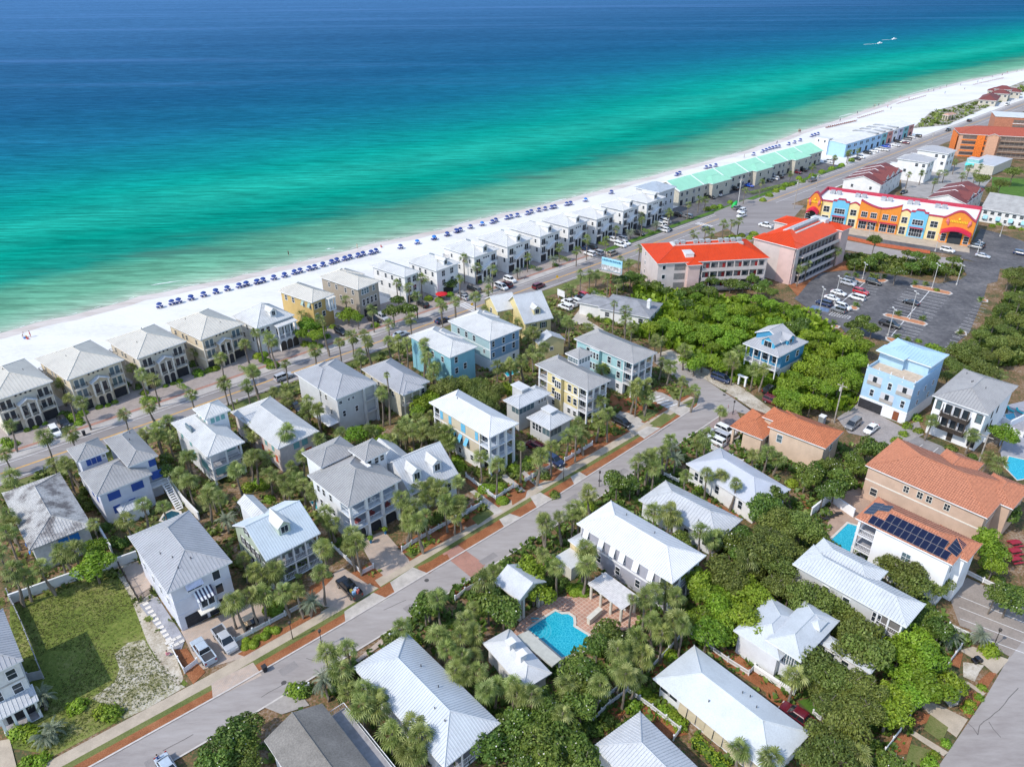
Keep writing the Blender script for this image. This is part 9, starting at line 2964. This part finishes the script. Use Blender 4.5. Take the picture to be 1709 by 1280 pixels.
for lab, pts, kw in (
 ('white picket fence along the palm bed beside the golf cart', 'L 48 522 260 410 445 310', {}),
 ('white picket fence beside the drive of the black pickup', 'H 640 1000 820 1168 892 1130', {}),
 ('white picket fence with dipping tops before the twin dormer house', 'H 1065 1025 1125 985 1185 950 1290 890 1395 835', {}),
 ('short white picket fence right of the twin dormer house walkway', 'H 1425 825 1545 748', {}),
 ('white picket fence left of the beige blue shuttered house', 'I 468 940 560 1010 650 1078 757 1005', {}),
 ('short white picket fence between the walkways of the beige house', 'I 828 970 866 946', {}), ('short white picket fence around the round clipped shrub by the street', 'I 875 945 990 880', {}),
 ('white picket fence before the palms of the pale grey cottage', 'I 1070 845 1238 745', {}), ('white picket fence on the small lawn left of the beige house', 'I 440 1172 560 1115', {}),
 ('white garden fence corner around the mulch bed of the lavender house', 'K 1055 572 1130 708 1208 648', {'kind': 'panel'}),
 ('grey board fence between the left edge house and the empty lot', 'K 60 245 150 440 268 742 185 760', {'kind': 'panel', 'm': GREYF, 'h': 1.7, 'name': 'board_fence'}),
 ('black metal fence beside the brick terrace of the lavender house', 'K 712 32 780 150 850 275 935 215', {'kind': 'rail', 'm': BRONZE, 'h': 1.3, 'name': 'metal_fence'}),
 ('white picket fence under the palms in the middle foreground', 'M 840 1005 940 905 1050 825', {}), ('second white picket fence parallel to the first under the foreground palms', 'M 780 985 1010 790', {}),
 ('white picket fence between the striped roof cottage and the blinds cottage', 'M 1050 825 1200 930 1370 1065 1330 1120', {}),
 ('white picket fence left of the blinds cottage near the palms', 'M 1180 700 1300 575 1385 480', {}), ('white picket fence under the leaning oak limbs', 'M 1440 485 1500 520 1573 562', {}),
 ('white picket fence along the mulch strip below the oaks', 'R 500 568 600 640 728 722 762 682', {}), ('white picket fence edging the taupe parking court at its top', 'Q 1207 98 1320 155 1445 215', {}),
 ('white fence piece beside the silver palms of the parking court', 'Q 1110 430 1245 492', {}), ('white fence run beside the sandy yard with black toy car', 'Q 1182 560 1110 655', {}),
 ('white fence run below the bright green tree right side', 'Q 1012 795 978 842', {}), ('white fence run between two drives under the bright tree', 'Q 918 920 878 965', {}), ('white fence run by the dark soil bed at lower right', 'Q 815 1065 718 1195', {}),
 ('white fence beside the dark red pickup truck', 'Q 280 965 405 1055', {}), ('white picket fence by the street above the tall poolside pavilion', 'M 0 265 60 215 150 165', {}),
 ('white picket fence in front of the lavender roofed cottage', 'N 745 228 850 280', {}), ('white picket fence beside the aqua house terrace in the trees', 'J -120 60 0 0', {}), ('white picket gate fence by the street palms', 'L 440 830 500 800', {}),
 ('white fence behind the long white roofed cottage corner by the street', 'L 992 500 1100 435', {}), ('white picket fence right of the carport of the small terracotta house', 'N 1050 75 1240 170', {'h': 1.2}), ('white fence beside the hot tub terrace', 'O 1380 190 1560 260 1573 200', {'h': 1.4, 'kind': 'panel', 'name': 'board_fence'})):
 fence(lab, pts, **kw)
def wall(label, pts, h=1.8, w=0.22, m=WSTUC):
 line = [at(*p) for p in nums(pts)]
 o0 = line[0]
 t = thing('garden_wall', label, 'wall', (o0.x, o0.y, 0))
 for a, c in zip(line, line[1:]):
  u = (c - a).normalized()
  s_ = Vector((-u.y, u.x, 0)) * w / 2
  v = [a - o0 - s_, c - o0 - s_, c - o0 + s_, a - o0 + s_]
  MB().prism([(q.x, q.y) for q in v], 0, h).obj('wall_panel', m, t)
  cp = [a - o0 - s_ * 1.5, c - o0 - s_ * 1.5, c - o0 + s_ * 1.5, a - o0 + s_ * 1.5]
  MB().prism([(q.x, q.y) for q in cp], h, h + .08).obj('coping', m, t)
wall('long white stucco wall at the back of the empty lot', 'K 68 280 430 150 640 85 845 10', 1.8)
wall('white wall left of the long stucco wall by the weathered roof house', 'G 600 885 690 1040', 1.8)
wall('white wall beside the plunge pool terrace', 'G 1045 625 1120 730 1220 835', 1.8)
wall('white wall around the loungers of the small rectangular pool', 'O 270 735 385 645 530 745', 1.9, .22, WBRIGHT)
wall('white terrace wall at the right edge below the hot tub', 'O 1400 150 1480 195 1573 150', 1.6, .2, WBRIGHT)
wall('white retaining wall below the cross roofed cottage', 'R 760 690 880 770 1000 845 1020 800', 1.0, .3, WSTUC)
wall('small white sloped fountain wall at the pool side', 'M 810 412 885 345', 1.3, 0.55, CRM)

# loungers by the small pool, furniture
for i in range(4):
 p = at('O', 355 + 27 * i, 752 - 11 * i, .3)
 o = link('pool_lounger', lounger_mesh(DARK) if i == 0 else bpy.data.objects['pool_lounger'].data)
 o.location, o.rotation_euler = (p.x, p.y, ZO), (0, 0, GRID + .9)
 tag(o, ('leftmost', 'second', 'third', 'rightmost')[i] + ' black lounger in the row beside the small rectangular pool', 'lounger', 'black loungers by the small pool')
for i, (x, y) in enumerate(((1490, 90), (1545, 100))):
 p = at('O', x, y, .3)
 o = link('pool_lounger', lounger_mesh(mat('turquoise_cushion', (.02, .40, .42), .7)) if i == 0 else bpy.data.objects['pool_lounger.004'].data)
 o.location, o.rotation_euler = (p.x, p.y, ZO), (0, 0, .4)
 tag(o, ('left', 'right')[i] + ' turquoise lounger on the hot tub terrace', 'lounger', 'turquoise loungers')
p = at('O', 1520, 935, .6)
for i, dy in enumerate((-30, 20, 70)):
 q = at('O', 1520, 930 + dy, .6)
 b = MB().box(-1, -.45, .7, 1, .45, .78).box(-1, -.95, .4, 1, -.65, .46).box(-1, .65, .4, 1, .95, .46)
 for x in (-.7, .7):
  b.beam((x, -.8, 0), (x, .3, .72), .06).beam((x, .8, 0), (x, -.3, .72), .06)
 o = b.obj('picnic_table', mat('dark_red_paint', (.30, .015, .03), .5)); o.location, o.rotation_euler = (q.x, q.y, ZO), (0, 0, .2)
 tag(o, ('farthest', 'middle', 'nearest')[i] + ' dark red picnic table by the right edge', 'picnic table', 'dark red picnic tables')
def bin_(lab, tl, x, y, m):
 p = at(tl, x, y, .5)
 t = thing('wheelie_bin', lab, 'bin', (p.x, p.y, ZO), GRID)
 MB().add([(-.25, -.28, 0), (.25, -.28, 0), (.25, .28, 0), (-.25, .28, 0), (-.32, -.36, .95), (.32, -.36, .95), (.32, .36, .95), (-.32, .36, .95)], [(3, 2, 1, 0), (0, 1, 5, 4), (1, 2, 6, 5), (2, 3, 7, 6), (3, 0, 4, 7)]).obj('body', m, t)
 MB().box(-.34, -.38, .95, .34, .4, 1.03).obj('lid', m, t)
for i, x in enumerate((905, 937, 970)):
 bin_(('left', 'middle', 'right')[i] + ' dark green bin behind the long roofed oak house', 'Q', x, 232 + 18 * i, mat('green_plastic', (.012, .06, .03), .5))
bin_('black bin on its side at the street verge', 'L', 225, 680, DARK)
bin_('black bin beside the drive of the second tan beach house', 'A', 512, 1000, DARK)
p = at('Q', 1285, 628, .3)
t = thing('toy_car', 'small black ride on car on the sandy yard', 'toy car', (p.x, p.y, ZO), .3)
MB().box(-.75, -.4, .12, .75, .4, .5).box(-.3, -.36, .5, .4, .36, .8).obj('body', BLK, t)
for sx in (-.5, .5):
 for sy in (-.38, .38):
  w = link('wheel', WM[0.34][0], t); w.location, w.scale = (sx, sy, .2), (.55, .6, .55)
for lab, x, y, col in (('tall royal blue planter left of the garage arches', 873, 960, 0), ('tall royal blue planter right of the garage arches', 962, 905, 0)):
 p = at('H', x, y, .5)
 t = thing('planter', lab, 'planter', (p.x, p.y, ZO), 0, 'blue planters')
 MB().tube([(0, 0, 0), (0, 0, .6), (0, 0, 1.0)], [.2, .28, .34], 10).obj('pot', mat('blue_glaze', (.01, .17, .36), .25), t)
 o = link('plant', SHR['bright'][0], t); o.location, o.scale = (0, 0, 1.0), (.5, .5, .6)

# ---------------------------------------------------------------- poles, lamps, signs
STEEL = mat('galvanised_pole', (.50, .49, .47), .5, .1)
WOODP = mat('weathered_pole_wood', (.36, .32, .28), .9, .15)
def pole_from(tl, xb, yb, xt, yt):
 """foot where it stands; height from where its head shows"""
 b = at(tl, xb, yb)
 tgt = px(tl, xt, yt)
 best = min((abs(seen((b.x, b.y, z / 10))[1] - tgt[1]), z / 10) for z in range(15, 180))
 return b, best[1]
def lamp(lab, tl, xb, yb, xt, yt, heads=2, group='car park lamps'):
 b, h = pole_from(tl, xb, yb, xt, yt)
 t = thing('lamp_post', lab, 'lamp post', (b.x, b.y, 0), GRID + .8, group)
 MB().tube([(0, 0, 0), (0, 0, h)], [.12, .08], 8).tube([(0, 0, 0), (0, 0, .6)], .25, 8).obj('pole', STEEL, t)
 for s_ in ((-1, 1) if heads == 2 else (1,)):
  MB().tube([(0, 0, h - .1), (s_ * .7, 0, h)], .05, 5).box(s_ * .95 - .35, -.2, h - .08, s_ * .95 + .35, .2, h + .1).obj('lamp_head', STEEL, t)
def S2(x, y): return 1340 + x * .17554, 440 + y * .17554
for lab, a, c in (('lamp post on the nearest car park island before the blue house', (805, 690), (865, 430)), ('lamp post on the middle car park island', (1012, 535), (1082, 275)), ('lamp post on the far car park island with round shrub', (1225, 240), (1300, 10)),
                  ('lamp post beside parked cars under the condominium palms', (565, 150), (600, 0)), ('lamp post between white cars in the left row', (298, 380), (335, 130)), ('lamp post beside the blue striped bay', (155, 455), (200, 235))):
 lamp(lab, 'p', *S2(*a), *S2(*c))
for lab, xb, yb, xt, yt in (('lamp post before the shop in the dark parking lot', 1290, 1175, 1312, 1108), ('lamp post at the corner of the shop entrance', 1030, 1170, 1055, 1070), ('lamp post near the yellow kerb by the junction', 1160, 1375, 1195, 1250), ('lamp post on the shop mulch strip beside the condominium', 620, 1095, 640, 1010), ('lamp post on the right side of the shop parking', 1425, 1080, 1450, 1000)):
 lamp(lab, 'E', xb, yb, xt, yt, 2)
def utility(lab, tl, xb, yb, xt, yt, m=WOODP, arm=True):
 b, h = pole_from(tl, xb, yb, xt, yt)
 t = thing('utility_pole', lab, 'utility pole', (b.x, b.y, 0), GRID + RAD(90))
 MB().tube([(0, 0, 0), (0, 0, h)], [.17, .11], 8).obj('pole', m, t)
 if arm:
  MB().box(-1.1, -.06, h - .7, 1.1, .06, h - .56).obj('crossarm', WOODP, t)
  MB().tube([(.3, 0, h - 2.0), (.3, 0, h - 1.1)], .22, 8).obj('transformer', STEEL, t)
 return Vector((b.x, b.y, h - .6))
w0 = utility('grey utility pole between the thicket and the powder blue house', 'F', 412, 1190, 466, 950)
w1 = utility('tall utility pole beside the white house with dark balconies', 'O', 1283, 445, 1362, 235)
w2 = utility('utility pole in front of the green roofed terrace', 'D', 843, 620, 858, 430, STEEL)
w3 = utility('utility pole left of the colourful shop', 'D', 1188, 618, 1215, 440)
w4 = utility('utility pole along the beach road beside a grey pickup', 'D', 1325, 490, 1340, 400)
w5 = utility('utility pole on the road verge before the scaffolded block', 'E', 1010, 505, 1025, 445)
w6 = utility('thin utility pole at the left end of the green roofed terrace', 'D', 575, 575, 590, 490, STEEL, False)
def wire(lab, a, c, sag=.8):
 pts = [a + (c - a) * i / 8 - Vector((0, 0, sag * 4 * (i / 8) * (1 - i / 8))) for i in range(9)]
 tag(MB().tube(pts, .022, 4, cap=False).obj('power_line', BRONZE), lab, 'power line')
wire('power line between the road poles near the shop', w3, w4)
wire('power line between the grey pickup and the scaffolded block', w4, w5)
wire('power line running from the thicket pole towards the right edge pole', w0, w1, 1.5)
# street sign, lamps along the street
def signpost(lab, tl, x, y, h, face, m, w=.6, hh=.6):
 p = at(tl, x, y)
 t = thing('road_sign', lab, 'sign', (p.x, p.y, 0), GRID + face)
 MB().tube([(0, 0, 0), (0, 0, h)], .04, 6).obj('pole', STEEL, t)
 n = 8
 MB().prism([(math.cos(math.pi / 8 + i * math.pi / 4) * w / 2, math.sin(math.pi / 8 + i * math.pi / 4) * w / 2) for i in range(n)], 0, .03).obj('sign_plate', m, t).matrix_local = Matrix.Translation((0, -.06, h - .2)) @ Matrix.Rotation(RAD(90), 4, 'X')
 return t
SRED = mat('stop_red', (.50, .01, .02), .5)
signpost('red octagonal stop sign at the street junction', 'J', 1148, 960, 2.5, RAD(180) + .5, SRED, .9)
SYEL = mat('sign_yellow', (.62, .36, .02), .5)
signpost('yellow road sign on the beach road near the crossing', 'C', 322, 870, 2.2, -.6, SYEL, .9)
signpost('yellow road sign beside the maroon car', 'C', 840, 700, 2.2, -.6, SYEL, .9)
def lantern(lab, tl, x, y, h=3.2):
 p = at(tl, x, y)
 t = thing('street_lamp', lab, 'street lamp', (p.x, p.y, 0), GRID, 'small black street lamps')
 MB().tube([(0, 0, 0), (0, 0, h)], [.08, .05], 6).obj('pole', BRONZE, t)
 MB().tube([(0, 0, h), (0, 0, h + .1), (0, 0, h + .5), (0, 0, h + .62)], [.05, .2, .26, .04], 6).obj('lantern', BRONZE, t)
lantern('black street lamp on the verge beside round clipped shrubs', 'L', 398, 500)
lantern('black street lamp across the street from the mulch verge', 'L', 578, 550)
lantern('black street lamp at the walkway of the beige house', 'I', 1062, 955)
lantern('black street lamp near the stop sign', 'J', 1180, 960)
lantern('black street lamp beside the taupe parking court', 'Q', 1385, 545)
lantern('black street lamp before the ribbed white roof cottage', 'N', 365, 300)
# billboard with sky blue picture and unreadable lettering
p = at('J', 430, 250)
b0, hb = pole_from('J', 430, 250, 438, 100)
t = thing('billboard', 'sky blue roadside billboard on a rusty pole above the trees', 'billboard', (b0.x, b0.y, 0), 0)
MB().tube([(0, 0, 0), (0, 0, hb)], .25, 8).obj('pole', mat('rusty_pole', (.22, .09, .05), .8, .2), t)
q0, q1 = at('J', 378, 70, hb) - b0, at('J', 502, 100, hb) - b0
q0.z = q1.z = 0
u = (q1 - q0).normalized()
bw = (q1 - q0).length
bm = Matrix(((u.x, -u.y, 0, (q0.x + q1.x) / 2), (u.y, u.x, 0, (q0.y + q1.y) / 2), (0, 0, 1, hb), (0, 0, 0, 1)))
for nme, bx, m in (('panel', (-bw / 2, .02, 0, bw / 2, .3, 3.9), mat('billboard_sky', (.33, .58, .68), .5, .06, .3)), ('catwalk', (-bw / 2, -1.1, -.35, bw / 2, .5, -.2), WOODP), ('picture_band', (-bw / 2 + .05, -.02, .1, bw / 2 - .05, .03, 1.7), mat('billboard_photo', (.42, .40, .40), .6, .55, 1.2)), ('text_band', (-bw / 2 + .05, -.015, 2.7, bw / 2 - .05, .03, 3.8), mat('billboard_band', (.27, .54, .68), .5, .05))):
 MB().box(*bx).obj(nme, m, t).matrix_local = bm
for i in range(13):
 x = -bw / 2 + .5 + i * (bw - 1.0) / 12
 MB().box(x - .18, -.04, 2.95, x + .12 + .06 * (i % 3), 0, 3.45 + .08 * (i % 2)).obj('letter', mat('billboard_letter', (.03, .12, .22), .5), t).matrix_local = bm
p = at('C', 865, 800)
t = thing('sign_board', 'blank white sign board beside the cars on the gravel lot', 'sign', (p.x, p.y, 0), GRID - RAD(90))
MB().box(-1.6, -.08, .8, 1.6, .08, 2.8).obj('panel', WHITE, t)
for x in (-1.2, 1.2):
 MB().box(x - .07, -.07, 0, x + .07, .07, .8).obj('post', WHITE, t)
p = at('D', 825, 600, 1)
t = thing('playground_figure', 'green inflated shape by the roadside hedge', 'inflatable', (p.x, p.y, 0), GRID)
MB().tube([(-1.5, 0, .5), (0, 0, 1.6), (1.2, 0, 2.4), (1.8, .2, 1.2)], [.6, .9, .7, .3], 8).obj('body', mat('vivid_green', (.01, .40, .07), .5), t, True)
# porta loo and box by the thicket
p = at('O', 340, 150, 1)
t = thing('portable_toilet', 'grey portable toilet with white roof by the thicket edge', 'toilet', (p.x, p.y, 0), GRID)
MB().box(-.6, -.6, 0, .6, .6, 2.0).obj('cabin', mat('grey_plastic', (.22, .24, .25), .5), t)
MB().box(-.66, -.66, 2.0, .66, .66, 2.2).obj('roof', WHITE, t)
MB().box(-.4, -.64, .1, .4, -.6, 1.8).obj('door', GREYF, t)
# arbour of the deep blue house
p = at('J', 1235, 780)
t = thing('garden_arbour', 'white garden arbour at the path of the deep blue house', 'arbour', (p.x, p.y, 0), GRID - RAD(90))
for x in (-.9, .9):
 MB().box(x - .2, -.2, 0, x + .2, .2, 2.4).obj('column', WHITE, t)
MB().box(-1.3, -.35, 2.4, 1.3, .35, 2.65).obj('beam', WHITE, t)
# boats
for lab, x, y, s_ in (('small white motor boat with a wake on the open sea', 1468, 73, 1.0), ('second small boat farther out near the wake', 1492, 66, .8)):
 p = ground((x, y), 0)
 t = thing('motor_boat', lab, 'boat', (p.x, p.y, -.3), .35)
 MB().add([(-3, -1, 0), (2, -1, 0), (4, 0, .2), (2, 1, 0), (-3, 1, 0), (-3, -1.3, 1), (2, -1.3, 1.1), (4.6, 0, 1.4), (2, 1.3, 1.1), (-3, 1.3, 1)], [(0, 1, 6, 5), (1, 2, 7, 6), (2, 3, 8, 7), (3, 4, 9, 8), (4, 0, 5, 9), (5, 6, 7, 8, 9)]).obj('hull', WHITE, t)
 MB().box(-1, -.7, 1.1, 1, .7, 2.2).obj('cabin', WHITE, t)
 MB().add([(-4, -.5, .05), (-4, .5, .05), (-26 * s_, 1.2, .05), (-26 * s_, -1.2, .05)], [(0, 1, 2, 3)]).obj('wake', FOAM, t)

# ---------------------------------------------------------------- labels: what each repeat stands next to
def ordinal(i, n):
 if n == 2: return ('left', 'right')[i]
 if i == 0: return 'leftmost'
 if i == n - 1: return 'rightmost'
 return ('second', 'third', 'fourth', 'fifth', 'sixth', 'seventh', 'eighth', 'ninth', 'tenth', 'eleventh', 'twelfth', 'thirteenth', 'fourteenth', 'fifteenth', 'sixteenth', 'seventeenth', 'eighteenth', 'nineteenth', 'twentieth')[min(i - 1, 18)] + ' from left'
NUMW = {2: 'two', 3: 'three', 4: 'four', 5: 'five', 6: 'six', 7: 'seven', 8: 'eight', 9: 'nine', 10: 'ten'}
BINS = {}
for o, noun, p in AUTO:
 sx, sy = seen(p)
 best = None
 for nm, c, hs in LANDMARK:
  d = (Vector((p.x, p.y, 0)) - c).length - hs * .6
  if best is None or d < best[0]:
   best = (d, nm, c, hs)
 cx, cy = seen(best[2] + Vector((0, 0, 3)))
 dx, dy = sx - cx, (sy - cy) * 1.3
 rel = ('right of' if dx > 0 else 'left of') if abs(dx) > abs(dy) else ('in front of' if dy > 0 else 'behind')
 BINS.setdefault((noun, rel, best[1]), []).append((sx, o))
for (noun, rel, nm), lst in BINS.items():
 lst.sort(key=lambda q: q[0])
 n = len(lst)
 for i, (sx, o) in enumerate(lst):
  o['label'] = noun + ' ' + rel + ' the ' + nm if n == 1 else noun + ' ' + rel + ' the ' + nm + ', ' + ordinal(i, n) + (' of ' + NUMW[n] if n in NUMW else '')
  if len(o['label'].split()) > 16: o['label'] = ' '.join(o['label'].split()[:-2])
